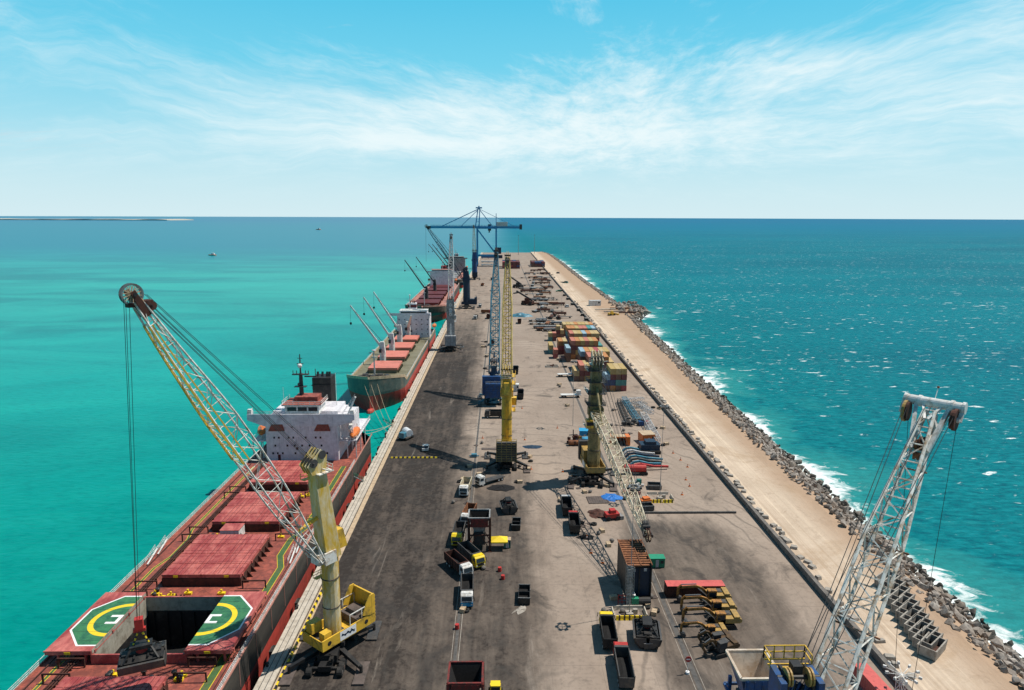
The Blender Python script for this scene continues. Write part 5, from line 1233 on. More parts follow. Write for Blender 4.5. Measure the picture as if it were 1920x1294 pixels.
# ================================================================== VEHICLES AND YARD GOODS
def truck(label, px, py, heading, cabc, bedc, L=8.6, group='dump trucks on the apron', at=None, load=True, flat=False, name='dump_truck', z=0):
    """forward = local +y; heading = direction of travel in degrees, 0 = away from the camera, 180 = towards it"""
    p = at or G(px, py); r = thing(name, label, 'truck', (p[0], p[1], z), -R(heading), group)
    h = L / 2; cf = h - 2.0
    m = MB(); m.b(-.45, .45, -h + .3, h - .4, .62, .92); m.b(-1.1, 1.1, h - .5, h - .1, .35, .85)
    for y in (-h + 1.6, -h + 2.9, h - 1.2): m.b(-1.0, 1.0, y - .1, y + .1, .4, .6)
    m.build('chassis', 'black', r)
    m = MB(); m.prism([(cf, .7), (h, .7), (h + .02, 1.75), (h - .28, 2.75), (h - .55, 3.0), (cf, 3.0)], -1.22, 1.22, 'YZ')
    m.b(-1.1, 1.1, cf + .1, h - .7, 3.0, 3.12)
    c = m.build('cab', cabc, r)
    m = MB(); m.hexa([(-1.08, h - .02, 1.8), (1.08, h - .02, 1.8), (1.08, h + .05, 1.8), (-1.08, h + .05, 1.8)], [(-1.0, h - .30, 2.62), (1.0, h - .30, 2.62), (1.0, h - .21, 2.62), (-1.0, h - .21, 2.62)])
    m.build('windscreen', 'glass', c)
    m = MB(); m.b(-1.26, -1.2, cf + .5, h - .5, 1.85, 2.6); m.b(1.2, 1.26, cf + .5, h - .5, 1.85, 2.6); m.build('side_window', 'glass', c)
    m = MB(); m.b(-.85, .85, h, h + .06, .95, 1.6); m.build('grille', 'black', c)
    for s in (-1, 1):
        m = MB(); m.b(s * .95 - .16, s * .95 + .16, h, h + .08, .95, 1.2); m.build('headlight', 'lens', c)
        m = MB(); m.bar((s * 1.25, h - .3, 2.4), (s * 1.5, h - .15, 2.4), .05); m.b(s * 1.5 - .06, s * 1.5 + .06, h - .22, h - .12, 1.7, 2.5); m.build('mirror', 'black', c)
    b0, b1 = -h, cf - .25
    if flat:
        m = MB(); m.b(-1.25, 1.25, b0, b1, .95, 1.15); m.b(-1.25, 1.25, b1 - .12, b1, 1.15, 2.2); m.build('flat_bed', bedc, r)
    else:
        m = MB(); t0, t1, wl = 1.0, 2.9, 1.12
        for s in (-1, 1):
            m.hexa([(s * wl - .07, b0, t0), (s * wl + .07, b0, t0), (s * wl + .07, b1, t0), (s * wl - .07, b1, t0)], [(s * 1.27 - .07, b0 - .1, t1), (s * 1.27 + .07, b0 - .1, t1), (s * 1.27 + .07, b1, t1), (s * 1.27 - .07, b1, t1)])
            m.b(min(s * 1.34, s * 1.18), max(s * 1.34, s * 1.18), b0, b1, t1, t1 + .14)
            for i in range(6): y = b0 + .3 + (b1 - b0 - .6) * i / 5; m.hexa([(s * (wl + .06), y - .07, t0), (s * (wl + .16), y - .07, t0), (s * (wl + .16), y + .07, t0), (s * (wl + .06), y + .07, t0)], [(s * 1.32, y - .07, t1), (s * 1.42, y - .07, t1), (s * 1.42, y + .07, t1), (s * 1.32, y + .07, t1)])
        m.b(-1.2, 1.2, b0, b1, t0 - .05, t0 + .08); m.b(-1.33, 1.33, b1 - .02, b1 + .12, t0, t1 + .25); m.b(-1.2, 1.2, b1 + .12, b1 + .55, t1 + .1, t1 + .25); m.b(-1.25, 1.25, b0 - .1, b0, t0, t1 - .1)
        bd = m.build('cargo_bed', bedc, r)
        if load:
            m = MB(); nn = 5; f = lambda a, b_: 1.15 + .55 * math.exp(-((a - 2) ** 2 + (b_ - 2.5) ** 2) / 3) + .1 * random.random()
            m.add([(-1.1 + 2.2 * a / nn, b0 + .05 + (b1 - b0 - .1) * b_ / nn, f(a, b_)) for b_ in range(nn + 1) for a in range(nn + 1)], [(b_ * 6 + a, b_ * 6 + a + 1, b_ * 6 + a + 7, b_ * 6 + a + 6) for a in range(nn) for b_ in range(nn)])
            m.build('coal_load', 'coal', bd)
    for y in (-h + 1.1, -h + 2.35, h - 1.25):
        for s in (-1, 1):
            m = MB(); m.tube((s * .72, y, .52), (s * 1.2, y, .52), .52, 14); m.mat(1).tube((s * 1.19, y, .52), (s * 1.23, y, .52), .24, 10); m.build('wheel', ['rubber', 'pale_grey'], r)
    return r
T = truck
T('white-cabbed dump truck with tan-edged empty bed facing the camera beside the rail trench', 873, 922, 186, 'white_paint', 'cream_boom')
T('white-cabbed flatbed truck turned beside the black coal patch under the yellow crane', 919, 905, 232, 'white_paint', 'dark_grey', L=9.5, flat=True, name='flatbed_truck')
T('white-cabbed brown-bedded dump truck partly hidden behind the red hopper', 879, 975, 190, 'white_paint', 'rust')
T('yellow-cabbed dump truck facing the camera, pressed against the red hopper', 860, 1012, 184, 'mark_yellow', 'dark_grey')
T('yellow-cabbed dump truck turning between the hopper and the dark truck', 884, 1052, 150, 'mark_yellow', 'dark_grey', L=9)
T('white-cabbed dump truck with dark rusty bed, wedged behind the blue and white one', 860, 1070, 148, 'white_paint', 'rust_and_shade', L=9)
t7 = T('blue and white dump truck facing the camera, last of the queue', 876, 1120, 178, 'white_paint', 'dark_grey', L=9)
m = MB(); m.b(-1.235, 1.235, 4.2, 4.56, .7, 1.5); m.build('bumper_panel', 'blue_bright', t7)
T('grey-cabbed dark dump truck seen from behind, upper one of the pair by the boom shadow', 1062, 958, 2, 'pale_grey', 'black')
T('red-cabbed dark dump truck seen from behind beside the lattice boom shadow', 1076, 990, 3, 'red_paint', 'black')
T('dark dump truck with yellow cab roof seen from behind below the light mast base', 1139, 1196, 3, 'mark_yellow', 'black', L=9)
T('dark-bedded dump truck with bright red cab, nearest truck to the camera', 1168, 1262, 3, 'red_paint', 'dark_grey', L=10)
for i, (px, py, hd, cc, bc, lb) in enumerate((
    (900, 576, 180, 'white_paint', 'grey_paint', 'white truck on the left apron beside the navy crane'),
    (892, 598, 185, 'white_paint', 'dark_grey', 'white-cabbed truck on the left apron below the navy crane'),
    (912, 588, 95, 'red_paint', 'rust', 'red truck standing crosswise left of the blue lattice boom'),
    (922, 525, 180, 'dark_grey', 'dark_grey', 'small dark truck far down the apron near the gantry crane'),
    (905, 536, 10, 'white_paint', 'rust', 'distant truck with rust-coloured bed left of the blue lattice'),
    (923, 545, 180, 'dark_grey', 'rust', 'distant dark truck close beside the blue lattice boom'),
    (916, 597, 4, 'white_paint', 'rust_and_shade', 'dark-bedded truck directly left of the blue lattice boom'),
    (923, 646, 3, 'dark_grey', 'rust_and_shade', 'dark truck halfway up the apron by the rail trench'),
    (974, 606, 2, 'white_paint', 'rust_and_shade', 'long dark truck right of the yellow lattice boom by blue tarps'),
    (967, 699, 2, 'dark_grey', 'black', 'small black truck just right of the yellow crane tower'),
    (976, 745, 2, 'rust_and_shade', 'black', 'dark truck behind the yellow tower beside the white kiosk'),
    (929, 783, 270, 'dark_grey', 'black', 'black dump truck left of the yellow tower, side on'))):
    T(lb, px, py, hd, cc, bc, group='distant trucks on the apron')

# grabs parked on the apron
grab('grab_bucket', 'black clamshell grab standing on the dark apron left of the red-cabbed trucks', G(953, 958), R(8), 1.0, 'grabs standing on the apron')
grab('grab_bucket', 'black and red clamshell grab standing beside the trench and the light mast base', G(1212, 1200), R(-8), 1.15, 'grabs standing on the apron')
def bin_(name, label, p, sx, sy, sz, mat, rz=0, cat='bin', group=None, tw=0):
    r = thing(name, label, cat, (p[0], p[1], 0), rz, group); m = MB(); t_ = .1
    m.b(-sx, sx, -sy, sy, .15, .3)
    for s in (-1, 1):
        m.b(min(s * sx, s * (sx - t_)), max(s * sx, s * (sx - t_)), -sy, sy, .3, sz); m.b(-sx + t_, sx - t_, min(s * sy, s * (sy - t_)), max(s * sy, s * (sy - t_)), .3, sz)
    if tw: m.b(-sx + t_, sx - t_, -.06, .06, .3, sz)
    m.build('bin_shell', mat, r)
    m = MB(); m.b(-sx + t_, sx - t_, -sy + t_, sy - t_, .3, .3 + (sz - .3) * .35); m.build('coal_fill', 'coal', r)
    m = MB()
    for s in (-1, 1):
        for y in (-sy * .6, sy * .6): m.b(s * sx - .05, s * sx + .05, y - .25, y + .25, sz * .6, sz * .75)
        m.b(-sx - .06, sx + .06, s * sy - .05, s * sy + .05, sz, sz + .12)
    m.build('rim', 'grey_paint', r); return r
bin_('steel_bin', 'black open steel bin on the apron with dust ring, right of the red hopper', G(968, 988), 1.1, 2.2, 1.5, 'black', R(-4), 'bin', 'black bins on the apron', 1)
bin_('steel_bin', 'black open steel bin divided in two, alone on the apron near white debris', G(983, 1122), 1.2, 2.6, 1.6, 'black', R(-3), 'bin', 'black bins on the apron', 1)
bin_('steel_bin', 'dark grey open bin beside the black and red grab', G(1218, 1212), 1.3, 1.2, 1.3, 'dark_grey', 0, 'bin', None, 0)
bin_('steel_bin', 'dark open bin near the orange generator by the far light mast', G(1213, 955), 1.6, 1.3, 1.4, 'dark_grey', .1, 'bin', None, 0)
bin_('steel_bin', 'dark low open bin on pale ground above the generator', G(1227, 915), 1.9, 1.5, 1.2, 'dark_grey', -.1, 'bin', None, 0)

# hoppers
def hopper(label, c, sx, sy, zt, zb, leg, fun, panel, inner, name='coal_hopper', rz=0, low=False):
    r = thing(name, label, 'hopper', (c[0], c[1], 0), rz)
    lo = .45; m = MB(); t_ = .12
    def ring(k_, z): return [(-sx * k_, -sy * k_, z), (sx * k_, -sy * k_, z), (sx * k_, sy * k_, z), (-sx * k_, sy * k_, z)]
    a, b_ = ring(lo, zb), ring(1, zt)
    m.mat(0)
    for i in range(4): j = (i + 1) % 4; m.add([a[i], a[j], b_[j], b_[i]], [(0, 1, 2, 3)])
    a2, b2 = ring(lo - .05, zb), ring(1 - t_ / sx, zt)
    m.mat(1)
    for i in range(4): j = (i + 1) % 4; m.add([a2[j], a2[i], b2[i], b2[j]], [(0, 1, 2, 3)])
    m.mat(0)
    for i in range(4): j = (i + 1) % 4; m.add([b_[i], b_[j], b2[j], b2[i]], [(0, 1, 2, 3)])
    if low: m.mat(1)
    for i in range(4): j = (i + 1) % 4; m.bar(b_[i], b_[j], .3)
    m.mat(1).b(-sx * .42, sx * .42, -sy * .42, sy * .42, zb + .1, zb + .5)
    f = m.build('funnel', [fun, inner], r)
    for x in (-sx, sx):
        for y in (-sy, sy): m = MB(); m.bar((x * (.8 if low else 1), y * (.8 if low else 1), 0), (x * (.8 if low else 1), y * (.8 if low else 1), zb + 1.2 if low else zt), .4); m.b(x - .5, x + .5, y - .5, y + .5, 0, .12); m.build('leg', leg, r)
    m = MB()
    for z in ((zb - .3,) if low else (zb - .3, (zb + zt) / 2)):
        for i in range(4): q = ring(1, z); m.bar(q[i], q[(i + 1) % 4], .3)
    for y in (-sy, sy): m.bar((-sx, y, 0.3), (-sx * .2, y, zb - .3), .18); m.bar((sx, y, .3), (sx * .2, y, zb - .3), .18)
    m.build('cross_beam', leg, r)
    if panel:
        m = MB(); m.b(-sx * .8, sx * .85, -sy - .2, -sy - .02, (zb + zt) / 2 - .2, zt - .1)
        for i in range(5): x = -sx * .7 + i * sx * .36; m.b(x - .05, x + .05, -sy - .28, -sy - .2, (zb + zt) / 2, zt - .2)
        m.build('side_panel', panel, r)
        m = MB(); m.b(-sx * .55, sx * .55, -sy * .6, sy * .6, 1.2, zb - .1); m.build('discharge_box', 'dark_grey', r)
    m = MB(); m.ladder((sx + .3, -sy + .2, 0), (sx + .3, -sy + .2, zt), (0, 1, 0), .5, .4); m.build('ladder', leg, r)
    return r
hopper('rusty steel coal hopper with dark red panel and legs beside the queue of trucks', G(899, 1025), 2.5, 2.4, 8.4, 4.4, 'rust_and_shade', 'grey_paint', 'red_dark', 'coal')
hopper('big red open-topped coal hopper at the bottom of the view by the rail trench', G(874, 1330), 2.7, 2.6, 6.6, 2.4, 'red_dark', 'red_dark', 'red_dark', 'coal')
p = GY(1410, 1288, 60.0)
hopper('large blue hopper with pale worn lining beside the blue crane tower at the bottom edge', (30.9, 74.0), 2.45, 2.7, 24.5, 20.2, 'blue_crane', 'blue_crane', 'blue_crane', 'hopper_lining', name='ship_hopper', low=True)

# rusty-roofed tall steel box with ladder tower
p0 = G(1168, 1110); hb_ = thing('dust_hopper', 'tall black steel box with rusty slatted roof and ladder tower, below the cream boom', 'hopper', (27.0 + 1.5, 133.5, 0))
m = MB()
for s in (-1, 1): m.b(min(s * 2.35, s * 2.5), max(s * 2.35, s * 2.5), -5.6, 5.6, .4, 8.0)
m.b(-2.35, 2.35, 5.45, 5.6, .4, 8); m.b(-2.35, 2.35, -5.0, -4.9, .4, 8.0)
for x in (-2.4, 0, 2.4):
    for y in (-5.6, 0, 5.6): m.b(x - .12, x + .12, y - .12, y + .12, 0, 8.1)
m.build('steel_wall', 'black', hb_)
m = MB(); m.b(-2.6, .4, -5.7, 5.7, 8.0, 8.15)
for i in range(12): y = -5.4 + i * .98; m.b(-2.6, 2.6 if i % 3 else 2.0, y - .28, y + .28, 8.15, 8.32)
for x in (-2.6, .3, 2.55): m.b(x - .08, x + .08, -5.7, 5.7, 8.2, 8.45)
m.build('rusty_roof', 'rust', hb_)
m = MB()
for i in range(12):
    z = .3 + i * .68; y0, y1 = (-6.2, -5.7) if i % 2 else (-5.7, -6.2); m.bar((-2.7, -7.0, z), (-1.5, -7.0, z + .34), .12, .5); m.bar((-1.5, -6.3, z + .34), (-2.7, -6.3, z + .68), .12, .5)
for x in (-2.8, -1.4):
    for y in (-7.3, -5.9): m.b(x - .06, x + .06, y - .06, y + .06, 0, 8.8)
m.build('stair_tower', 'grey_paint', hb_)
m = MB(); m.b(-.9, 2.3, -5.10, -5.0, 1.2, 7.4); m.mat(1).b(-1.2, -.7, -5.15, -5.0, 6.6, 7.2); m.b(1.0, 1.6, -5.15, -5.0, 6.7, 7.3); m.build('door', ['blue_dark', 'pale_grey'], hb_)
m = MB(); m.tube((-1.2, -6.6, .9), (2.2, -6.6, .9), .85, 12); m.mat(1).box((-1.0, -6.9, 1.3), (1.4, 1.1, 1.2)); tag(m.build('tank', ['black', 'green_box']), 'black cylindrical tank with green pump in front of the rusty-roofed box', 'tank', None, (28.5, 133.5, 0))
def cabin(label, p, sx, sy, sz, mat, roof, rz=0, cat='cabin', name='site_cabin'):
    r = thing(name, label, cat, (p[0], p[1], 0), rz); m = MB(); m.b(-sx, sx, -sy, sy, .12, sz); n = int(sx * 4)
    for i in range(n): x = -sx + .2 + (2 * sx - .4) * i / max(1, n - 1); m.b(x - .04, x + .04, -sy - .04, -sy, .2, sz - .1)
    m.build('cabin_wall', mat, r); m = MB(); m.b(-sx - .1, sx + .1, -sy - .1, sy + .1, sz, sz + .12); m.build('roof', roof, r)
    m = MB(); m.b(-.35, .35, -sy - .07, -sy - .04, .2, min(2.1, sz - .2)); m.mat(1).b(sx * .45, sx * .8, -sy - .07, -sy - .04, sz * .5, sz * .8); m.build('door', ['pale_grey', 'glass'], r)
    m = MB(); m.b(-sx + .1, sx - .1, -sy + .05, sy - .05, 0, .12)
    m.build('skid', 'dark_grey', r); return r
cabin('bright green container cabin right of the rusty-roofed box', G(1230, 1061), 1.75, 1.0, 2.2, 'green_box', 'green_box')
cabin('small green portable toilet with white roof near the light mast base', G(1183, 1133), .65, .65, 2.3, 'green_box', 'mark_white', name='portable_toilet', cat='toilet')
cabin('small teal guard box beside the yellow canopy', G(951, 1026), .8, .7, 2.1, 'teal_box', 'beige')
cabin('white kiosk right of the yellow crane tower', G(966, 733), 1.6, 1.3, 3.2, 'white_paint', 'white_paint')
cabin('cream equipment cabin beside the blue machine and lattice sections', G(1212, 828), 2.3, 2.4, 3.2, 'orange', 'beige', .15)
cabin('small white shed on the sandy road by the rock spill', G(1115, 573), 5.0, 3.0, 4.6, 'white_paint', 'pale_grey', .1)
cabin('upper sky blue container cabin next to the third crane', G(1096, 822), 1.9, 1.8, 3.2, 'blue_bright', 'blue_bright', -.1)
cabin('lower deep blue container cabin next to the third crane', G(1101, 836), 1.6, 1.3, 2.8, 'blue_crane', 'blue_bright', -.1)
# yellow canopy
c = thing('canopy', 'yellow pop-up canopy on thin legs beside the teal guard box', 'canopy', G(936, 1028)); m = MB()
m.add([(-2, -1.5, 2.3), (2, -1.5, 2.3), (2, 1.5, 2.3), (-2, 1.5, 2.3), (0, 0, 3.2)], [(0, 1, 4), (1, 2, 4), (2, 3, 4), (3, 0, 4), (3, 2, 1, 0)]); m.b(-2, 2, -1.55, -1.5, 2.0, 2.3); m.build('canopy_roof', 'mark_yellow', c)
for x in (-1.9, 1.9):
    for y in (-1.4, 1.4): m = MB(); m.b(x - .04, x + .04, y - .04, y + .04, 0, 2.3); m.build('leg', 'steel', c)
# yellow machine at the bottom edge
c = thing('skid_loader', 'small yellow skid loader cut by the bottom edge of the view', 'loader', G(929, 1306), R(180)); m = MB(); m.b(-.9, .9, -1.6, .8, .5, 1.3); m.b(-.8, .8, -.9, .5, 1.3, 2.3); m.build('body', 'mark_yellow', c)
m = MB(); m.b(-.7, .7, .5, .56, 1.4, 2.1); m.b(-.84, -.8, -.7, .3, 1.4, 2.1); m.build('window', 'glass', c)
m = MB(); m.prism([(1.2, .1), (2.1, .1), (2.2, .25), (1.4, .4), (1.35, 1.0), (1.2, 1.0)], -1, 1, 'YZ'); m.bar((-.8, -1.0, 1.4), (-.8, 1.3, .6), .15); m.bar((.8, -1.0, 1.4), (.8, 1.3, .6), .15); m.build('bucket', 'black', c)
for x in (-1.05, 1.05):
    for y in (-1.1, .4): m = MB(); m.tube((x - .15, y, .42), (x + .15, y, .42), .42, 10); m.build('wheel', 'rubber', c)
# cones, drums
def cone(): m = MB(); m.b(-.35, .35, -.35, .35, 0, .08); m.tube((0, 0, .08), (0, 0, 1.0), .28, 8, .07); m.mat(1).tube((0, 0, .45), (0, 0, .62), .20, 8, .16); return m.build('traffic_cone', ['orange', 'mark_white'])
cp = None
for px, py in ((1262, 850), (1276, 863), (1289, 876), (1286, 900), (1293, 912), (1279, 928), (1055, 885), (1108, 1037), (1130, 1056), (1045, 803), (984, 825), (979, 766), (905, 822), (1100, 1010), (996, 880), (1024, 640)):
    if cp is None: o = cp = cone()
    else: o = cp.copy(); COL.objects.link(o)
    tag(o, 'small orange traffic cone standing on the pale apron', 'traffic cone', 'traffic cones on the apron', G(px, py)); 
for px, py, lb in ((937, 1071, 'upper red drum on the dark apron below the canopy'), (943, 1086, 'lower red drum on the dark apron below the canopy'), (857, 1179, 'red drum standing in line with the rail trench')):
    m = MB(); m.tube((0, 0, 0), (0, 0, .95), .42, 12); m.tube((0, 0, .3), (0, 0, .36), .45, 12); m.tube((0, 0, .62), (0, 0, .68), .45, 12); tag(m.build('oil_drum', 'red_paint'), lb, 'drum', 'red drums', G(px, py))
# sign
c = thing('warning_sign', 'round red sign on a pole with white base beside the trench', 'sign', G(1289, 1263)); m = MB(); m.tube((0, 0, 0), (0, 0, 3.0), .06, 6); m.build('post', 'white_paint', c)
m = MB(); m.disc((0, -.05, 2.8), (0, 1, 0), .55, .05, 16); m.mat(1).b(-.35, .35, -.1, -.08, 2.7, 2.9); m.build('sign_plate', ['red_paint', 'mark_white'], c); m = MB(); m.tube((0, 0, 0), (0, 0, .4), .35, 10); m.build('base', 'mark_white', c)
# light masts in concrete rings
def mast(label, p, H, ring=True, r0=.10, group='high light masts'):
    c = thing('light_mast', label, 'light mast', (p[0], p[1], 0), 0, group); m = MB(); m.tube((0, 0, 0), (0, 0, H), r0, 8, r0 * .45)
    m.build('pole', 'grey_paint', c)
    m = MB(); m.disc((0, 0, H), (0, 0, 1), 1.1 if H > 20 else .7, .15, 14, .8 if H > 20 else .4); m.bar((-1, 0, H), (1, 0, H), .08); m.bar((0, -1, H), (0, 1, H), .08); hd = m.build('lamp_ring', 'steel', c)
    for q in range(6 if H > 20 else 3): a = q * pi / 3; m = MB(); m.box((1.2 * cos(a), 1.2 * sin(a), H - .25), (.5, .7, .35), a); m.mat(1).box((1.2 * cos(a), 1.2 * sin(a), H - .44), (.4, .6, .04), a); m.build('floodlight', ['dark_grey', 'lens'], hd)
    if ring:
        m = MB(); m.b(-.7, .7, -.7, .7, 0, .5); m.box((1.2, .3, .5), (.9, .6, 1.0)); m.build('base', 'concrete', c)
    return c
def jersey(L_, mi=0):
    m = MB(); 
    m.prism([(-.32, 0), (.32, 0), (.2, .3), (.1, .85), (-.1, .85), (-.2, .3)], -L_ / 2, L_ / 2, 'XZ')
    n = int(L_ / .5)
    if mi:
        for i in range(n):
            if i % 2 == 0: y = -L_ / 2 + i * .5 + .1; m.mat(1).prism([(-.36, .05), (-.23, .32), (-.13, .87), (.13, .87), (.23, .32), (.36, .05), (.33, .03), (-.33, .03)][::-1], y, y + .3, 'XZ')
    return m
jb = jersey(2.9).build('barrier_block', 'concrete_pale'); jy = jersey(2.9, 1).build('barrier_block', ['mark_yellow', 'black'])
jused = [0, 0]
def put_j(striped, x, y, rz, label, group):
    o = (jy if striped else jb)
    if jused[striped]: o = o.copy(); COL.objects.link(o)
    jused[striped] = 1; tag(o, label, 'barrier', group, (x, y, 0), rz)
def ringof(c, w_, d_, lab, grp):
    for i in range(2):
        x = c.x - w_ / 2 + w_ * (i + .5) / 2
        put_j(0, x, c.y + d_ / 2, pi * 0, lab[0], grp); put_j(1, x, c.y - d_ / 2, 0, lab[1], grp)
    for s in (-1, 1): put_j(0, c.x + s * (w_ / 2 + .3), c.y, R(90), lab[0], grp)
m1_ = G(1180, 1152)
mast('tall grey light mast inside the square of barriers near the green toilet', m1_, 27)
# jersey() runs along y inside an XZ prism, so length is along local y -> rotate by 90 to lie across
def ring2(c, w_, d_, lab, grp):
    for s in (-1, 1):
        for x in (-w_ / 4, w_ / 4): put_j(1 if s < 0 else 0, c.x + x, c.y + s * d_ / 2, R(90), lab[1] if s < 0 else lab[0], grp)
        put_j(0, c.x + s * (w_ / 2 + .25), c.y, 0, lab[0], grp)
ring2(m1_, 6.0, 3.6, ('pale concrete barrier block in the square round the near light mast', 'yellow and black striped barrier block in front of the near light mast'), 'barriers round the near light mast')
m2_ = G(1237, 935)
mast('tall grey light mast on pale ground right of the orange generator', m2_, 27)
ring2(m2_, 6.4, 5.5, ('pale concrete barrier block in the square round the middle light mast', 'striped barrier block in front of the middle light mast'), 'barriers round the middle light mast')
mast('tall light mast between the trucks and the blue lattice crane on the trench', G(1074, 798), 25, False)
mast('light mast far down the right side, leftmost of three', G(1013, 598), 24, False); mast('light mast far down the right side, middle of three', G(1034, 568), 26, False); mast('light mast far down the right side, rightmost of three', G(1053, 588), 26, False)
mast('light mast near the pier head, left one', G(972, 478), 40, False, .5); mast('light mast near the pier head, right one', G(1002, 476), 40, False, .5)
m3_ = G(1035, 688); 
for dx, dy, rz_ in ((-1.6, 2, 90), (1.6, 2, 90), (-3.2, 0, 0), (3.2, 0, 0), (-1.6, -2, 90), (1.6, -2, 90)): put_j(0, m3_.x + dx, m3_.y + dy, R(rz_), 'pale concrete barrier block in the empty square left of the container stacks', 'barriers left of the container stacks')
m = MB(); m.box((0, 0, .5), (2.2, 1.6, 1.0)); m.box((.6, .3, 1.2), (.6, .6, .5)); tag(m.build('pump_unit', 'rust_and_shade'), 'dark pump unit inside the barrier square left of the containers', 'pump', None, (m3_.x, m3_.y, 0))

# the red forty-foot box and its kind
def container_mesh(colname, L_, ribs=True):
    m = MB(); h, w_ = 2.59, 1.22
    def side(pts): 
        for a, b_ in zip(pts[:-1], pts[1:]): m.add([(a[0], a[1], .15), (b_[0], b_[1], .15), (b_[0], b_[1], h - .12), (a[0], a[1], h - .12)], [(0, 1, 2, 3)])
    n = int(L_ / .56); 
    for s in (-1, 1):
        pts = []
        for i in range(n):
            y0 = -L_ / 2 + .15 + (L_ - .3) * i / n; st_ = (L_ - .3) / n
            pts += [(s * w_, y0), (s * w_, y0 + st_ * .4), (s * (w_ - .06), y0 + st_ * .5), (s * (w_ - .06), y0 + st_ * .9)]
        pts.append((s * w_, L_ / 2 - .15)); side(pts if s > 0 else pts[::-1])
    m.b(-w_ + .02, w_ - .02, -L_ / 2 + .02, L_ / 2 - .02, h - .12, h); m.b(-w_, w_, -L_ / 2, L_ / 2, 0, .15)
    for s in (-1, 1):
        for y in (-L_ / 2, L_ / 2 - .15): m.b(s * w_ - .08 if s > 0 else -w_, w_ if s > 0 else -w_ + .08, y, y + .15, .15, h - .12)
    m.b(-w_ + .08, w_ - .08, L_ / 2 - .1, L_ / 2 - .05, .15, h - .12)
    m.b(-w_ + .08, w_ - .08, -L_ / 2 + .06, -L_ / 2 + .11, .15, h - .12)
    m.mat(1)
    for x in (-.85, -.35, .35, .85): m.b(x - .03, x + .03, -L_ / 2 + .01, -L_ / 2 + .06, .2, h - .15)
    m.b(-.02, .02, -L_ / 2 + .05, -L_ / 2 + .055, .2, h - .15)
    return m
def lone(label, p, rz, mat, roof=None, z=0):
    r = thing('shipping_container', label, 'container', (p[0], p[1], z), rz); container_mesh('', 12.19).build('container_body', [mat, 'steel'], r)
    m = MB(); m.b(-1.2, 1.2, -6.08, 6.08, 2.592, 2.60); m.build('roof', roof or mat, r)
    for s in (-1, 1): m = MB(); m.b(min(s * .03, s * 1.1), max(s * .03, s * 1.1), -6.09, -6.04, .2, 2.4); m.build('door', mat, r)
    return r
a, b_ = G(1251, 1121), G(1356, 1117)
lone('long faded red shipping container lying crosswise behind the row of excavators', ((a.x + b_.x) / 2, a.y + 1.2), R(90), 'rust_and_shade', 'red_roof')  # sides painted dark as the shadow side, roof in the lit red
lone('red shipping container at the bottom edge between the lattice boom and the parapet', (G(1637, 1305).x + .5, G(1637, 1305).y - 1.2), R(4), 'red_roof', 'red_roof', 0)
# stacks
protos_c = {}
def cont(colr, L_):
    if (colr, L_) not in protos_c:
        o = container_mesh('', L_).build('shipping_container', ['box_' + colr.replace(' ', '_'), 'grey_paint']); protos_c[(colr, L_)] = o; return o
    o = protos_c[(colr, L_)].copy(); COL.objects.link(o); return o
ORD = ['first', 'second', 'third', 'fourth', 'fifth', 'sixth', 'seventh', 'eighth', 'ninth', 'tenth']
TIER = ['ground tier', 'second tier', 'third tier', 'fourth tier']
rc = random.Random(42)
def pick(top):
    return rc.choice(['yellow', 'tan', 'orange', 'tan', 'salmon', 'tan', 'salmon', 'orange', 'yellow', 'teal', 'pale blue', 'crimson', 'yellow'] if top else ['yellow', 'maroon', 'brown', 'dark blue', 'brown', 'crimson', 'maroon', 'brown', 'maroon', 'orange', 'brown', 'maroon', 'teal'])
rows = [(301, 47.6, [3, 4, 4, 4], 12.19, 'the front block'), (328, 43.6, [4, 4, 4, 4, 3], 12.19, 'the second block'), (320, 35.8, [2, 3, 3], 12.19, 'the low block by the second'),
        (341.5, 41.2, [4, 4, 4, 4, 4, 4], 12.19, 'the third block'), (372, 39.6, [4, 4, 4, 4, 4, 4, 3], 12.19, 'the fourth block'), (396, 41.2, [4, 4, 4, 4, 4, 4, 4], 12.19, 'the fifth block'),
        (415, 41.6, [4, 4, 4, 4, 4, 4, 4], 12.19, 'the sixth block'), (447, 42.0, [3, 3, 3, 3, 3, 3, 3, 3], 12.19, 'the rearmost block'),
        (364, 36.2, [3], 12.19, 'the single stack left of the third block'), (385, 33.8, [3, 3], 12.19, 'the pair left of the fourth block'), (386, 28.4, [2], 12.19, 'the short stack at the far left'),
        (373, 30.0, [2], 6.06, 'the short stack left of the single one'), (428, 31.0, [2, 2], 6.06, 'the low pair at the rear left'), (440, 37.0, [3, 2], 6.06, 'the low stacks by the rearmost block')]
for Y0, X0, hs, L_, nm in rows:
    for ci, hh in enumerate(hs):
        for ti in range(hh):
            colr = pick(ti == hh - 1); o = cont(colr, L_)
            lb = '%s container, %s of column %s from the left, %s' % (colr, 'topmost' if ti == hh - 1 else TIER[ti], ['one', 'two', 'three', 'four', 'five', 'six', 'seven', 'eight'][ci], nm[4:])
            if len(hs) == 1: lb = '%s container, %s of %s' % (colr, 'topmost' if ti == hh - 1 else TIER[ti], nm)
            tag(o, lb, 'container', 'shipping containers stacked by the parapet', (X0 + ci * 2.52 + 1.25 + rc.uniform(-.04, .04), Y0 + L_ / 2 + rc.uniform(-.12, .12), ti * 2.6 + .01))
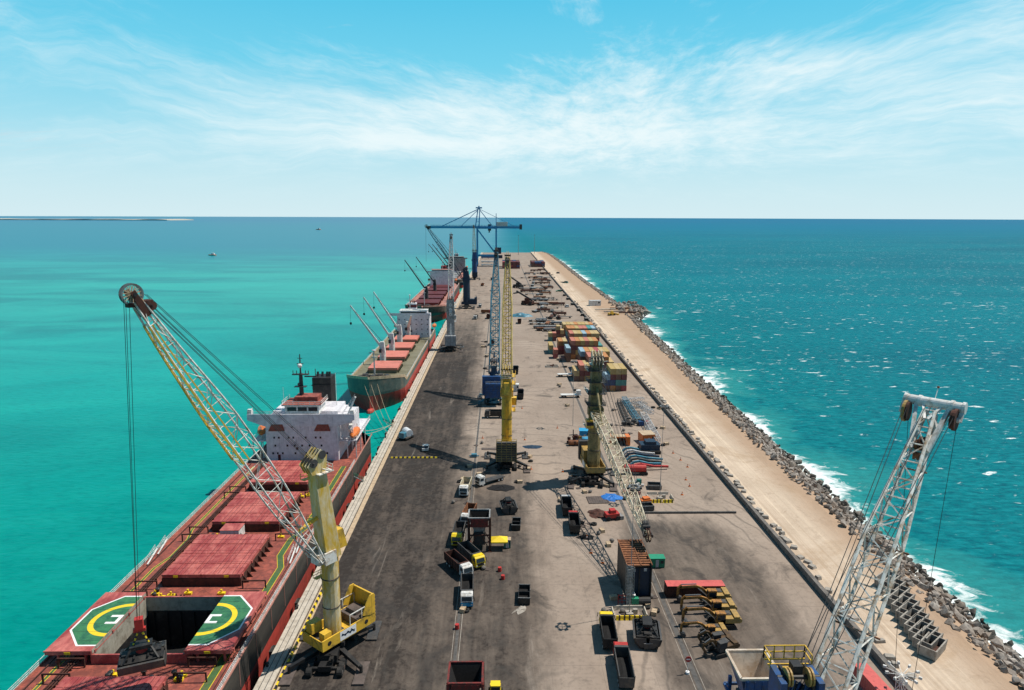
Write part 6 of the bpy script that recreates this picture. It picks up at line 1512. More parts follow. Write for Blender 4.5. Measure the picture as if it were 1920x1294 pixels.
# distant stacks
for nm, px, py, nx, hh, colrs in (('left', 945, 503, 5, 4, ['maroon', 'maroon', 'crimson', 'brown', 'dark blue']), ('right', 999, 500, 4, 3, ['maroon', 'brown', 'dark blue', 'brown'])):
    p = G(px, py)
    for rI in range(2):
        for ci in range(nx):
            for ti in range(hh):
                o = cont(rc.choice(colrs), 12.19); tag(o, 'distant %s container, %s tier, %s column, %s of %s pier-head stack' % ('reddish' if nm == 'left' else 'dark', ['lowest', 'second', 'third', 'fourth'][ti], ORD[ci], ('front', 'back')[rI], nm), 'container', 'distant shipping containers near the pier head', (p.x + ci * 5.4, p.y + rI * 30, ti * 2.6 + .01)); o.scale = (2.1, 1.6, 1)

# excavators
def excavator(label, p, rz, mode=0, s=1.0, col='exc_orange'):
    r = thing('excavator', label, 'excavator', (p[0], p[1], 0), rz, 'excavators parked in a row'); r.scale = (s, s, s)
    for sg in (-1, 1):
        m = MB(); y = sg * 1.25; pr = [(-2.0, .15), (-2.3, .5), (-2.0, .85), (2.0, .85), (2.3, .5), (2.0, .15)]
        m.prism(pr, y - .3, y + .3, 'XZ')
        for i in range(12): m.b(-2.0 + i * .34, -1.85 + i * .34, y - .33, y + .33, .84, .9)
        m.build('track', 'rubber', r)
    m = MB(); m.b(-1.2, 1.2, -1.0, 1.0, .4, .95); m.tube((0, 0, .9), (0, 0, 1.15), .8, 12)
    m.build('undercarriage', 'black', r)
    m = MB(); m.b(-2.9, .5, -1.35, 1.35, 1.15, 2.05); m.b(-2.9, -1.9, -1.3, 1.3, 2.05, 2.35); m.b(-2.0, 1.4, -1.35, -.5, 1.15, 1.9)
    m.tube((-2.9, -1.3, 1.6), (-2.9, 1.3, 1.6), .42, 10)
    ho = m.build('house', 'yellow_tan' if mode == 0 else col, r)
    m = MB(); m.b(-1.7, -.3, -1.1, .2, 2.06, 2.2); m.b(-1.4, -.5, -.9, .0, 2.2, 2.28); m.build('engine_hood', 'dark_grey', ho)
    m = MB(); m.b(-.3, 1.35, .35, 1.35, 1.15, 2.95); m.mat(1); m.b(-.2, 1.38, .40, 1.30, 1.75, 2.8); m.b(-.1, 1.2, .32, 1.38, 1.8, 2.75); m.mat(0).b(-.35, 1.4, .3, 1.4, 2.95, 3.05)
    m.build('cab', [col if mode == 0 else 'dark_grey', 'glass'], r)
    if mode == 0: P_ = [(.9, 1.5), (2.3, 2.9), (3.4, 3.3), (6.6, 3.1)]; Q = [(6.3, 3.5), (6.9, 2.9), (7.0, 1.3)]; bk = (7.0, 1.2)
    else: P_ = [(.9, 1.5), (1.9, 3.0), (2.7, 3.2), (4.2, 2.5)]; Q = [(4.1, 2.9), (4.4, 2.2), (3.6, .9)]; bk = (3.6, .8)
    m = MB()
    for i, (a, b_) in enumerate(zip(P_[:-1], P_[1:])): m.bar((a[0], 0, a[1]), (b_[0], 0, b_[1]), .34, .5 if i < 2 else .42)
    bo = m.build('boom', col, r)
    m = MB()
    for a, b_ in zip(Q[:-1], Q[1:]): m.bar((a[0], 0, a[1]), (b_[0], 0, b_[1]), .34, .45)
    stt = m.build('stick', col, bo)
    m = MB(); x, z = bk; m.prism([(x, z + .1), (x - .9, z - .2), (x - 1.1, z - .8), (x - .5, z - 1.1), (x + .1, z - .7)], -.6, .6, 'XZ'); m.build('bucket', 'dark_grey', stt)
    m = MB(); m.tube((1.3, .25, 1.4), (P_[2][0] - .3, .25, P_[2][1] - .3), .1, 6); m.tube((1.3, -.25, 1.4), (P_[2][0] - .3, -.25, P_[2][1] - .3), .1, 6); m.tube((P_[2][0], 0, P_[2][1] + .5), (P_[3][0] - .2, 0, P_[3][1] + .6), .11, 6); m.build('hydraulic_ram', 'steel', bo)
    return r
EX = [(1336, 1128, 180, 0, 1.05, 'orange excavator farthest back in the row, arm overlapping the red container'),
      (1345, 1149, 180, 0, 1.05, 'second orange excavator from the back, light cab roof, arm stretched left'),
      (1352, 1172, 180, 0, 1.08, 'third orange excavator from the back with the largest body'),
      (1334, 1192, 182, 0, .85, 'smaller orange excavator, fourth from the back, thin arm'),
      (1343, 1207, 190, 1, .85, 'fifth excavator from the back with folded arm'),
      (1352, 1224, 200, 1, .95, 'nearest dark excavator with folded arm beside the blue hopper')]
for px, py, rz, md, s_, lb in EX: excavator(lb, G(px, py), R(rz), md, s_, 'exc_orange' if md == 0 else 'exc_dark')

# precast concrete troughs on the road beside the rocks
for i in range(11):
    f = i / 10; px = 1668 + (1752 - 1668) * f; py = 1098 + (1224 - 1098) * f
    p = G(px, py); r = thing('concrete_trough', 'open precast concrete trough, number %s from the far end of the row beside the rocks' % (ORD[i] if i < 10 else 'eleventh, the last'), 'trough', (p.x - .6, p.y, .35), R(-52) if i < 10 else R(-50), 'precast troughs stored beside the rocks')
    r['label'] = ('nearest open concrete trough at the camera end of the row beside the rocks' if i == 10 else 'farthest open concrete trough at the end of the row beside the rocks' if i == 0 else '%s open concrete trough from the far end of the row beside the rocks' % ORD[i])
    m = MB(); sx, sy, sz = 1.5, 2.7, 1.9
    m.b(-sx, sx, -sy, sy, 0, .2)
    for s in (-1, 1): m.hexa([(s * (sx - .1) - .1, -sy, .2), (s * (sx - .1) + .1, -sy, .2), (s * (sx - .1) + .1, sy, .2), (s * (sx - .1) - .1, sy, .2)], [(s * sx - .12, -sy - .2, sz), (s * sx + .12, -sy - .2, sz), (s * sx + .12, sy + .2, sz), (s * sx - .12, sy + .2, sz)]); m.b(-sx + .1, sx - .1, min(s * sy, s * (sy - .2)), max(s * sy, s * (sy - .2)), .2, sz - .1)
    m.build('trough_shell', 'concrete', r); m = MB(); m.b(-sx + .12, sx - .12, -sy + .2, sy - .2, .2, .35); m.build('trough_floor', 'rust_and_shade', r)
# dark kerb beam across the pale apron
a, b_ = G(1188, 963), G(1380, 962); m = MB(); m.b(0, b_.x - a.x, -.25, .25, 0, .5); tag(m.build('kerb_beam', 'concrete_dark'), 'long dark straight kerb beam lying across the pale apron to the parapet', 'beam', None, (a.x, a.y, 0))
# yellow and black rope barrier on the left apron
a, b_ = G(733, 859), G(824, 858); nseg = 22; m = MB()
for i in range(nseg): x = (b_.x - a.x) * i / nseg; m.mat(i % 2).prism([(-.3, 0), (.3, 0), (.2, .35), (-.2, .35)], x, x + (b_.x - a.x) / nseg, 'YZ')
tag(m.build('striped_barrier', ['mark_yellow', 'black']), 'long yellow and black striped barrier lying across the dark left apron', 'barrier', None, (a.x, a.y, 0))
m = MB()
for y in range(80, 142): m.mat(0 if y % 2 else 1).prism([(-.22, .01), (.22, .01), (.14, .42), (-.14, .42)], y, y + .96, 'XZ')
tag(m.build('striped_kerb', ['mark_yellow', 'black']), 'yellow and black striped kerb along the quay edge beside the near yellow crane', 'kerb', None, (-37.6, 0, 0))
# car, vans
def car(label, p, rz, mat, s=1.0, group=None):
    r = thing('car', label, 'car', (p[0], p[1], 0), rz, group); r.scale = (s, s, s); m = MB(); pr = [(-2.2, .35), (2.2, .35), (2.25, .8), (1.2, .98), (-2.1, 1.0)]; m.prism(pr, -.88, .88, 'YZ'); bd = m.build('body', mat, r)
    m = MB(); m.prism([(-1.8, 1.0), (1.0, .98), (.4, 1.5), (-1.4, 1.52)], -.80, .80, 'YZ'); g_ = m.build('window_band', 'glass', bd); m = MB(); m.b(-.74, .74, -1.35, .35, 1.5, 1.56); m.build('roof', mat, bd)
    for x in (-.85, .85):
        for y in (-1.35, 1.35): m = MB(); m.tube((x - .1, y, .33), (x + .1, y, .33), .33, 10); m.build('wheel', 'rubber', r)
    return r
car('white pickup on the dark left apron above the striped barrier', G(798, 843), R(3), 'white_paint', 1.2)
car('distant green car parked beyond the container stacks by the parapet', G(1047, 547), R(90), 'green_box', 1.3)
car('distant white car parked behind the container stacks', G(1063, 576), R(5), 'white_paint', 1.5)
car('dark car on the sandy road far away', G(1046, 513), R(20), 'dark_grey', 1.5)
car('dark green car on the sandy road beyond the fender piles', G(1060, 531), R(60), 'teal_box', 1.6)
# generator / blue drum truck near quay edge
def machine(name, label, p, parts, cat, rz=0, group=None):
    r = thing(name, label, cat, (p[0], p[1], 0), rz, group)
    for nm, mat, fn in parts: m = MB(); fn(m); m.build(nm, mat, r)
    return r
def cl(rn, n, sx, sy, sz, lo, hi):
    def f(m):
        r_ = random.Random(rn)
        for q in range(n): m.box((r_.uniform(-sx, sx), r_.uniform(-sy, sy), r_.uniform(.2, sz)), (r_.uniform(lo, hi), r_.uniform(lo, hi), r_.uniform(lo, hi) * .7), r_.uniform(0, 3))
    return f
machine('mixer_truck', 'grey-blue tank machine with dark wheels close to the quay edge rail', G(762, 822), [
    ('tank', 'tank_white', lambda m: m.tube((-1.6, 1.6, 2.2), (1.7, -.2, 2.1), 1.35, 14)), ('chassis', 'dark_grey', lambda m: (m.b(-2, 2, -2.6, 2.2, .7, 1.1), cl(3, 8, 1.8, 2.2, 1.4, .5, 1.2)(m))),
    ('cab', 'blue_boom', lambda m: m.b(-1.1, 1.1, -2.9, -1.1, .8, 2.7)), ('wheel', 'rubber', lambda m: [m.tube((x - .25, y, .5), (x + .25, y, .5), .5, 10) for x in (-1.3, 1.3) for y in (-2, .4, 1.6)])], 'truck', R(-30))
machine('orange_generator', 'orange frame container with machine inside right of the third crane', G(1160, 832), [
    ('frame', 'orange', lambda m: (m.b(-2.8, 2.8, 1.0, 1.2, .2, 3.0), m.b(-3.1, -2.7, -2, 1.2, .2, 3.2), m.b(2.2, 3.6, -2.4, 1.4, .2, 3.2), m.b(-2.7, 2.2, -2, -1.8, 2.7, 3.0))),
    ('roof', 'beige', lambda m: m.b(-2.7, 2.2, -1.7, 1.0, 3.0, 3.12)), ('engine', 'dark_grey', cl(8, 12, 2, 1.2, 1.8, .5, 1.4))], 'generator')
machine('generator', 'small orange generator beside the middle light mast barriers', G(1209, 946), [('body', 'orange', lambda m: (m.b(-1.5, 1.5, -1, 1, .3, 1.6), m.b(-.6, 1.2, -.8, .8, 1.6, 2.1))), ('tow_frame', 'dark_grey', cl(4, 8, 1.8, 1.3, .8, .3, .9)), ('wheel', 'rubber', lambda m: [m.tube((-1.2, y - .15, .4), (-1.2, y + .15, .4), .4, 8) for y in (-1.1, 1.1)])], 'generator', .3)
machine('crawler_crane_body', 'dark blue crawler crane body at the foot of the grey lattice sections', G(1217, 847), [('body', 'blue_dark', lambda m: (m.b(-3.2, 3.2, -2, 2.4, 1.0, 3.0), m.b(-1.5, 2.0, -1.6, 1.8, 3.0, 4.0))), ('winch', 'blue_crane', cl(12, 14, 3, 2, 3.6, .5, 1.5)), ('track', 'rubber', lambda m: (m.b(-3.4, 3.4, -2.8, -1.8, 0, 1.1), m.b(-3.4, 3.4, 1.8, 2.8, 0, 1.1)))], 'crane')
machine('tank_trailer', 'red tank trailer on wheels in front of the laid-down curved arms', G(1190, 889), [('tank', 'red_paint', lambda m: m.tube((-3.4, 0, 1.9), (3.4, 0, 1.9), 1.15, 14)), ('frame', 'dark_grey', lambda m: m.b(-3.5, 3.8, -.9, .9, .7, .95)), ('wheel', 'rubber', lambda m: [m.tube((x, y - .15, .55), (x, y + .15, .55), .55, 10) for x in (-2.6, 2.2, 3.4) for y in (-1, 1)])], 'tank trailer', -.05)
machine('loader', 'small red loader near the tip of the cream boom', G(1147, 973), [('body', 'red_paint', lambda m: (m.b(-1.8, 1.8, -1.1, 1.1, .7, 1.8), m.b(-.6, .9, -.8, .8, 1.8, 2.7))), ('bucket', 'grey_paint', lambda m: m.b(2.0, 2.9, -1.2, 1.2, .1, 1.0)), ('wheel', 'rubber', lambda m: [m.tube((x, y - .25, .6), (x, y + .25, .6), .6, 10) for x in (-1.3, 1.3) for y in (-1.1, 1.1)])], 'loader', .2)
machine('winch_machine', 'dark winch machine with orange coil left of the blue cabins', G(1075, 833), [('frame', 'rust_and_shade', cl(21, 14, 2.2, 1.8, 2.8, .4, 1.6)), ('coil', 'rust', lambda m: m.tube((-1.8, -1.2, 1.0), (1.8, -1.2, 1.0), .9, 12)), ('mast', 'dark_grey', lambda m: (m.bar((0, 1, 0), (0, 1, 5), .3), m.bar((-1.5, 1, 3), (1.5, 1, 3.2), .25)))], 'winch')
machine('pump_set', 'white and teal pump set under the red tank trailer', G(1187, 909), [('pump', 'white_paint', cl(31, 12, 2.6, 1.6, 1.0, .4, 1.0)), ('motor', 'teal_box', lambda m: m.box((1.8, .4, .9), (1.4, 1.0, 1.4)))], 'pump')
machine('barrier_stack', 'pale red and white stack of barriers left of the orange generator', G(1184, 925), [('planks', 'deck_pink', lambda m: [m.b(-2.4, 2.4, -1.2 + i * .5, -.9 + i * .5, .1, .9) for i in range(5)])], 'barrier stack')
machine('blue_cab_box', 'large bright blue machinery box left of the yellow crane tower', (Hp.x - 2.5, Hp.y - 4.0), [('box', 'blue_crane', lambda m: (m.b(-4.4, 4.2, -1.2, 1.2, 4.2, 12.0), [m.b(-4.4, 4.2, -1.28, -1.2, 5.0 + i * 1.4, 5.15 + i * 1.4) for i in range(5)])), ('support', 'dark_grey', lambda m: (m.b(-3.5, -3, -1, 1, 0, 4.2), m.b(3, 3.5, -1, 1, 0, 4.2)))], 'machinery')
machine('dark_machinery', 'dark outrigger machinery with lattice stage beside the third crane base', G(1083, 905), [('stage', 'dark_grey', lambda m: (m.b(-3, 3, -2, -1.8, 2.2, 2.4), m.rail([(-3, -2, 0), (3, -2, 0)], 2.4, 1.2, .06), cl(51, 12, 2.8, 2, 2.0, .4, 1.4)(m)))], 'machinery', .2)
machine('coupling', 'small blue coupling on the rail trench in the crane shadow', G(889, 857), [('body', 'blue_boom', lambda m: (m.b(-.9, .9, -.6, .6, .2, 1.1), m.b(-1.6, 1.6, -.2, .2, .3, .6)))], 'coupling')
machine('cream_box', 'red and white safety trestle beside the rail trench under the yellow crane', G(909, 874), [('trestle', 'deck_pink', lambda m: (m.bar((-1.5, 0, 1.2), (1.5, 0, 1.2), .3, .1), [m.bar((x, d_, 0), (x, 0, 1.2), .1) for x in (-1.3, 1.3) for d_ in (-.5, .5)]))], 'trestle')
machine('red_trestle', 'red folded barrier stand left of the green toilet', G(1166, 1133), [('frame', 'red_paint', lambda m: [m.bar((x, 0, 0), (x, 0, 2.2), .12) for x in (-.8, 0, .8)] + [m.bar((-.8, 0, z), (.8, 0, z), .12) for z in (.5, 1.2, 2.0)])], 'barrier stand')
# laid-down curved arms
for i in range(7):
    p = G(1166 + i * 3.0, 850 + i * 5.2); m = MB(); L_ = random.uniform(9.5, 12); ps = [(0, 0, .5), (1.2, .3, 1.6), (3.0, .2, 1.9), (L_ * .6, 0, 1.2), (L_, -.2 + (.8 if i > 4 else 0), .9)]
    for a, b_ in zip(ps[:-1], ps[1:]): m.bar(a, b_, .7, .55)
    tag(m.build('machine_arm', ['blue_boom', 'pale_grey', 'blue_dark', 'blue_boom', 'dark_grey', 'blue_boom', 'red_paint'][i]), ['steel-blue curved arm at the back of the pile of arms', 'pale curved arm, second from the back of the pile', 'dark navy curved arm, third from the back of the pile', 'steel-blue curved arm in the middle of the pile', 'dark grey curved arm, fifth from the back of the pile', 'steel-blue curved arm nearest the red tank trailer', 'red-painted arm lying nearest the tank trailer'][i], 'machine arm', 'machine arms laid down on the apron', (p.x, p.y, 0))
# lattice boom sections
def section(label, p0_, p1_, mat, w_=1.5, z=.2, group='lattice boom sections lying on the apron'):
    a, b_ = V((0, 0, z + w_ / 2)), V((p1_[0] - p0_[0], p1_[1] - p0_[1], z + w_ / 2)); L_ = (b_ - a).length; n = max(3, int(L_ / 1.9)); d = (b_ - a).normalized(); sdv = d.cross(V((0, 0, 1))) * (w_ / 2)
    m = MB(); lattice(m, [(a.lerp(b_, i / n), sdv, V((0, 0, w_ / 2))) for i in range(n + 1)], .12, .07, 5); tag(m.build('lattice_section', mat), label, 'boom section', group, (p0_[0], p0_[1], 0))
section('pale grey lattice section running toward the blue crawler crane body', G(1205, 783), G(1232, 833), 'pale_grey', 2.2)
section('grey lattice section lying crosswise at the top of the pile', G(1166, 757), G(1206, 754), 'pale_grey', 1.8)
section('blue-grey lattice section slanting down through the pile', G(1170, 752), G(1197, 795), 'blue_boom', 1.8)
section('dark lattice section at the left side of the pile', G(1160, 755), G(1178, 800), 'dark_grey', 1.5)
section('short grey lattice section lying crosswise in the middle of the pile', G(1180, 772), G(1212, 770), 'grey_paint', 1.8, 1.5)
section('pale lattice section over the right end of the pile', G(1196, 770), G(1222, 786), 'pale_grey', 1.6, 2.0)
machine('scrap_pile', 'heap of dark and blue machine parts below the lattice sections', G(1186, 796), [('scrap', 'dark_grey', cl(61, 30, 4, 3, 1.8, .4, 1.6)), ('blue_part', 'blue_crane', lambda m: m.box((3, -1.5, 1), (2, 1.4, 1.6))), ('red_part', 'red_paint', lambda m: m.box((5, -.5, .9), (1.6, 1.2, 1.4)))], 'machine parts')
# blue tarp, mats
def sheetobj(name, label, p, n, rad, mat, hgt, cat, rz=0, seed=1, ax=1.0, jag=.13):
    rn = random.Random(seed); m = MB(); k_ = 16; rings = [[(rad * ax * q * cos(2*pi*i/k_) * rn.uniform(1 - jag, 1 + jag), rad * q * sin(2*pi*i/k_) * rn.uniform(1 - jag, 1 + jag), hgt * (1 - q) + rn.uniform(0, hgt * .35) if q < 1 else .012) for i in range(k_)] for q in (1, .75, .5, .25, .06)]
    m.loft(rings, True, False); m.add([r_ for r_ in rings[-1]], [tuple(range(k_))]); return tag(m.build(name, mat), label, cat, None, p, rz)
sheetobj('tarpaulin', 'crumpled bright blue tarpaulin on the ground under the cream boom', G(1146, 933), 9, 2.9, 'blue_tarp', .7, 'tarpaulin', .6, 3, 1.0, .3)
sheetobj('tarpaulin', 'pale blue tarpaulin mound right of the yellow lattice boom far away', G(976, 593), 9, 6, 'blue_boom', 2.5, 'tarpaulin', 0, 5, 1.6)
sheetobj('coal_heap', 'flat dark coal heap beside the white flatbed truck', G(940, 915), 9, 2.6, 'coal', .5, 'coal heap', 0, 7, 1.6, .3)
sheetobj('coal_heap', 'dark brown diamond-shaped heap between the lattice boom and its shadow', G(1121, 963), 9, 3.0, 'rust_and_shade', .7, 'heap', 0, 9, .9, .3)
sheetobj('coal_heap', 'low black coal spill near the tip of the light mast shadow', G(1098, 1008), 9, 1.5, 'coal', .6, 'coal heap', 0, 11, 1.3, .3)
sheetobj('debris_pile', 'white broken debris beside the black two-part bin', G(974, 1143), 9, .9, 'concrete', .25, 'debris', .9, 13, 1.9, .6)
sheetobj('tarpaulin', 'dark violet sheet on pale ground right of the yellow crane base', G(998, 838), 9, 2.0, 'blue_dark', .25, 'tarpaulin', 0, 17, 1.7)
m = MB(); m.b(-2.9, 2.9, -2.4, 2.4, 0, .18)
for i in range(9): m.b(-2.9 + i * .66, -2.85 + i * .66, -2.4, 2.4, .18, .22)
tag(m.build('timber_mat', 'plate_brown'), 'brown timber mat on the ground beside the blue tarpaulin', 'mat', None, G(1121, 938), .05)
m = MB(); m.b(-4, 4, -1.0, 1.0, 0, .14); tag(m.build('steel_plate', 'plate_brown'), 'dark steel plate left of the yellow crane base', 'steel plate', None, G(925, 842))
# pipes left of the parapet, rocks spill excavator, tyres
c = thing('wheel_loader', 'yellow wheel loader on the rock spill beside the sandy road', 'loader', G(1147, 592), .4); m = MB(); m.b(-3, 2.4, -1.4, 1.4, 1.0, 2.4); m.b(-.8, 1, -1, 1, 2.4, 3.8); m.build('body', 'yellow', c)
m = MB(); m.bar((2, 0, 1.8), (5, 0, .9), .6); m.b(4.8, 6, -1.6, 1.6, .2, 1.4); m.build('bucket', 'yellow', c)
for x in (-2, 1.6):
    for y in (-1.5, 1.5): m = MB(); m.tube((x, y - .3, .9), (x, y + .3, .9), .9, 10); m.build('wheel', 'rubber', c)
for i, (px, py, L_, a) in enumerate(((1168, 582, 22, -10), (1150, 588, 16, 5), (1176, 590, 14, -20), (1135, 584, 18, 10))):
    p = G(px, py); m = MB(); m.tube((-L_ / 2, 0, .7), (L_ / 2, 0, .9), .6, 8); tag(m.build('pipe', ['rust', 'concrete', 'rust_and_shade', 'concrete_pale'][i]), ['rust-red pipe lying on the rock spill', 'grey pipe in the middle of the rock spill', 'dark pipe at the seaward tip of the rock spill', 'pale pipe on the land side of the rock spill'][i], 'pipe', None, (p.x, p.y, 1.0), R(a))

# far yard: trailers, steel bundles, reach stackers
def trailer_mesh(L_, load, lm):
    m = MB(); m.b(-L_ / 2, L_ / 2, -1.25, 1.25, 1.1, 1.35)
    for x in (-L_ / 2 + 1, -L_ / 2 + 2.2, L_ / 2 - 1.5):
        for y in (-1, 1): m.mat(1).tube((x, y - .25, .5), (x, y + .25, .5), .5, 8)
    m.mat(2)
    if load == 1: m.b(-L_ / 2 + .5, L_ / 2 - .5, -1.1, 1.1, 1.35, 2.3)
    if load == 2:
        for y in (-.8, 0, .8): m.tube((-L_ / 2 + .4, y, 1.75), (L_ / 2 - .4, y, 1.75), .38, 7)
        m.tube((-L_ / 2 + .4, .4, 2.4), (L_ / 2 - .4, .4, 2.4), .38, 7)
    if load == 3:
        for i in range(5): m.b(-L_ / 2 + i * L_ / 5 + .2, -L_ / 2 + (i + .7) * L_ / 5, -1.2, 1.2, 1.35, 1.5)
    return m
TP = [trailer_mesh(*a).build('flatbed_trailer', ['dark_grey', 'rubber', a[2]]) for a in ((13, 0, 'steel'), (13, 1, 'rust'), (12, 2, 'rust_and_shade'), (14, 3, 'grey_paint'), (9, 1, 'grey_paint'))]
tused = set(); spots = [(987, 514, 3, 'pale empty trailer in the far yard, leftmost of the third line'), (983, 522, 1, 'rust-loaded trailer in the far yard below the pale one')]
desc = {0: 'empty dark flatbed trailer', 1: 'flatbed trailer with rusty load', 2: 'flatbed trailer loaded with dark pipes', 3: 'slatted low trailer', 4: 'short trailer with grey load'}
ry = random.Random(77); fp_ = []
for py, xs in ((508, (1003, 1013)), (514, (988, 1004, 1016, 1026)), (521, (984, 998, 1012, 1027)), (527, (1006, 1018, 1028)), (532, (1001, 1011, 1022)), (537, (990, 1004, 1026)), (542, (989, 999, 1008, 1024)), (547, (992, 1006, 1018)), (552, (996, 1009, 1021)), (559, (1013, 1027)), (564, (998, 1007, 1019, 1032)), (572, (1000, 1015, 1030, 1041)), (578, (1016, 1034)), (585, (1005, 1018, 1036)), (591, (1036, 1048)), (597, (1034, 1049)), (603, (1009, 1019)), (609, (1010, 1022, 1038)), (616, (1013, 1030)), (621, (1020, 1026))):
    ln_ = globals().setdefault('LN', [0]); ln_[0] += 1
    xs = sorted(list(xs) + [x_ + ry.choice((-5, 5, 6)) for x_ in xs if ry.random() < .75])
    for qi, px in enumerate(xs): fp_.append((px + ry.uniform(-2, 2), py + ry.uniform(-1, 1), ORD[qi], ln_[0]))
LNW = 'farthest second third fourth fifth sixth seventh eighth ninth tenth eleventh twelfth thirteenth fourteenth fifteenth sixteenth seventeenth eighteenth nineteenth nearest'.split()
for px, py, qo, ql in fp_:
    i = ry.randrange(5); o = TP[i] if i not in tused else TP[i].copy()
    if i in tused: COL.objects.link(o)
    tused.add(i); p = G(px, py)
    tag(o, desc[i] + ', %s from the left in the %s far-yard line' % (qo, LNW[ql - 1]), 'trailer', 'trailers and loads in the far yard', (p.x, p.y, 0), ry.uniform(-.15, .15) + (0 if ry.random() < .8 else 1.4))
for px, py, col_, rz, lb in ((971, 540, 'black', 140, 'black reach stacker with raised arm, upper one right of the yellow lattice'), (989, 572, 'rust_and_shade', 150, 'dark red reach stacker with long arm, lower one right of the yellow lattice')):
    c = thing('reach_stacker', lb, 'reach stacker', G(px, py), R(rz), 'reach stackers'); c.scale = (1.6,) * 3; m = MB(); m.b(-3.5, 3, -1.6, 1.6, .8, 2.4); m.b(-1, 1, -1, 1, 2.4, 3.8); m.build('body', col_, c); m = MB(); m.bar((-3, 0, 2.8), (7, 0, 7.5), .8); m.b(6.4, 7.6, -3, 3, 6.2, 6.8); m.build('telescopic_boom', 'black', c)
    for x in (-2.6, 2.2):
        for y in (-1.7, 1.7): m = MB(); m.tube((x, y - .4, .9), (x, y + .4, .9), .9, 10); m.build('wheel', 'rubber', c)
# white truck-trailers on the pale apron left of boxes
for px, py, lb in ((1062, 706, 'pale flat trailer left of the front container blocks, upper one'), (1070, 745, 'pale flat trailer by the trench behind the third crane')):
    p = G(px, py); r = thing('flat_trailer', lb, 'trailer', (p.x, p.y, 0), .05); m = MB(); m.b(-4.5, 4.5, -1.3, 1.3, 1.1, 1.4); m.build('bed', 'white_paint', r); m = MB(); m.box((3.4, 0, 2.2), (1.8, 2.2, 2.0)); m.mat(1).box((4.32, 0, 2.5), (.06, 1.8, .8)); m.build('cab', ['white_paint', 'glass'], r)
    for x in (-3.6, -2.4, 3.2):
        for y in (-1.1, 1.1): m = MB(); m.tube((x, y - .2, .5), (x, y + .2, .5), .5, 9); m.build('wheel', 'rubber', r)
# small boats far out
for px, py, lb, s_ in ((398, 479, 'small orange and white pilot boat alone on the turquoise water', 1.6), (597, 431, 'tiny white boat near the horizon left of the pier', 3.0)):
    p = G(px, py, SEAZ); r = thing('small_boat', lb, 'boat', (p.x, p.y, SEAZ - .3), R(80), 'small boats out on the water'); r.scale = (s_,) * 3; m = MB(); m.loft([[(x * w_, y, z) for x, z in ((-1, 1.3), (1, 1.3), (.6, 0), (-.6, 0))] for y, w_ in ((-5, 1.5), (0, 1.8), (3, 1.3), (5.5, .1))]); m.build('hull', 'orange', r); m = MB(); m.b(-1, 1, -3, 1, 1.3, 3.4); m.build('cabin', 'mark_white', r)
# small thing: pale light frame tower at right bottom (antenna frame)
p = (G(1672, 1330).x, G(1672, 1330).y); r = thing('lamp_frame', 'white tubular lamp frame at the bottom edge right of the red container', 'lamp frame', (p[0] + 1.0, p[1], 0)); m = MB()
lattice(m, [(V((0, 0, z)), V((.5, 0, 0)), V((0, .5, 0))) for z in (0, 1.6, 3.2, 4.8, 6.2)], .06, .04, 5)
for q in range(10): a = 2 * pi * q / 10; m.bar((0, 0, 6.2), (2.4 * cos(a), 2.4 * sin(a), 6.6), .08); m.box((2.5 * cos(a), 2.5 * sin(a), 6.7), (.5, .3, .4), a)
m.build('frame', 'white_paint', r)

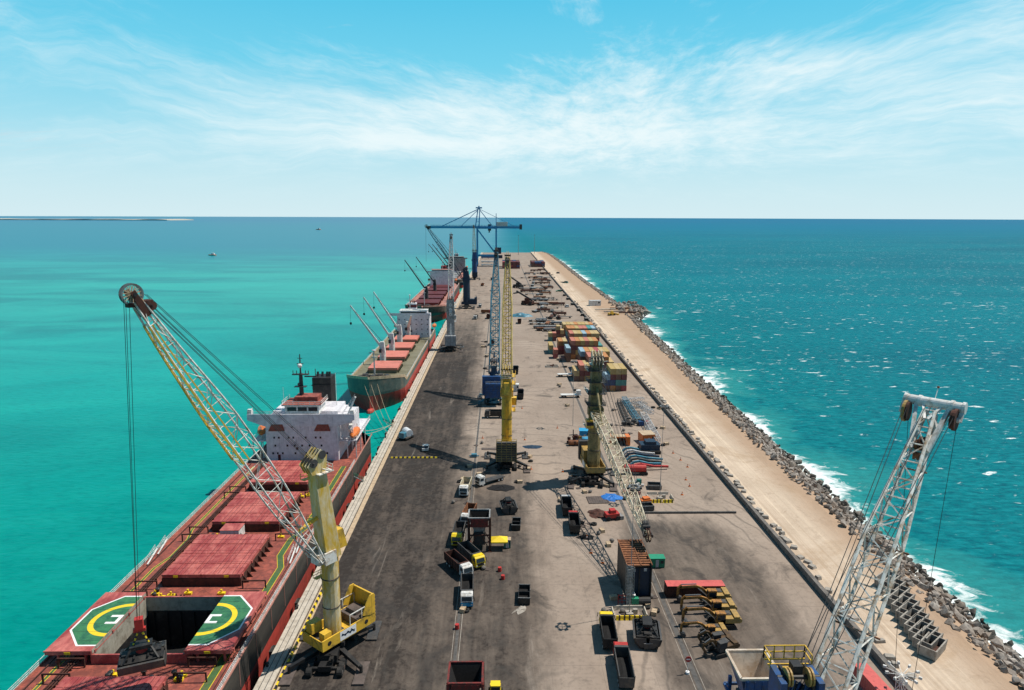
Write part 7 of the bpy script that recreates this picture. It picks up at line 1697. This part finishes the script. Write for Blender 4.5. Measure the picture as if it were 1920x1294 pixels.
# loose goods scattered on the apron: pallets, tyres, crates, short pipes
def near_busy(px, py): return False
pal = MB()
for i in range(5): pal.b(-.6 + i * .26, -.42 + i * .26, -.6, .6, .10, .14)
pal.b(-.6, .62, -.6, -.5, 0, .1); pal.b(-.6, .62, .5, .6, 0, .1); pal.b(-.6, .62, -.05, .05, 0, .1)
tyr = MB(); tyr.disc((0, 0, .25), (0, 0, 1), .75, .45, 14, .38)
crt = MB(); crt.b(-.7, .7, -.5, .5, 0, .8)
for x in (-.7, 0, .7): crt.b(x - .06, x + .06, -.53, .53, 0, .84)
bag = MB(); bag.ball((0, 0, .45), .62, (1, .85, .75), 10, 6)
PR = {'pallet': (pal.build('wooden_pallet', 'plate_brown'), 'brown wooden pallet lying', 'pallet'), 'tyre': (tyr.build('old_tyre', 'rubber'), 'old black tyre lying flat', 'tyre'),
      'crate': (crt.build('wooden_crate', 'beige'), 'small pale crate standing', 'crate'), 'bag': (bag.build('bulk_bag', 'concrete_mid'), 'grey bulk bag standing', 'bag')}
ZN = [('near the left rail trench', [(862, 905), (872, 948), (903, 893), (850, 940), (866, 1050), (910, 1070), (868, 1150), (898, 835), (880, 880)]),
      ('round the yellow crane base', [(975, 872), (985, 885), (928, 880), (992, 862), (912, 858), (968, 905)]),
      ('round the third crane base', [(1082, 880), (1090, 915), (1072, 895), (1146, 905), (1135, 915), (1160, 905), (1100, 925), (1172, 935)]),
      ('beside the lattice boom shadow', [(1052, 938), (1090, 985), (1128, 1000), (1113, 985), (1141, 1020)]),
      ('near the rusty-roofed box', [(1150, 1120), (1165, 1148), (1210, 1140), (1222, 1118), (1225, 1150), (1138, 1150)]),
      ('by the pile of lattice sections', [(1150, 770), (1236, 800), (1152, 800), (1230, 768), (1180, 815), (1243, 838), (1165, 812)]),
      ('left of the container stacks', [(1030, 632), (1042, 672), (1060, 690), (1050, 725), (1082, 735), (1068, 760)]),
      ('beside the blue lattice boom', [(906, 640), (912, 670), (915, 690), (905, 655), (920, 700), (910, 720)])]
rz_ = random.Random(9); cnt = {}
for zn, pts in ZN:
    kk = 0
    for px, py in pts:
        for q in range(2):
            kn = ('pallet', 'tyre', 'crate', 'bag')[(kk + len(zn)) % 4]; kk += 1; o0, lb, ct = PR[kn]
            o = o0 if kn not in cnt else o0.copy()
            if kn in cnt: COL.objects.link(o)
            cnt[kn] = 1; p = G(px + rz_.uniform(-7, 7), py + rz_.uniform(-4, 4)); sc = 1 + max(0, p.y - 200) / 400
            tag(o, lb + ' ' + zn, ct, ct + 's scattered ' + zn, (p.x, p.y, 0), rz_.uniform(0, 3)); o.scale = (sc,) * 3
